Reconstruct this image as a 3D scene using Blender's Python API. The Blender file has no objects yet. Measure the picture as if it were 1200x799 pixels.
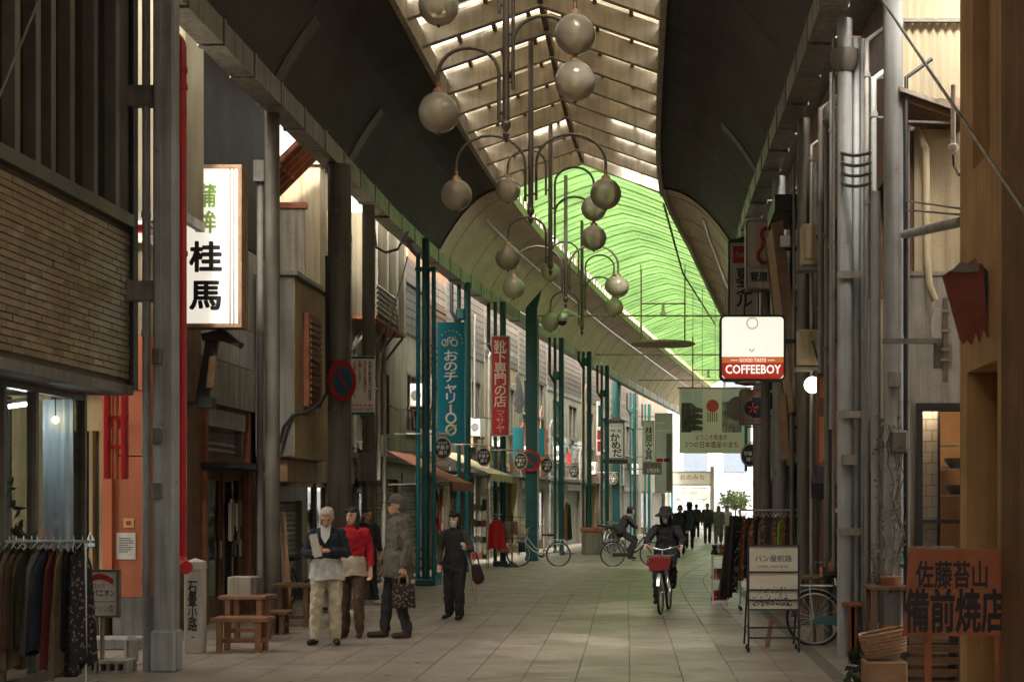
import bpy, bmesh, math, random
import numpy as np
from mathutils import Vector, Matrix

R = math.radians
random.seed(11)
SC = bpy.context.scene
COL = SC.collection

# ------------------------------------------------------------------ camera, sky, sun, exposure
F, CX, HY, CH = 1700.0, 775.0, 590.0, 1.70     # focal length and horizon in photo pixels, eye height in metres
cam_data = bpy.data.cameras.new('camera')
cam_data.sensor_width = 36.0
cam_data.sensor_fit = 'HORIZONTAL'
cam_data.lens = F / 1200 * 36
cam_data.shift_x = -(CX - 600) / 1200
cam_data.shift_y = (HY - 399.5) / 1200
cam_data.clip_start = 0.1
cam_data.clip_end = 3000
cam = bpy.data.objects.new('camera', cam_data)
COL.objects.link(cam)
cam.location = (0, 0, CH)
cam.rotation_euler = (R(90), 0, 0)
SC.camera = cam

SUN_EL, SUN_AZ = 52.0, 181.0        # elevation; azimuth measured clockwise from the street's direction
world = bpy.data.worlds.new('World')
SC.world = world
world.use_nodes = True
wn = world.node_tree
for n in list(wn.nodes):
    wn.nodes.remove(n)
sky = wn.nodes.new('ShaderNodeTexSky')
sky.sky_type = 'NISHITA'
sky.sun_disc = False
sky.sun_elevation = R(SUN_EL)
sky.sun_rotation = R(SUN_AZ)
sky.air_density = 1.0
sky.dust_density = 6.0
sky.ozone_density = 0.6
hs = wn.nodes.new('ShaderNodeHueSaturation')
hs.inputs['Saturation'].default_value = 0.12      # thin overcast: greyer than a clear sky
bg = wn.nodes.new('ShaderNodeBackground')
bg.inputs['Strength'].default_value = 0.15
wo = wn.nodes.new('ShaderNodeOutputWorld')
wn.links.new(sky.outputs[0], hs.inputs['Color'])
wm = wn.nodes.new('ShaderNodeMix'); wm.data_type = 'RGBA'; wm.blend_type = 'MULTIPLY'; wm.inputs['Factor'].default_value = 1.0
wm.inputs['B'].default_value = (1.0, 0.955, 0.87, 1)      # the photograph's warm white balance
wn.links.new(hs.outputs[0], wm.inputs['A'])
wn.links.new(wm.outputs['Result'], bg.inputs['Color'])
wn.links.new(bg.outputs[0], wo.inputs['Surface'])

sun_data = bpy.data.lights.new('sun', 'SUN')
sun_data.energy = 1.5
sun_data.angle = R(12)
sun_data.color = (1.0, 0.94, 0.85)
sun = bpy.data.objects.new('sun', sun_data)
COL.objects.link(sun)
sd = Vector((math.sin(R(SUN_AZ)) * math.cos(R(SUN_EL)), math.cos(R(SUN_AZ)) * math.cos(R(SUN_EL)), math.sin(R(SUN_EL))))
sun.rotation_euler = sd.to_track_quat('Z', 'Y').to_euler()
sun.location = (0, 20, 40)

SC.view_settings.view_transform = 'Standard'
SC.view_settings.look = 'None'
SC.view_settings.gamma = 1.0
SC.view_settings.exposure = 2.68
SC.view_settings.use_curve_mapping = False
SC.cycles.use_denoising = True
SC.cycles.max_bounces = 8
SC.cycles.diffuse_bounces = 5
SC.cycles.glossy_bounces = 3
SC.cycles.transmission_bounces = 5
SC.cycles.transparent_max_bounces = 8
SC.cycles.sample_clamp_indirect = 6.0
SC.cycles.caustics_reflective = False
SC.cycles.caustics_refractive = False

# ------------------------------------------------------------------ pixel helpers: a pixel is a direction, depth comes from the ground or the thing touched
def P(px, py, d):
    return Vector(((px - CX) * d / F, d, CH + (HY - py) * d / F))
def G(px, py):
    d = CH * F / (py - HY)
    return Vector(((px - CX) * d / F, d, 0.0))
def PX(px, d):
    return (px - CX) * d / F
def PZ(py, d):
    return CH + (HY - py) * d / F

# street edges (the gutters) as functions of distance along the street; the arcade bends right
_ds = np.arange(-30, 131, 1.0)
_xl = np.interp(_ds, [-30, 30, 38, 45, 56, 69, 84, 130], [-5.4, -5.38, -4.95, -4.25, -3.1, -1.45, 0.5, 6.9])
_xr = np.interp(_ds, [-30, 16, 27, 32, 38, 45, 56, 69, 84, 130], [2.05, 1.95, 1.78, 1.78, 2.15, 2.85, 4.0, 5.65, 7.6, 14.0])
_k = np.ones(7) / 7
_xl2 = np.convolve(np.pad(_xl, 3, 'edge'), _k, 'valid')
_xr2 = np.convolve(np.pad(_xr, 3, 'edge'), _k, 'valid')
def XL(d): return float(np.interp(d, _ds, _xl2))
def XR(d): return float(np.interp(d, _ds, _xr2))

# ------------------------------------------------------------------ materials
MATS = {}
def mat(name, col, rough=0.7, var=0.22, scale=4.0, bump=0.15, bscale=40.0, metal=0.0, streak=0.0, spec=0.4, emis=None, estr=0.0, rust=None, rustamt=0.5, rscale=5.0):
    if name in MATS:
        return MATS[name]
    m = bpy.data.materials.new(name)
    m.use_nodes = True
    nt = m.node_tree
    b = nt.nodes['Principled BSDF']
    b.inputs['Roughness'].default_value = rough
    b.inputs['Metallic'].default_value = metal
    b.inputs['Specular IOR Level'].default_value = spec
    ge = nt.nodes.new('ShaderNodeNewGeometry')
    class tc: outputs = {'Object': ge.outputs['Position']}     # one continuous pattern over alike pieces
    nz = nt.nodes.new('ShaderNodeTexNoise')
    nz.inputs['Scale'].default_value = scale
    nz.inputs['Detail'].default_value = 6
    nz.inputs['Roughness'].default_value = 0.65
    nt.links.new(tc.outputs['Object'], nz.inputs['Vector'])
    rp = nt.nodes.new('ShaderNodeValToRGB')
    c = Vector(col)
    lo = [max(0, x * (1 - var)) for x in c]
    hi = [min(1, x * (1 + var)) for x in c]
    rp.color_ramp.elements[0].position = 0.3
    rp.color_ramp.elements[1].position = 0.7
    rp.color_ramp.elements[0].color = (*lo, 1)
    rp.color_ramp.elements[1].color = (*hi, 1)
    nt.links.new(nz.outputs['Fac'], rp.inputs['Fac'])
    out = rp.outputs['Color']
    if streak > 0:      # rain streaks and grime running down
        mp = nt.nodes.new('ShaderNodeMapping')
        mp.inputs['Scale'].default_value = (9, 9, 0.55)
        nt.links.new(tc.outputs['Object'], mp.inputs['Vector'])
        n2 = nt.nodes.new('ShaderNodeTexNoise')
        n2.inputs['Scale'].default_value = 1.3
        n2.inputs['Detail'].default_value = 5
        nt.links.new(mp.outputs[0], n2.inputs['Vector'])
        r2 = nt.nodes.new('ShaderNodeValToRGB')
        r2.color_ramp.elements[0].position = 0.42
        r2.color_ramp.elements[1].position = 0.68
        nt.links.new(n2.outputs['Fac'], r2.inputs['Fac'])
        mx = nt.nodes.new('ShaderNodeMix'); mx.data_type = 'RGBA'; mx.blend_type = 'MULTIPLY'
        sc = nt.nodes.new('ShaderNodeMath'); sc.operation = 'MULTIPLY'; sc.inputs[1].default_value = streak
        nt.links.new(r2.outputs['Color'], sc.inputs[0])
        nt.links.new(sc.outputs[0], mx.inputs['Factor'])
        nt.links.new(out, mx.inputs['A'])
        mx.inputs['B'].default_value = (0.32, 0.27, 0.2, 1)
        out = mx.outputs['Result']
    if rust:
        n3 = nt.nodes.new('ShaderNodeTexNoise')
        n3.inputs['Scale'].default_value = rscale
        n3.inputs['Detail'].default_value = 8
        nt.links.new(tc.outputs['Object'], n3.inputs['Vector'])
        r3 = nt.nodes.new('ShaderNodeValToRGB')
        r3.color_ramp.elements[0].position = 0.72 - 0.25 * rustamt
        r3.color_ramp.elements[1].position = 0.80 - 0.20 * rustamt
        nt.links.new(n3.outputs['Fac'], r3.inputs['Fac'])
        m3 = nt.nodes.new('ShaderNodeMix'); m3.data_type = 'RGBA'
        nt.links.new(r3.outputs['Color'], m3.inputs['Factor'])
        nt.links.new(out, m3.inputs['A'])
        m3.inputs['B'].default_value = (*rust, 1)
        out = m3.outputs['Result']
    nt.links.new(out, b.inputs['Base Color'])
    if bump > 0:
        nb = nt.nodes.new('ShaderNodeTexNoise')
        nb.inputs['Scale'].default_value = bscale
        nb.inputs['Detail'].default_value = 4
        nt.links.new(tc.outputs['Object'], nb.inputs['Vector'])
        bp = nt.nodes.new('ShaderNodeBump')
        bp.inputs['Strength'].default_value = bump
        bp.inputs['Distance'].default_value = 0.02
        nt.links.new(nb.outputs['Fac'], bp.inputs['Height'])
        nt.links.new(bp.outputs[0], b.inputs['Normal'])
    if emis:
        b.inputs['Emission Color'].default_value = (*emis, 1)
        b.inputs['Emission Strength'].default_value = estr
    MATS[name] = m
    return m

def glass_mat(name, tint=(0.75, 0.8, 0.8), refl=0.25, rough=0.03):
    if name in MATS: return MATS[name]
    m = bpy.data.materials.new(name); m.use_nodes = True
    nt = m.node_tree
    for n in list(nt.nodes): nt.nodes.remove(n)
    o = nt.nodes.new('ShaderNodeOutputMaterial')
    tr = nt.nodes.new('ShaderNodeBsdfTransparent'); tr.inputs['Color'].default_value = (*tint, 1)
    gl = nt.nodes.new('ShaderNodeBsdfGlossy'); gl.inputs['Roughness'].default_value = rough
    gl.inputs['Color'].default_value = (0.9, 0.92, 0.92, 1)
    fr = nt.nodes.new('ShaderNodeLayerWeight'); fr.inputs['Blend'].default_value = 0.5     # Schlick: the same from both faces of a thin pane
    pw = nt.nodes.new('ShaderNodeMath'); pw.operation = 'POWER'; pw.inputs[1].default_value = 5.0
    nt.links.new(fr.outputs['Facing'], pw.inputs[0])
    ad = nt.nodes.new('ShaderNodeMath'); ad.operation = 'MULTIPLY_ADD'; ad.use_clamp = True
    ad.inputs[1].default_value = 0.9; ad.inputs[2].default_value = 0.03 + refl * 0.12
    nt.links.new(pw.outputs[0], ad.inputs[0])
    mx = nt.nodes.new('ShaderNodeMixShader')
    nt.links.new(ad.outputs[0], mx.inputs[0])
    nt.links.new(tr.outputs[0], mx.inputs[1]); nt.links.new(gl.outputs[0], mx.inputs[2])
    nt.links.new(mx.outputs[0], o.inputs['Surface'])
    MATS[name] = m
    return m

def translucent_mat(name, col, trans, mixf=0.6, scale=3.0, var=0.2, streak=True):
    """weathered fibreglass sheet: part diffuse, part light passed through"""
    if name in MATS: return MATS[name]
    m = bpy.data.materials.new(name); m.use_nodes = True
    nt = m.node_tree
    for n in list(nt.nodes): nt.nodes.remove(n)
    o = nt.nodes.new('ShaderNodeOutputMaterial')
    tc = nt.nodes.new('ShaderNodeTexCoord')
    mp = nt.nodes.new('ShaderNodeMapping'); mp.inputs['Scale'].default_value = (1, 1, 0.4)
    nt.links.new(tc.outputs['Object'], mp.inputs['Vector'])
    nz = nt.nodes.new('ShaderNodeTexNoise'); nz.inputs['Scale'].default_value = scale; nz.inputs['Detail'].default_value = 7
    nt.links.new(mp.outputs[0], nz.inputs['Vector'])
    def ramp(c):
        r = nt.nodes.new('ShaderNodeValToRGB')
        r.color_ramp.elements[0].position = 0.3; r.color_ramp.elements[1].position = 0.65
        r.color_ramp.elements[0].color = (*[x * (1 - var) for x in c], 1)
        r.color_ramp.elements[1].color = (*[min(1, x * (1 + var * 0.6)) for x in c], 1)
        nt.links.new(nz.outputs['Fac'], r.inputs['Fac'])
        return r.outputs['Color']
    df = nt.nodes.new('ShaderNodeBsdfDiffuse'); nt.links.new(ramp(col), df.inputs['Color'])
    tl = nt.nodes.new('ShaderNodeBsdfTranslucent'); nt.links.new(ramp(trans), tl.inputs['Color'])
    mx = nt.nodes.new('ShaderNodeMixShader'); mx.inputs[0].default_value = mixf
    nt.links.new(df.outputs[0], mx.inputs[1]); nt.links.new(tl.outputs[0], mx.inputs[2])
    nt.links.new(mx.outputs[0], o.inputs['Surface'])
    MATS[name] = m
    return m

def emit_mat(name, col, strength):
    return mat(name, (0.8, 0.8, 0.8), var=0.02, bump=0, emis=col, estr=strength)

# ------------------------------------------------------------------ mesh builder
LOC = {}
class MB:
    def __init__(s, T=None):
        s.v = []; s.f = []; s.T = T
    def add(s, vs, fs):
        o = len(s.v)
        s.v += [tuple(a) for a in vs]
        s.f += [tuple(i + o for i in f) for f in fs]
        return s
    def box(s, x0, x1, y0, y1, z0, z1):
        if x0 > x1: x0, x1 = x1, x0
        if y0 > y1: y0, y1 = y1, y0
        if z0 > z1: z0, z1 = z1, z0
        return s.add([(x0, y0, z0), (x1, y0, z0), (x1, y1, z0), (x0, y1, z0), (x0, y0, z1), (x1, y0, z1), (x1, y1, z1), (x0, y1, z1)],
                     [(0, 3, 2, 1), (4, 5, 6, 7), (0, 1, 5, 4), (1, 2, 6, 5), (2, 3, 7, 6), (3, 0, 4, 7)])
    def bar(s, p, q, w, h=None, up=(0, 0, 1)):
        h = h or w
        p = Vector(p); q = Vector(q); d = (q - p).normalized(); u = Vector(up)
        if abs(d.dot(u)) > 0.98: u = Vector((0, 1, 0))
        a = d.cross(u).normalized(); b = a.cross(d)
        vs = []
        for e in (p, q):
            for (i, j) in ((-1, -1), (1, -1), (1, 1), (-1, 1)):
                vs.append(e + a * (i * w / 2) + b * (j * h / 2))
        return s.add(vs, [(3, 2, 1, 0), (4, 5, 6, 7), (0, 1, 5, 4), (1, 2, 6, 5), (2, 3, 7, 6), (3, 0, 4, 7)])
    def tube(s, pts, r, n=8, closed=False):
        pts = [Vector(p) for p in pts]
        N = len(pts)
        rs = r if isinstance(r, (list, tuple)) else [r] * N
        a = None; vs = []
        for i in range(N):
            if closed: t = (pts[(i + 1) % N] - pts[i - 1])
            elif i == 0: t = pts[1] - pts[0]
            elif i == N - 1: t = pts[-1] - pts[-2]
            else: t = (pts[i + 1] - pts[i]).normalized() + (pts[i] - pts[i - 1]).normalized()
            if t.length < 1e-9: t = Vector((0, 0, 1))
            t.normalize()
            if a is None:
                a = t.cross(Vector((0, 0, 1)))
                if a.length < 0.05: a = t.cross(Vector((0, 1, 0)))
            a = (a - t * a.dot(t))
            if a.length < 1e-6: a = t.orthogonal()
            a.normalize(); b = t.cross(a)
            for k in range(n):
                an = 2 * math.pi * k / n
                vs.append(pts[i] + (a * math.cos(an) + b * math.sin(an)) * rs[i])
        fs = []
        M_ = N if closed else N - 1
        for i in range(M_):
            j = (i + 1) % N
            for k in range(n):
                l = (k + 1) % n
                fs.append((i * n + k, i * n + l, j * n + l, j * n + k))
        if not closed:
            fs.append(tuple(range(n))[::-1]); fs.append(tuple((N - 1) * n + k for k in range(n)))
        return s.add(vs, fs)
    def cyl(s, c, r, h, n=12, r2=None):
        c = Vector(c)
        return s.tube([c, c + Vector((0, 0, h))], [r, r if r2 is None else r2], n)
    def lathe(s, c, prof, n=14):
        c = Vector(c); vs = []; fs = []
        for (r, z) in prof:
            for k in range(n):
                an = 2 * math.pi * k / n
                vs.append((c.x + r * math.cos(an), c.y + r * math.sin(an), c.z + z))
        for i in range(len(prof) - 1):
            for k in range(n):
                l = (k + 1) % n
                fs.append((i * n + k, i * n + l, (i + 1) * n + l, (i + 1) * n + k))
        fs.append(tuple(range(n))[::-1]); fs.append(tuple((len(prof) - 1) * n + k for k in range(n)))
        return s.add(vs, fs)
    def ball(s, c, r, nu=12, nv=8, sc=(1, 1, 1)):
        c = Vector(c); vs = [(c.x, c.y, c.z - r * sc[2])]; fs = []
        for j in range(1, nv):
            ph = math.pi * j / nv
            for k in range(nu):
                an = 2 * math.pi * k / nu
                vs.append((c.x + r * sc[0] * math.sin(ph) * math.cos(an), c.y + r * sc[1] * math.sin(ph) * math.sin(an), c.z - r * sc[2] * math.cos(ph)))
        vs.append((c.x, c.y, c.z + r * sc[2]))
        for k in range(nu): fs.append((0, 1 + (k + 1) % nu, 1 + k))
        for j in range(nv - 2):
            for k in range(nu):
                l = (k + 1) % nu
                fs.append((1 + j * nu + k, 1 + j * nu + l, 1 + (j + 1) * nu + l, 1 + (j + 1) * nu + k))
        e = len(vs) - 1; o = 1 + (nv - 2) * nu
        for k in range(nu): fs.append((o + k, o + (k + 1) % nu, e))
        return s.add(vs, fs)
    def prism(s, poly, fn, t0, t1):
        """poly: 2D outline; fn(u, v, t) -> 3D"""
        n = len(poly)
        vs = [fn(u, v, t0) for u, v in poly] + [fn(u, v, t1) for u, v in poly]
        fs = [tuple(range(n))[::-1], tuple(range(n, 2 * n))]
        for i in range(n):
            j = (i + 1) % n
            fs.append((i, j, n + j, n + i))
        return s.add(vs, fs)
    def sheet(s, grid, thick=None):
        """grid[i][j] of points -> surface; thick gives it a back"""
        ni = len(grid); nj = len(grid[0])
        vs = [p for row in grid for p in row]
        fs = [(i * nj + j, i * nj + j + 1, (i + 1) * nj + j + 1, (i + 1) * nj + j) for i in range(ni - 1) for j in range(nj - 1)]
        if thick is not None:
            t = Vector(thick); o = len(vs)
            vs = vs + [Vector(p) + t for p in vs]
            fs = fs + [tuple(x + o for x in f[::-1]) for f in fs]
            rim = [(0, j) for j in range(nj)] + [(i, nj - 1) for i in range(1, ni)] + [(ni - 1, j) for j in range(nj - 2, -1, -1)] + [(i, 0) for i in range(ni - 2, 0, -1)]
            for a in range(len(rim)):
                p = rim[a]; q = rim[(a + 1) % len(rim)]
                pi = p[0] * nj + p[1]; qi = q[0] * nj + q[1]
                fs.append((qi, pi, pi + o, qi + o))
        return s.add(vs, fs)
    def build(s, name, m, parent=None, smooth=False, bevel=0.0, fix=True):
        vs = [s.T(Vector(p)) for p in s.v] if s.T else [Vector(p) for p in s.v]
        if parent is not None:
            L = LOC[parent.name]
        else:
            a = np.array([tuple(p) for p in vs])
            L = Vector((float((a[:, 0].min() + a[:, 0].max()) / 2), float((a[:, 1].min() + a[:, 1].max()) / 2), float(a[:, 2].min())))
        me = bpy.data.meshes.new(name)
        me.from_pydata([tuple(p - L) for p in vs], [], s.f)
        if fix or bevel:
            bm = bmesh.new(); bm.from_mesh(me)
            if bevel: bmesh.ops.bevel(bm, geom=bm.edges[:], offset=bevel, segments=1, affect='EDGES', clamp_overlap=True)
            bmesh.ops.recalc_face_normals(bm, faces=bm.faces[:])
            bm.to_mesh(me); bm.free()
        if smooth:
            me.polygons.foreach_set('use_smooth', [True] * len(me.polygons))
            try: me.set_sharp_from_angle(angle=R(50))
            except Exception: pass
        me.materials.append(m)
        o = bpy.data.objects.new(name, me)
        COL.objects.link(o)
        if parent is not None: o.parent = parent
        else: o.location = L
        LOC[o.name] = Vector(L)
        return o

def tag(o, label=None, cat=None, group=None, kind=None):
    if label: o['label'] = label
    if cat: o['category'] = cat
    if group: o['group'] = group
    if kind: o['kind'] = kind
    return o
def thing(name, label, cat, loc=(0, 0, 0), group=None):
    o = bpy.data.objects.new(name, None)
    COL.objects.link(o)
    o.location = loc
    o.empty_display_size = 0.1
    LOC[o.name] = Vector(loc)
    return tag(o, label, cat, group)
def kids(o): return [c for c in bpy.data.objects if c.parent == o]
CH_ = {}
def copy_tree(o, parent=None):
    c = o.copy(); COL.objects.link(c); c.parent = parent
    LOC[c.name] = Vector(LOC[o.name])
    for ch in list(o.children): copy_tree(ch, c)
    return c
def place(o, loc, rz=0.0, label=None, group=None):
    o.location = loc; o.rotation_euler = (0, 0, rz)
    if label: o['label'] = label
    if group: o['group'] = group
    return o
def share(o, name, parent, loc, m=None, rot=None):
    """another piece that shares mesh data with o"""
    c = bpy.data.objects.new(name, o.data)
    COL.objects.link(c); c.parent = parent
    c.location = loc
    if rot: c.rotation_euler = rot
    LOC[c.name] = LOC[parent.name] if parent else Vector(loc)
    return c

# temporary scene for evaluating text and remeshed bodies
TMP = bpy.data.scenes.new('tmp')
def eval_mesh(o):
    TMP.collection.objects.link(o)
    with bpy.context.temp_override(scene=TMP, view_layer=TMP.view_layers[0]):
        dg = bpy.context.evaluated_depsgraph_get()
        dg.update()
        me = bpy.data.meshes.new_from_object(o.evaluated_get(dg))
    TMP.collection.objects.unlink(o)
    return me

TXT = {}
def text_geo(body, bold):
    k = (body, bold)
    if k not in TXT:
        c = bpy.data.curves.new('t', 'FONT')
        c.body = body; c.offset = bold; c.resolution_u = 2
        c.align_x = 'CENTER'; c.space_line = 0.86
        o = bpy.data.objects.new('t', c)
        me = eval_mesh(o)
        v = np.zeros(len(me.vertices) * 3); me.vertices.foreach_get('co', v); v = v.reshape(-1, 3)
        f = [tuple(p.vertices) for p in me.polygons]
        bpy.data.objects.remove(o); bpy.data.curves.remove(c); bpy.data.meshes.remove(me)
        TXT[k] = (v, f)
    return TXT[k]
def lettering(body, origin, right, up, w, h, m, parent, bold=0.015, keep=False, name='lettering', skew=0.0):
    """text fitted into a w x h box centred on origin, lying in the plane right/up"""
    v, f = text_geo(body, 0.0)
    lo = v.min(0); hi = v.max(0)
    sx = w / max(1e-6, hi[0] - lo[0]); sy = h / max(1e-6, hi[1] - lo[1])
    if keep: sx = sy = min(sx, sy)
    c = (lo + hi) / 2
    right = Vector(right); up = Vector(up); origin = Vector(origin)
    mb = MB(); nrm = right.cross(up)
    b = bold * 0.8      # heavier strokes: the glyph again, shifted, each a hair further out
    sh = [(0, 0)] + ([(b, 0), (-b, 0), (0, b), (0, -b)] if bold > 0.006 else []) + ([(b * .8, b * .8), (-b * .8, b * .8), (b * .8, -b * .8), (-b * .8, -b * .8)] if bold > 0.025 else [])
    for i, (ox, oy) in enumerate(sh):
        mb.add([origin + nrm * (i * 0.0004) + right * ((p[0] + ox - c[0]) * sx + skew * (p[1] - c[1]) * sy) + up * ((p[1] + oy - c[1]) * sy) for p in v], f)
    return mb.build(name, m, parent, fix=False)

XV, YV, ZV = Vector((1, 0, 0)), Vector((0, 1, 0)), Vector((0, 0, 1))
# ------------------------------------------------------------------ palette
m_pave = mat('paving_stone', (0.305, 0.26, 0.215), 0.4, 0.3, 0.9, 0.25, 60, rust=(0.215, 0.18, 0.145), rustamt=0.75, rscale=1.7)
m_pave2 = mat('paving_stone_dark', (0.28, 0.238, 0.197), 0.42, 0.3, 1.1, 0.25, 60, rust=(0.195, 0.163, 0.13), rustamt=0.75, rscale=2.3)
m_joint = mat('paving_joint', (0.15, 0.125, 0.095), 0.9, 0.3, 5)
m_asph = mat('asphalt', (0.09, 0.09, 0.088), 0.85, 0.2, 3, 0.3, 90)
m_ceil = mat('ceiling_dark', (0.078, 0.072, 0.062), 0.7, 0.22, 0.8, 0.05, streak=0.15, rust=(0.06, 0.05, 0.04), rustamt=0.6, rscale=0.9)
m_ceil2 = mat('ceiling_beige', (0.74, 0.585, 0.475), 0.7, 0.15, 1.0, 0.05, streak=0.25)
m_galv = mat('galvanised_gutter', (0.27, 0.255, 0.215), 0.45, 0.3, 2.5, 0.1, metal=0.35, streak=0.6, rust=(0.22, 0.12, 0.06), rustamt=0.25)
m_raft = mat('rafter_paint', (0.45, 0.395, 0.31), 0.65, 0.25, 1.5, streak=0.4)
m_purl = mat('purlin_brown', (0.20, 0.14, 0.085), 0.7, 0.3, 3, streak=0.4)
m_skyl = translucent_mat('skylight_cream', (0.50, 0.46, 0.38), (0.56, 0.52, 0.43), 0.55, 2.0, 0.5)
m_green = translucent_mat('skylight_green', (0.50, 0.57, 0.42), (0.42, 0.57, 0.33), 0.58, 0.7, 0.16)
m_grib = mat('green_rib', (0.62, 0.66, 0.50), 0.6, 0.12, 2, 0.05)
m_col = mat('column_grey', (0.125, 0.112, 0.09), 0.5, 0.2, 2.0, 0.08, metal=0.1, streak=0.5, rust=(0.16, 0.09, 0.05), rustamt=0.1)
m_colb = mat('column_bluegrey', (0.30, 0.31, 0.305), 0.62, 0.2, 2.0, 0.08, metal=0.0, streak=0.45, rust=(0.18, 0.1, 0.05), rustamt=0.15)
m_cold = mat('pipe_dark_grey', (0.16, 0.15, 0.13), 0.55, 0.25, 3, streak=0.3)
m_teal = mat('teal_paint', (0.010, 0.060, 0.055), 0.38, 0.2, 2.0, 0.06, streak=0.25)
m_tealb = mat('teal_pipe_bright', (0.010, 0.105, 0.115), 0.38, 0.2, 2.0, 0.06, streak=0.25)
m_tile = mat('wall_tile_brown', (0.235, 0.175, 0.10), 0.28, 0.25, 6, 0.05, spec=0.6)
m_tile2 = mat('wall_tile_tan', (0.28, 0.215, 0.125), 0.25, 0.25, 6, 0.05, spec=0.6)
m_tile3 = mat('wall_tile_umber', (0.19, 0.14, 0.08), 0.3, 0.25, 6, 0.05, spec=0.6)
m_mortar = mat('mortar', (0.09, 0.07, 0.048), 0.9)
m_alu = mat('bronze_frame', (0.17, 0.155, 0.125), 0.4, 0.2, 3, 0.05, metal=0.5)
m_steel = mat('bright_steel', (0.55, 0.56, 0.56), 0.3, 0.12, 3, 0.03, metal=0.8)
m_dark = mat('dark_interior', (0.035, 0.029, 0.023), 0.9, 0.3, 2)  # near-black, so rooms behind openings show dark
m_black = mat('black_metal', (0.022, 0.022, 0.022), 0.45, 0.2, 5, 0.05)
m_glassd = glass_mat('window_glass_dark', (0.45, 0.46, 0.44), 0.6)
m_glassc = glass_mat('window_glass_clear', (0.82, 0.86, 0.85), 0.2)
m_orange = mat('orange_wall', (0.48, 0.155, 0.075), 0.55, 0.12, 2, 0.05, streak=0.25)
m_orange2 = mat('orange_trim', (0.50, 0.15, 0.07), 0.5, 0.12, 2, 0.05)
m_cream = mat('cream_plaster', (0.38, 0.31, 0.195), 0.8, 0.15, 1.5, 0.15, streak=0.55)
m_cream2 = mat('yellow_cream_metal', (0.40, 0.30, 0.155), 0.7, 0.18, 1.5, 0.08, streak=0.5)
m_white = mat('white_plaster', (0.38, 0.35, 0.285), 0.8, 0.14, 1.5, 0.15, streak=0.55)
m_grey = mat('grey_render', (0.26, 0.24, 0.20), 0.85, 0.2, 1.6, 0.2, streak=0.55)
m_greyd = mat('dark_grey_render', (0.17, 0.16, 0.14), 0.85, 0.2, 1.6, 0.2, streak=0.4)
m_conc = mat('concrete', (0.34, 0.325, 0.295), 0.85, 0.22, 2.2, 0.3, streak=0.4)
m_brown = mat('brown_wood', (0.15, 0.085, 0.045), 0.6, 0.3, 5, 0.1, streak=0.3)
m_brownl = mat('brown_wood_light', (0.30, 0.18, 0.095), 0.6, 0.3, 5, 0.1, streak=0.2)
m_redw = mat('reddish_wood', (0.22, 0.075, 0.035), 0.55, 0.3, 5, 0.1)
m_plas = mat('brown_plaster', (0.50, 0.305, 0.14), 0.8, 0.2, 2.0, 0.2, streak=0.35)
m_plasd = mat('dark_brown_plaster', (0.22, 0.12, 0.06), 0.8, 0.22, 2.0, 0.2, streak=0.35)
m_rust = mat('rusty_red_steel', (0.33, 0.11, 0.055), 0.75, 0.3, 4, 0.2, rust=(0.16, 0.07, 0.035), rustamt=0.6)
m_corr = translucent_mat('corrugated_fibreglass', (0.34, 0.30, 0.21), (0.38, 0.345, 0.25), 0.5, 1.5, 0.25)
m_corrm = mat('corrugated_metal', (0.34, 0.30, 0.24), 0.55, 0.25, 2, 0.08, metal=0.3, streak=0.5, rust=(0.2, 0.09, 0.04), rustamt=0.3)
m_shut = mat('roller_shutter', (0.30, 0.29, 0.26), 0.5, 0.15, 2, 0.05, metal=0.2, streak=0.4)
m_brick = mat('red_brick', (0.36, 0.13, 0.075), 0.8, 0.3, 6, 0.2)
m_redp = mat('red_pipe', (0.42, 0.018, 0.018), 0.35, 0.2, 3, 0.05, streak=0.15)
m_wtile = mat('white_tile', (0.52, 0.51, 0.47), 0.22, 0.08, 5, 0.02)
m_signw = mat('sign_white', (0.70, 0.68, 0.62), 0.45, 0.07, 3, 0.02, streak=0.2)
m_ink = mat('black_lettering', (0.016, 0.016, 0.018), 0.5, 0.1)
m_wht = mat('white_lettering', (0.78, 0.77, 0.72), 0.5, 0.05)
m_rink = mat('red_lettering', (0.55, 0.04, 0.03), 0.5, 0.1)
m_rubber = mat('rubber', (0.018, 0.018, 0.018), 0.8, 0.1)
m_leaf = mat('leaf_green', (0.055, 0.095, 0.03), 0.6, 0.4, 9, 0.05)
m_leafd = mat('leaf_dark', (0.03, 0.05, 0.02), 0.6, 0.4, 9, 0.05)

# ------------------------------------------------------------------ ground and paving
g = MB().sheet([[(x, y, -0.012) for x in (-400, -60, -20, 0, 20, 60, 400)] for y in (-200, -20, 0, 20, 60, 100, 150, 900)])
ground = tag(g.build('ground', m_joint), kind='structure')
road = tag(MB().box(-60, 80, 96, 108, -0.02, 0.0).build('road', m_asph), kind='structure')
pav = thing('pavement', None, None, (0, 0, 0))
tag(pav, kind='structure')
PW, PD = 0.52, 0.52
pmesh = {}
def paver_mesh(m, key, w=PW - 0.008, dpt=PD - 0.003):
    mb = MB(); x, y = w / 2, dpt / 2; b = 0.003
    mb.add([(-x, -y, -0.03), (x, -y, -0.03), (x, y, -0.03), (-x, y, -0.03), (-x, -y, -b), (x, -y, -b), (x, y, -b), (-x, y, -b),
            (-x + b, -y + b, 0), (x - b, -y + b, 0), (x - b, y - b, 0), (-x + b, y - b, 0)],
           [(0, 1, 5, 4), (1, 2, 6, 5), (2, 3, 7, 6), (3, 0, 4, 7), (4, 5, 9, 8), (5, 6, 10, 9), (6, 7, 11, 10), (7, 4, 8, 11), (8, 9, 10, 11)])
    return mb
def row_centre(d): return (XL(d) + XR(d)) / 2
def row_skew(d): return (row_centre(d + 0.5) - row_centre(d - 0.5)) - 0.018
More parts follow.
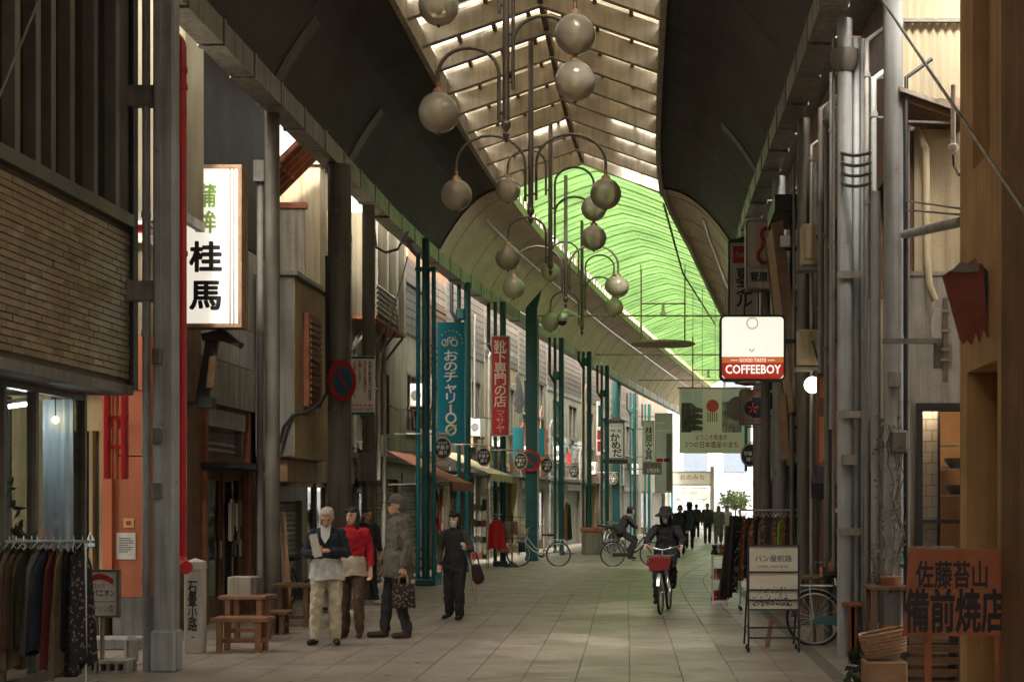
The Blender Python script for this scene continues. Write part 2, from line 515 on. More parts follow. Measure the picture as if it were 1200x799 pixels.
far_pave = MB(); far_pave2 = MB()
first = {}
cnt = 0
y = 12.4; r = 0
x_off = 0.0
while y < 96:
    c = row_centre(y) - 0.018 * (y - 20) * (1 if y < 33 else 0) + (0 if y < 33 else -0.23 * max(0, 1 - (y - 33) / 10))
    for k in range(-11, 12):
        xx = c + k * PW + (0.0)
        if xx < XL(y) - 1.6 or xx > XR(y) + 1.3: continue
        zz = random.uniform(-0.0015, 0.0015)
        dark = random.random() < 0.3
        key = 'b' if dark else 'a'
        if y < 20.6 and cnt < 298 and XL(y) - 0.6 < xx < XR(y) + 0.5:
            if key not in first:
                o = paver_mesh(None, key).build('paver', m_pave2 if dark else m_pave, pav)
                first[key] = o
                o.location = (xx, y, zz)
            else:
                share(first[key], 'paver', pav, (xx, y, zz))
            cnt += 1
        else:
            mb = far_pave2 if dark else far_pave
            src = paver_mesh(None, key)
            mb.add([(p[0] + xx, p[1] + y, p[2] + zz) for p in src.v], src.f)
    y += PD; r += 1
tag(far_pave.build('paving', m_pave, pav, fix=False), kind='stuff')
tag(far_pave2.build('paving', m_pave2, pav, fix=False), kind='stuff')
# strip of paving behind the viewpoint, and drain line along the right shops
tag(MB().box(-9, 6, -20, 12.12, -0.011, -0.001).build('paving', m_pave, pav), kind='stuff')

mb = MB()
y = 10.0
while y < 60:
    mb.add([(XR(y) - 0.30, y, 0.003), (XR(y) - 0.14, y, 0.003), (XR(y + 0.97) - 0.14, y + 0.97, 0.003), (XR(y + 0.97) - 0.30, y + 0.97, 0.003)], [(0, 1, 2, 3)]); y += 1.0
tag(mb.build('drain_channel', m_cold, pav), kind='stuff')
spots = MB()
for i in range(260):
    d_ = random.uniform(13, 45); x_ = random.uniform(XL(d_) + 0.3, XR(d_) - 0.3); r_ = random.uniform(0.008, 0.03)
    spots.add([(x_ + r_ * math.cos(a), d_ + r_ * math.sin(a) * random.uniform(0.8, 1.3), 0.0035) for a in [k * math.pi / 3.5 for k in range(7)]], [tuple(range(7))])
tag(spots.build('gum_spots', m_joint, pav), kind='stuff')

# ------------------------------------------------------------------ arcade roof
ZG, ZS, ZRDG = 7.15, 8.9, 9.55
roof = thing('arcade_roof', 'long vaulted arcade roof with dark and beige curved ceilings and a ridge skylight', 'roof', (-1.75, 30, 0))
def edgeL(d): return XL(d) + 1.65
def edgeR(d): return XR(d) - 1.85 + (0.25 if d > 40 else 0.25 * max(0, (d - 33) / 7))
def profL(d, n=9):
    a, b = XL(d) + 0.12, edgeL(d)
    return [Vector((a + (b - a) * t, d, ZG + 0.28 + (ZS - ZG - 0.28) * (1 - (1 - t) ** 2.0))) for t in [i / (n - 1) for i in range(n)]]
def profR(d, n=9):
    a, b = XR(d) - 0.12, edgeR(d)
    return [Vector((a + (b - a) * t, d, ZG + 0.28 + (ZS - ZG - 0.28) * (1 - (1 - t) ** 2.0))) for t in [i / (n - 1) for i in range(n)]]
DB = 33.0
bays = []
y = -27.4
while y < DB - 0.2:
    bays.append((y, min(y + 1.3, DB))); y += 1.3
NB = len(bays)
y = DB
while y < 92:
    bays.append((y, y + 1.3)); y += 1.3
for i, (a, b) in enumerate(bays):
    near = i < NB
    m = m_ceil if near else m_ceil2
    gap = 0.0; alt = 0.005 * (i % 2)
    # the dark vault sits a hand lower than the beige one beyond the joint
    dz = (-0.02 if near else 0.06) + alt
    for pf in (profL, profR):
        g0 = [p + Vector((0, gap, dz)) for p in pf(a)]
        g1 = [p + Vector((0, -gap, dz)) for p in pf(b)]
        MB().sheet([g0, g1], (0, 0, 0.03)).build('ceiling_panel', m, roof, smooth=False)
        if i % 2 == 0 and not near: MB().tube([p + Vector((0, 0, -0.004)) for p in g0], 0.008, 4).build('seam_strip', m_raft, roof)
# trim strip closing the joint between both vaults
for pf in (profL, profR):
    p = pf(DB)
    MB().tube([q + Vector((0, -0.03, -0.03)) for q in p], 0.035, 6).build('joint_trim', m_ceil, roof)
# battens: straight lighting strips on the beige ceiling, patches on the dark one
for pf, t, d0, d1 in ((profL, 4, 35, 88), (profR, 4, 35, 88)):
    MB().tube([pf(d)[t] + Vector((0, 0, 0.02)) for d in np.arange(d0, d1, 1.3)], 0.03, 6).build('cable_conduit', m_steel, roof)
for d0 in (19.6, 24.2):
    p = profL(d0); q = profL(d0 + 0.35)
    MB().sheet([[v + Vector((0, 0, -0.05)) for v in p[0:4]], [v + Vector((0, 0, -0.05)) for v in q[0:4]]], (0, 0, 0.02)).build('ceiling_patch', m_col, roof)
p = profR(25.0); q = profR(25.35)
MB().sheet([[v + Vector((0, 0, -0.05)) for v in p[0:4]], [v + Vector((0, 0, -0.05)) for v in q[0:4]]], (0, 0, 0.02)).build('ceiling_patch', m_col, roof)
# gutters: box troughs made of jointed lengths
def gutter(fx, sgn):
    y = -27.0
    while y < 92:
        L = 1.3 if 5 < y < 40 else 2.6
        a, b = fx(y), fx(y + L)
        w, h = 0.30, 0.30
        j = random.uniform(-0.012, 0.012)
        mb = MB()
        p0 = Vector((a - sgn * 0.04, y + 0.008, ZG + h / 2 + j)); p1 = Vector((b - sgn * 0.04, y + L - 0.008, ZG + h / 2 + j))
        mb.bar(p0, p1, w, h)
        mb.bar(p0 + Vector((0, 0, -0.0)), p0 + (p1 - p0).normalized() * 0.1, w + 0.03, h + 0.03)   # joint sleeve
        mb.build('gutter', m_galv, roof)
        y += L
gutter(XL, -1); gutter(XR, 1)
# purlin beams at the skylight's edges, rafters, ridge, glazing
def ridge(d): return (edgeL(d) + edgeR(d)) / 2
for fx in (edgeL, edgeR):
    for (a, b) in ((-27, 10), (10, 33)):
        n = 12
        for i in range(n):
            u0, u1 = a + (b - a) * i / n, a + (b - a) * (i + 1) / n
            if u1 < 8 and i % 6: continue
            MB().bar((fx(u0), u0, ZS - 0.06), (fx(u1), u1 - 0.004, ZS - 0.06), 0.09, 0.34).build('edge_beam', m_raft, roof)
    for i in range(24):
        u0, u1 = 33 + i * 2.5, 33 + (i + 1) * 2.5
        if u1 > 93: break
        MB().bar((fx(u0), u0, ZS - 0.02), (fx(u1), u1, ZS - 0.02), 0.08, 0.22).build('edge_beam', m_raft, roof)
y = -27.0; k = 0
while y < 33.1:
    l, r_, c = Vector((edgeL(y), y, ZS)), Vector((edgeR(y), y, ZS)), Vector((ridge(y), y, ZRDG))
    mb = MB()
    mb.bar(l, c, 0.07, 0.32); mb.bar(c, r_, 0.07, 0.32)
    mb.bar(l + Vector((0, 0, -0.17)), c + Vector((0, 0, -0.17)), 0.13, 0.02); mb.bar(c + Vector((0, 0, -0.17)), r_ + Vector((0, 0, -0.17)), 0.13, 0.02)
    mb.build('rafter', m_raft, roof)
    if y < 32.5:
        yn = min(y + 1.3, 33.0)
        l2, r2, c2 = Vector((edgeL(yn), yn, ZS)), Vector((edgeR(yn), yn, ZS)), Vector((ridge(yn), yn, ZRDG))
        up = Vector((0, 0, 0.24))
        for (e0, e1) in ((l, l2), (r_, r2)):
            for (t0, t1) in ((0, 0.5), (0.5, 1.0)):
                if random.random() < 0.05: continue       # a missing sheet lets the sky in
                ov = 0.02
                q = [[e0.lerp(c, t0), e0.lerp(c, t1)], [e1.lerp(c2, t0), e1.lerp(c2, t1)]]
                for row in q:
                    for p in row: p += up
                q[0][0].y += 0.03; q[0][1].y += 0.03; q[1][0].y -= 0.03 + random.choice((0, 0, 0.06, 0.15)); q[1][1].y = q[1][0].y
                MB().sheet(q, (0, 0, 0.012)).build('skylight_sheet', m_skyl, roof)
            for t in (0.25, 0.55, 0.85):
                MB().bar(e0.lerp(c, t) + Vector((0, 0, 0.17)), e1.lerp(c2, t) + Vector((0, 0, 0.17)), 0.06, 0.07).build('purlin', m_purl, roof)
        MB().bar(c + Vector((0, 0, -0.05)), c2 + Vector((0, 0, -0.05)), 0.08, 0.18).build('ridge_beam', m_purl, roof)
    y += 1.3; k += 1
# green section: bowed translucent roof with slim ribs
def gprof(d, n=9, dz=0.0):
    l, r_ = edgeL(d), edgeR(d)
    return [Vector((l + (r_ - l) * t, d, ZS + 0.30 + dz + 0.68 * (1 - abs(2 * t - 1) ** 1.25))) for t in [i / (n - 1) for i in range(n)]]
y = 33.0; k = 0
while y < 91.5:
    a, b = y, y + 0.65
    MB().sheet([gprof(a, dz=0.0), gprof(b, dz=0.0)], (0, 0, 0.012)).build('green_sheet', m_green, roof)
    MB().tube([p + Vector((0, 0, -0.02)) for p in gprof(a)], 0.022 if k % 2 == 0 else 0.008, 4).build('rib', m_grib, roof)
    for fx, s in ((edgeL, -1), (edgeR, 1)):
        MB().box(fx(a) - 0.03, fx(a) + 0.03, a + 0.05, a + 0.36, ZS + 0.1, ZS + 0.42).build('eave_block', m_cream, roof)
    y += 0.65; k += 1
# tie rods and hoop hangers in the green part
for d in (46.0, 58.0, 70.0):
    MB().tube([(XL(d) + 0.2, d, ZG + 0.5), (XR(d) - 0.2, d, ZG + 0.5)], 0.03, 6).build('tie_rod', m_cream, roof)
# open end of the vault
MB().tube([p + Vector((0, 0, 0)) for p in profL(92.0)] + [p for p in reversed(profR(92.0))], 0.06, 6).build('end_trim', m_galv, roof)

# ------------------------------------------------------------------ columns
def column_round(label, x, y, r, h, m=m_col, name='column', sleeve=(1.1,), group=None, square=False, foot=0.0):
    t = thing(name, label, 'column', (x, y, 0), group)
    if square:
        MB().box(x - r, x + r, y - r, y + r, 0, h).build('shaft', m, t, bevel=0.02)
    else:
        MB().lathe((x, y, 0), [(r, 0), (r, h)], 18).build('shaft', m, t, smooth=True)
    for z in sleeve:
        MB().lathe((x, y, z), [(r * 1.05, 0), (r * 1.05, 0.05)], 18).build('collar', m, t, smooth=True)
    if foot:
        if square: MB().box(x - r * 1.2, x + r * 1.2, y - r * 1.2, y + r * 1.2, 0, foot).build('base_sleeve', m, t, bevel=0.02)
        else: MB().lathe((x, y, 0), [(r * 1.35, 0), (r * 1.35, foot), (r * 1.02, foot + 0.06)], 18).build('base_sleeve', m, t, smooth=True)
    return t
def pipe_on(t, pts, r, m, name='pipe', n=10):
    return MB().tube(pts, r, n).build(name, m, t, smooth=True)

# left near column with its downpipe
D = 14.75
xa = PX(195, D)
colA = column_round('blue-grey steel column with red standpipe beside the tiled building', xa, D, 0.105, 7.2, m_colb, square=True, foot=0.42, sleeve=())
MB().box(xa - 0.075, xa - 0.02, D - 0.125, D - 0.106, 0.5, 7.0).build('cover_strip', m_colb, colA)
for z in (2.3, 3.1, 1.75):
    MB().box(xa - 0.09, xa + 0.0, D - 0.18, D - 0.106, z, z + 0.16).build('junction_box', m_col, colA, bevel=0.01)
MB().box(PX(152, D), xa - 0.1, D - 0.07, D + 0.07, PZ(125, D), PZ(102, D)).build('bracket', m_cold, colA)
MB().box(PX(152, D), xa - 0.1, D - 0.07, D + 0.07, PZ(353, D), PZ(330, D)).build('bracket', m_cold, colA)
dp = thing('downpipe', 'thin pale downpipe clipped left of the square blue-grey column', 'pipe', (PX(172, D), D, 0))
pipe_on(dp, [P(172, 0, D - 0.02).xy.to_3d() * 1 + Vector((0, 0, 0)), Vector((PX(172, D), D - 0.02, 7.2))], 0.042, m_colb, 'shaft')
for z in (0.9, 2.2, 3.4, 4.6, 5.8): MB().lathe((PX(172, D), D - 0.02, z), [(0.05, 0), (0.05, 0.06)], 10).build('collar', m_colb, dp)
# red fire standpipe
D2 = 15.1
sp = thing('fire_standpipe', 'tall red fire standpipe bending at the top, running down behind the blue-grey column', 'fire pipe', (PX(213, D2), D2, 0.5))
x1 = PX(213, D2)
pts = [Vector((PX(190, D2), D2, PZ(35, D2)))] + [Vector((x1 - 0.13 + 0.13 * math.sin(a), D2, PZ(55, D2) + 0.15 * math.cos(a) - 0.02)) for a in [i * math.pi / 10 for i in range(6)]] + [Vector((x1, D2, PZ(662, D2)))]
pipe_on(sp, pts, 0.05, m_redp, 'riser')
for z in (PZ(600, D2), PZ(495, D2), PZ(300, D2), PZ(105, D2), PZ(85, D2)):
    MB().lathe((x1, D2, z), [(0.062, 0), (0.062, 0.05)], 12).build('clamp', m_redp, sp, smooth=True)
pipe_on(sp, [(x1, D2, PZ(655, D2)), (x1 + 0.02, D2 - 0.05, PZ(662, D2)), (x1 + 0.1, D2 - 0.16, PZ(664, D2))], [0.06, 0.075, 0.07], m_redp, 'outlet')
pipe_on(sp, [(x1, D2, PZ(655, D2)), (x1 - 0.03, D2 - 0.1, PZ(661, D2)), (x1 - 0.06, D2 - 0.2, PZ(663, D2))], [0.06, 0.075, 0.07], m_redp, 'outlet')

# other left columns
gD = 20.3
column_round('grey round column behind the wooden bench', PX(319, gD), gD, 0.105, 7.2, m_col, sleeve=(1.0, 3.9))
t = thing('downpipe', 'slim grey downpipe next to the column behind the wooden bench', 'pipe', (PX(305, 20.8), 20.8, 0))
pipe_on(t, [(PX(305, 20.8), 20.8, 0), (PX(305, 20.8), 20.8, 6.4)], 0.05, m_cold, 'shaft')
MB().box(PX(299, 20.8), PX(311, 20.8), 20.7, 20.9, 6.3, 6.6).build('hopper', m_cold, t)
gD = 23.4
colD = column_round('thick grey column carrying the no-parking disc', PX(398, gD), gD, 0.19, 7.15, m_col, sleeve=(2.7, 4.5))
for z in (3.2, 5.6, 6.4): MB().ball((PX(398, gD) - 0.02, gD - 0.19, z), 0.03, 8, 6).build('bolt', m_cold, colD)
gD = 25.8
colE = column_round('slimmer grey column holding the white notice board', PX(432, gD), gD, 0.115, 7.0, m_col, sleeve=(2.9, 5.2))
MB().box(PX(425, gD) - 0.05, PX(440, gD) + 0.05, gD - 0.2, gD - 0.12, 2.1, 2.6).build('collar', m_col, colE)

# teal columns down the left side
def teal(px, py, kind, label, h=7.2):
    p = G(px, py); s = F / p.y
    t = thing('teal_column', label, 'column', (p.x, p.y, 0))
    if kind == 'cluster':
        for i, (dx, rr, dy, m, hh) in enumerate(((-0.16, 0.045, 0.1, m_tealb, 6.9), (0.02, 0.08, 0, m_teal, h), (0.19, 0.045, -0.05, m_tealb, 6.6))):
            MB().lathe((p.x + dx, p.y + dy, 0), [(rr, 0), (rr, hh)], 14).build('shaft', m, t, smooth=True)
            for z in (2.2, 4.3): MB().lathe((p.x + dx, p.y + dy, z), [(rr * 1.12, 0), (rr * 1.12, 0.06)], 14).build('collar', m, t)
        MB().box(p.x - 0.2, p.x + 0.24, p.y - 0.07, p.y + 0.12, 6.52, 6.6).build('head_bracket', m_tealb, t, bevel=0.02)
        MB().tube([(p.x - 0.16, p.y + 0.1, 6.85), (p.x - 0.3, p.y + 0.1, 7.0), (p.x - 0.42, p.y + 0.1, 7.25)], 0.05, 8).build('elbow', m_galv, t, smooth=True)
    elif kind == 'pair':
        for dx, rr in ((-0.13, 0.05), (0.08, 0.085)):
            MB().lathe((p.x + dx, p.y, 0), [(rr, 0), (rr, h)], 12).build('shaft', m_teal, t, smooth=True)
            for z in (2.3, 4.6): MB().lathe((p.x + dx, p.y, z), [(rr * 1.12, 0), (rr * 1.12, 0.07)], 12).build('collar', m_teal, t)
        hz = h - 0.5 - 0.9 * abs(math.sin(px)); MB().box(p.x - 0.2, p.x + 0.02, p.y - 0.08, p.y + 0.08, hz, hz + 0.28).build('hopper', m_teal, t, bevel=0.03)
        MB().tube([(p.x - 0.13, p.y - 0.05, hz - 0.1), (p.x - 0.3, p.y - 0.1, hz + 0.2), (p.x - 0.3, p.y - 0.1, h)], 0.05, 8).build('elbow', m_black, t, smooth=True)
    else:
        w = 0.17
        mb = MB(); mb.box(p.x - w, p.x + w, p.y - 0.1, p.y + 0.1, 0, h + 0.3)
        mb.build('shaft', m_teal, t, bevel=0.015)
        mb = MB(); mb.prism([(p.x - w, h + 0.3), (p.x + w, h + 0.3), (p.x + w + 0.14, h + 0.85)], lambda u, v, q: (u, q, v), p.y - 0.1, p.y + 0.1)
        mb.build('brace', m_teal, t)
        MB().box(p.x + w + 0.002, p.x + w + 0.05, p.y - 0.08, p.y + 0.06, 0.1, h).build('edge_pipe', m_colb, t)
    MB().box(p.x - 0.19, p.x + 0.2, p.y - 0.11, p.y + 0.11, 0, 0.14).build('base_sleeve', m_teal, t, bevel=0.02)
    return t
teal(498, 686, 'cluster', 'cluster of three teal pipes forming a column beside the blue banner')
teal(544, 670, 'pair', 'teal column between the blue banner and the cream awning')
teal(586, 663, 'pair', 'teal column behind the red vertical sign')
teal(623, 657, 'wide', 'broad flat teal column behind the parked bicycle')
teal(655, 650, 'pair', 'teal twin-pipe column by the parked bicycle saddle')
teal(688, 645, 'pair', 'teal twin-pipe column in front of the white tiled house')
teal(709, 640, 'pair', 'teal column beside the red-and-white notice panel')
teal(722, 634, 'wide', 'broad flat teal column beneath the watch shop sign')
teal(742, 630, 'pair', 'teal column just past the watch shop sign')
teal(759, 626, 'pair', 'teal column under the stationery shop sign')
teal(774, 622, 'pair', 'teal column behind the grey hanging screen')
teal(786, 617, 'pair', 'last teal column by the bright street end')

# right side columns and pipes
def rcol(px, d, r, label, m=m_colb, h=7.1, sleeve=(0.9, 3.0), **k):
    return column_round(label, PX(px, d), d, r, h, m, sleeve=sleeve, **k)
c1 = rcol(990, 16.2, 0.085, 'pale blue-grey column beside the teal bicycle', m_colb, sleeve=(1.2, 2.6, 4.6))
for i, (dx, r) in enumerate(((0.135, 0.04), (0.21, 0.03), (-0.12, 0.02))):
    pipe_on(c1, [(PX(990, 16.2) + dx, 16.25, 0.0 if i < 2 else 1.0), (PX(990, 16.2) + dx, 16.25, 6.9)], r, m_colb if i < 2 else m_cold)
MB().lathe((PX(990, 16.2), 16.2, PZ(85, 16.2)), [(0.1, 0), (0.16, 0.12), (0.16, 0.24), (0.1, 0.26)], 14).build('funnel', m_col, c1, smooth=True)
for z in (1.35, 2.65, 4.2): MB().box(PX(990, 16.2) - 0.1, PX(990, 16.2) + 0.16, 16.08, 16.12, z, z + 0.08).build('strap', m_galv, c1)
MB().box(PX(984, 16.2), PX(1000, 16.2), 16.04, 16.12, PZ(545, 16.2), PZ(533, 16.2)).build('junction_box', m_galv, c1)
c2 = rcol(1047, 13.4, 0.09, 'tall pale column climbed by a dry vine', m_colb, h=7.6, sleeve=(1.6, 3.2))
pipe_on(c2, [(PX(1047, 13.4) - 0.15, 13.5, 0), (PX(1047, 13.4) - 0.15, 13.5, 4.6)], 0.045, m_colb)
pipe_on(c2, [(PX(1047, 13.4) + 0.13, 13.45, 0), (PX(1047, 13.4) + 0.13, 13.45, 5.2)], 0.03, m_cold)
MB().box(PX(1038, 13.4), PX(1052, 13.4), 13.2, 13.3, PZ(455, 13.4), PZ(438, 13.4)).build('junction_box', m_galv, c2)
MB().box(PX(1040, 13.4), PX(1060, 13.4), 13.2, 13.35, PZ(532, 13.4), PZ(505, 13.4)).build('valve', m_col, c2, bevel=0.02)
c3 = rcol(942, 20.4, 0.095, 'grey column under the round lamp', m_col, sleeve=(1.2, 4.0))
pipe_on(c3, [(PX(942, 20.4) + 0.17, 20.5, 0.2), (PX(942, 20.4) + 0.17, 20.5, 6.5)], 0.045, m_cold)
pipe_on(c3, [(PX(942, 20.4) - 0.13, 20.5, 3.2), (PX(942, 20.4) - 0.13, 20.5, 6.5)], 0.02, m_cold)
c4 = rcol(913, 24.0, 0.11, 'grey column next to the scarf rack', m_colb, sleeve=(2.1, 3.6))
pipe_on(c4, [(PX(898, 24.0), 24.2, 0), (PX(898, 24.0), 24.2, 6.2)], 0.08, m_cold)
c5 = rcol(889, 30.0, 0.12, 'dark column behind the round red-logo sign', m_cold, sleeve=(2.1,))
t = thing('downpipe', 'grey downpipe between two right-hand columns', 'pipe', (PX(1008, 16.6), 16.6, 0))
pipe_on(t, [(PX(1008, 16.6), 16.6, 0), (PX(1008, 16.6), 16.6, 6.2), (PX(1004, 16.6), 16.6, 6.6)], 0.05, m_col, 'shaft')
for z in (1.5, 2.8, 4.4): MB().lathe((PX(1008, 16.6), 16.6, z), [(0.062, 0), (0.062, 0.06)], 10).build('collar', m_col, t)
# ------------------------------------------------------------------ buildings
def frame_T(A, B, side):
    A = Vector((A[0], A[1], 0)); B = Vector((B[0], B[1], 0))
    u = (B - A).normalized()
    n = Vector((u.y, -u.x, 0)) if side == 'L' else Vector((-u.y, u.x, 0))
    return (lambda p: A + u * p[0] + n * p[1] + Vector((0, 0, p[2]))), (B - A).length
def wall_with_holes(T, L, H, holes, th=0.2, z0=0.0):
    us = sorted(set([0, L] + [h[i] for h in holes for i in (0, 1)])); zs = sorted(set([z0, H] + [h[i] for h in holes for i in (2, 3)]))
    us = [u for u in us if 0 <= u <= L]; zs = [z for z in zs if z0 <= z <= H]
    mb = MB(T)
    for i in range(len(us) - 1):
        j = 0
        while j < len(zs) - 1:
            def solid(jj):
                cu, cz = (us[i] + us[i + 1]) / 2, (zs[jj] + zs[jj + 1]) / 2
                return not any(h[0] < cu < h[1] and h[2] < cz < h[3] for h in holes)
            if not solid(j): j += 1; continue
            k = j
            while k + 1 < len(zs) - 1 and solid(k + 1): k += 1
            mb.box(us[i], us[i + 1], -th, 0, zs[j], zs[k + 1]); j = k + 1
    return mb
def fill_window(T, par, h, m_f=None, cols=2, rows=1, m_g=None, name='window'):
    m_f = m_f or m_alu; m_g = m_g or m_glassd
    u0, u1, z0, z1 = h[:4]; w = 0.05
    mb = MB(T)
    mb.box(u0, u1, -0.12, 0.03, z0, z0 + w); mb.box(u0, u1, -0.12, 0.03, z1 - w, z1)
    mb.box(u0, u0 + w, -0.12, 0.028, z0 + w, z1 - w); mb.box(u1 - w, u1, -0.12, 0.028, z0 + w, z1 - w)
    for i in range(1, cols):
        u = u0 + (u1 - u0) * i / cols; mb.box(u - 0.022, u + 0.022, -0.1, 0.02, z0 + w, z1 - w)
    for i in range(1, rows):
        z = z0 + (z1 - z0) * i / rows; mb.box(u0 + w, u1 - w, -0.1, 0.018, z - 0.02, z + 0.02)
    f = mb.build(name, m_f, par)
    for i in range(cols):
        for j in range(rows):
            a, b = u0 + (u1 - u0) * i / cols, u0 + (u1 - u0) * (i + 1) / cols
            c, d = z0 + (z1 - z0) * j / rows, z0 + (z1 - z0) * (j + 1) / rows
            MB(T).box(a + 0.02, b - 0.02, -0.065, -0.055, c + 0.02, d - 0.02).build('pane', m_g, f)
    MB(T).box(u0 - 0.06, u1 + 0.06, 0.003, 0.09, z0 - 0.07, z0 - 0.004).build('sill', m_f, f)
    return f
def fill_shutter(T, par, h, m=None, pitch=0.085):
    u0, u1, z0, z1 = h[:4]
    n = max(4, int((z1 - z0) / pitch)); rows = []
    for i in range(n * 2 + 1):
        z = z0 + (z1 - z0) * i / (n * 2)
        rows.append([(u0, -0.10 + (0.028 if i % 2 else 0), z), (u1, -0.10 + (0.028 if i % 2 else 0), z)])
    s = MB(T).sheet(rows, (0, -0.02, 0)).build('shutter', m or m_shut, par)
    MB(T).box(u0, u0 + 0.06, -0.14, 0.012, z0, z1).build('guide_rail', m_alu, s)
    MB(T).box(u1 - 0.06, u1, -0.14, 0.012, z0, z1).build('guide_rail', m_alu, s)
    MB(T).box(u0, u1, -0.16, 0.05, z1 - 0.25, z1 - 0.003).build('shutter_box', m or m_shut, s)
    return s
def fill_door(T, par, h, m_f=None, leaves=2, m_g=None):
    m_f = m_f or m_brown
    u0, u1, z0, z1 = h[:4]
    for i in range(leaves):
        a, b = u0 + (u1 - u0) * i / leaves, u0 + (u1 - u0) * (i + 1) / leaves
        mb = MB(T); y0, y1 = -0.12 + 0.03 * (i % 2), -0.07 + 0.03 * (i % 2)
        mb.box(a, b, y0, y1, z0, z0 + 0.35); mb.box(a, b, y0, y1, z1 - 0.1, z1); mb.box(a, a + 0.08, y0, y1, z0 + 0.35, z1 - 0.1); mb.box(b - 0.08, b, y0, y1, z0 + 0.35, z1 - 0.1)
        d = mb.build('door', m_f, par)
        MB(T).box(a + 0.08, b - 0.08, (y0 + y1) / 2 - 0.005, (y0 + y1) / 2 + 0.005, z0 + 0.35, z1 - 0.1).build('pane', m_g or m_glassd, d)
        MB(T).box(b - 0.065, b - 0.03, y1, y1 + 0.03, z0 + 0.9, z0 + 1.15).build('handle', m_steel, d)
def goods(T, par, h, cols):
    """open shop front: shelves with stock inside"""
    u0, u1, z0, z1 = h[:4]
    for k, z in enumerate((0.5, 1.0, 1.5)):
        MB(T).box(u0 + 0.1, u1 - 0.1, -1.2, -0.5, z, z + 0.03).build('shelf', m_brownl, par)
        mb = {}
        u = u0 + 0.15
        while u < u1 - 0.35:
            w = random.uniform(0.1, 0.28); c = random.choice(cols)
            mb.setdefault(c.name, (MB(T), c))[0].box(u, u + w, -1.0, -0.6, z + 0.03, z + 0.03 + random.uniform(0.12, 0.36))
            u += w + random.uniform(0.01, 0.06)
        for a, c in mb.values(): tag(a.build('stock', c, par), kind='stuff')
def building(name, label, A, B, H, side, m, depth=5.0, holes=(), interior=True, th=0.2, roofm=None, cornice=None):
    T, L = frame_T(A, B, side)
    t = thing(name, label, 'building', tuple(T(Vector((L / 2, -depth / 2, 0)))))
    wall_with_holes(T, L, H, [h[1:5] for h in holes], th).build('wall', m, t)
    mb = MB(T)
    mb.box(0, 0.15, -depth, -th - 0.001, 0, H); mb.box(L - 0.15, L, -depth, -th - 0.001, 0, H)
    mb.box(0.15, L - 0.15, -depth, -depth + 0.15, 0, H)
    mb.build('side_wall', m, t)
    MB(T).box(-0.05, L + 0.02, -depth, 0.06, H + 0.002, H + 0.14).build('roof', roofm or m_greyd, t)
    if interior:
        mb = MB(T); mb.box(0.2, L - 0.2, -2.2, -2.1, 0, H - 0.1); mb.box(0.2, L - 0.2, -2.1, -th - 0.01, 2.75, 2.82)  # dark backing stands in for unlit rooms behind the openings
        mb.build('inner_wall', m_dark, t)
    for h in holes:
        k = h[0]; hh = h[1:5]; o = h[5] if len(h) > 5 else {}
        if k == 'w': fill_window(T, t, hh, **o)
        elif k == 's': fill_shutter(T, t, hh, **o)
        elif k == 'd': fill_door(T, t, hh, **o)
        elif k == 'g': goods(T, t, hh, o['cols'])
    return t, T, L
def corrugated(T, par, u0, u1, z0, z1, n0, m, pitch=0.076, amp=0.012, name='corrugated_sheet', horiz=False):
    rows = []
    if not horiz:
        k = int((u1 - u0) / pitch * 4)
        g = [[(u0 + (u1 - u0) * i / k, n0 + amp * math.sin(i * math.pi / 2), z) for i in range(k + 1)] for z in (z0, z1)]
    else:
        k = int((z1 - z0) / pitch * 4)
        g = [[(u, n0 + amp * math.sin(i * math.pi / 2), z0 + (z1 - z0) * i / k) for i in range(k + 1)] for u in (u0, u1)]
    return MB(T).sheet(g, (0, -0.006, 0)).build(name, m, par, smooth=True)

# --- L1: tiled building, near left
XF = -5.5
t1 = thing('tiled_building', 'brown tiled building with upper ribbon windows over a glazed shop', 'building', (XF - 2, 10.5, 0))
T1 = lambda p: Vector((XF + p[1], p[0], p[2]))          # u = distance along the street, n = towards street
ZB, ZT = 2.98, 4.55
mb = MB(T1)
mb.box(3, 15.0, -4.5, -0.02, ZB - 0.06, ZT)             # backing of the tile band
mb.build('wall', m_mortar, t1)
MB(T1).box(3, 15.03, -4.5, 0.03, ZB - 0.16, ZB - 0.062).build('soffit', m_greyd, t1)
MB(T1).box(3, 15.02, -0.25, 0.05, ZT + 0.002, ZT + 0.13).build('window_sill', m_alu, t1)
MB(T1).box(3, 15.0, -4.5, -0.26, ZT + 0.002, ZT + 0.1).build('floor_slab', m_greyd, t1)
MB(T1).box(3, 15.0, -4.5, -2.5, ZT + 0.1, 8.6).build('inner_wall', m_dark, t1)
MB(T1).box(3, 15.0, -4.5, 0.05, 8.0, 8.9).build('parapet', m_greyd, t1)
MB(T1).box(14.75, 15.0, -4.5, -0.01, ZT + 0.132, 8.0).build('corner_pier', m_greyd, t1)
MB(T1).box(15.002, 15.14, -0.15, 0.04, ZB - 0.1, 8.2).build('corner_flashing', m_black, t1)
tiles = {}
rh, rw = 0.0655, 0.235
nrow = int((ZT - ZB) / rh)
c = 0
ROWEND = {}
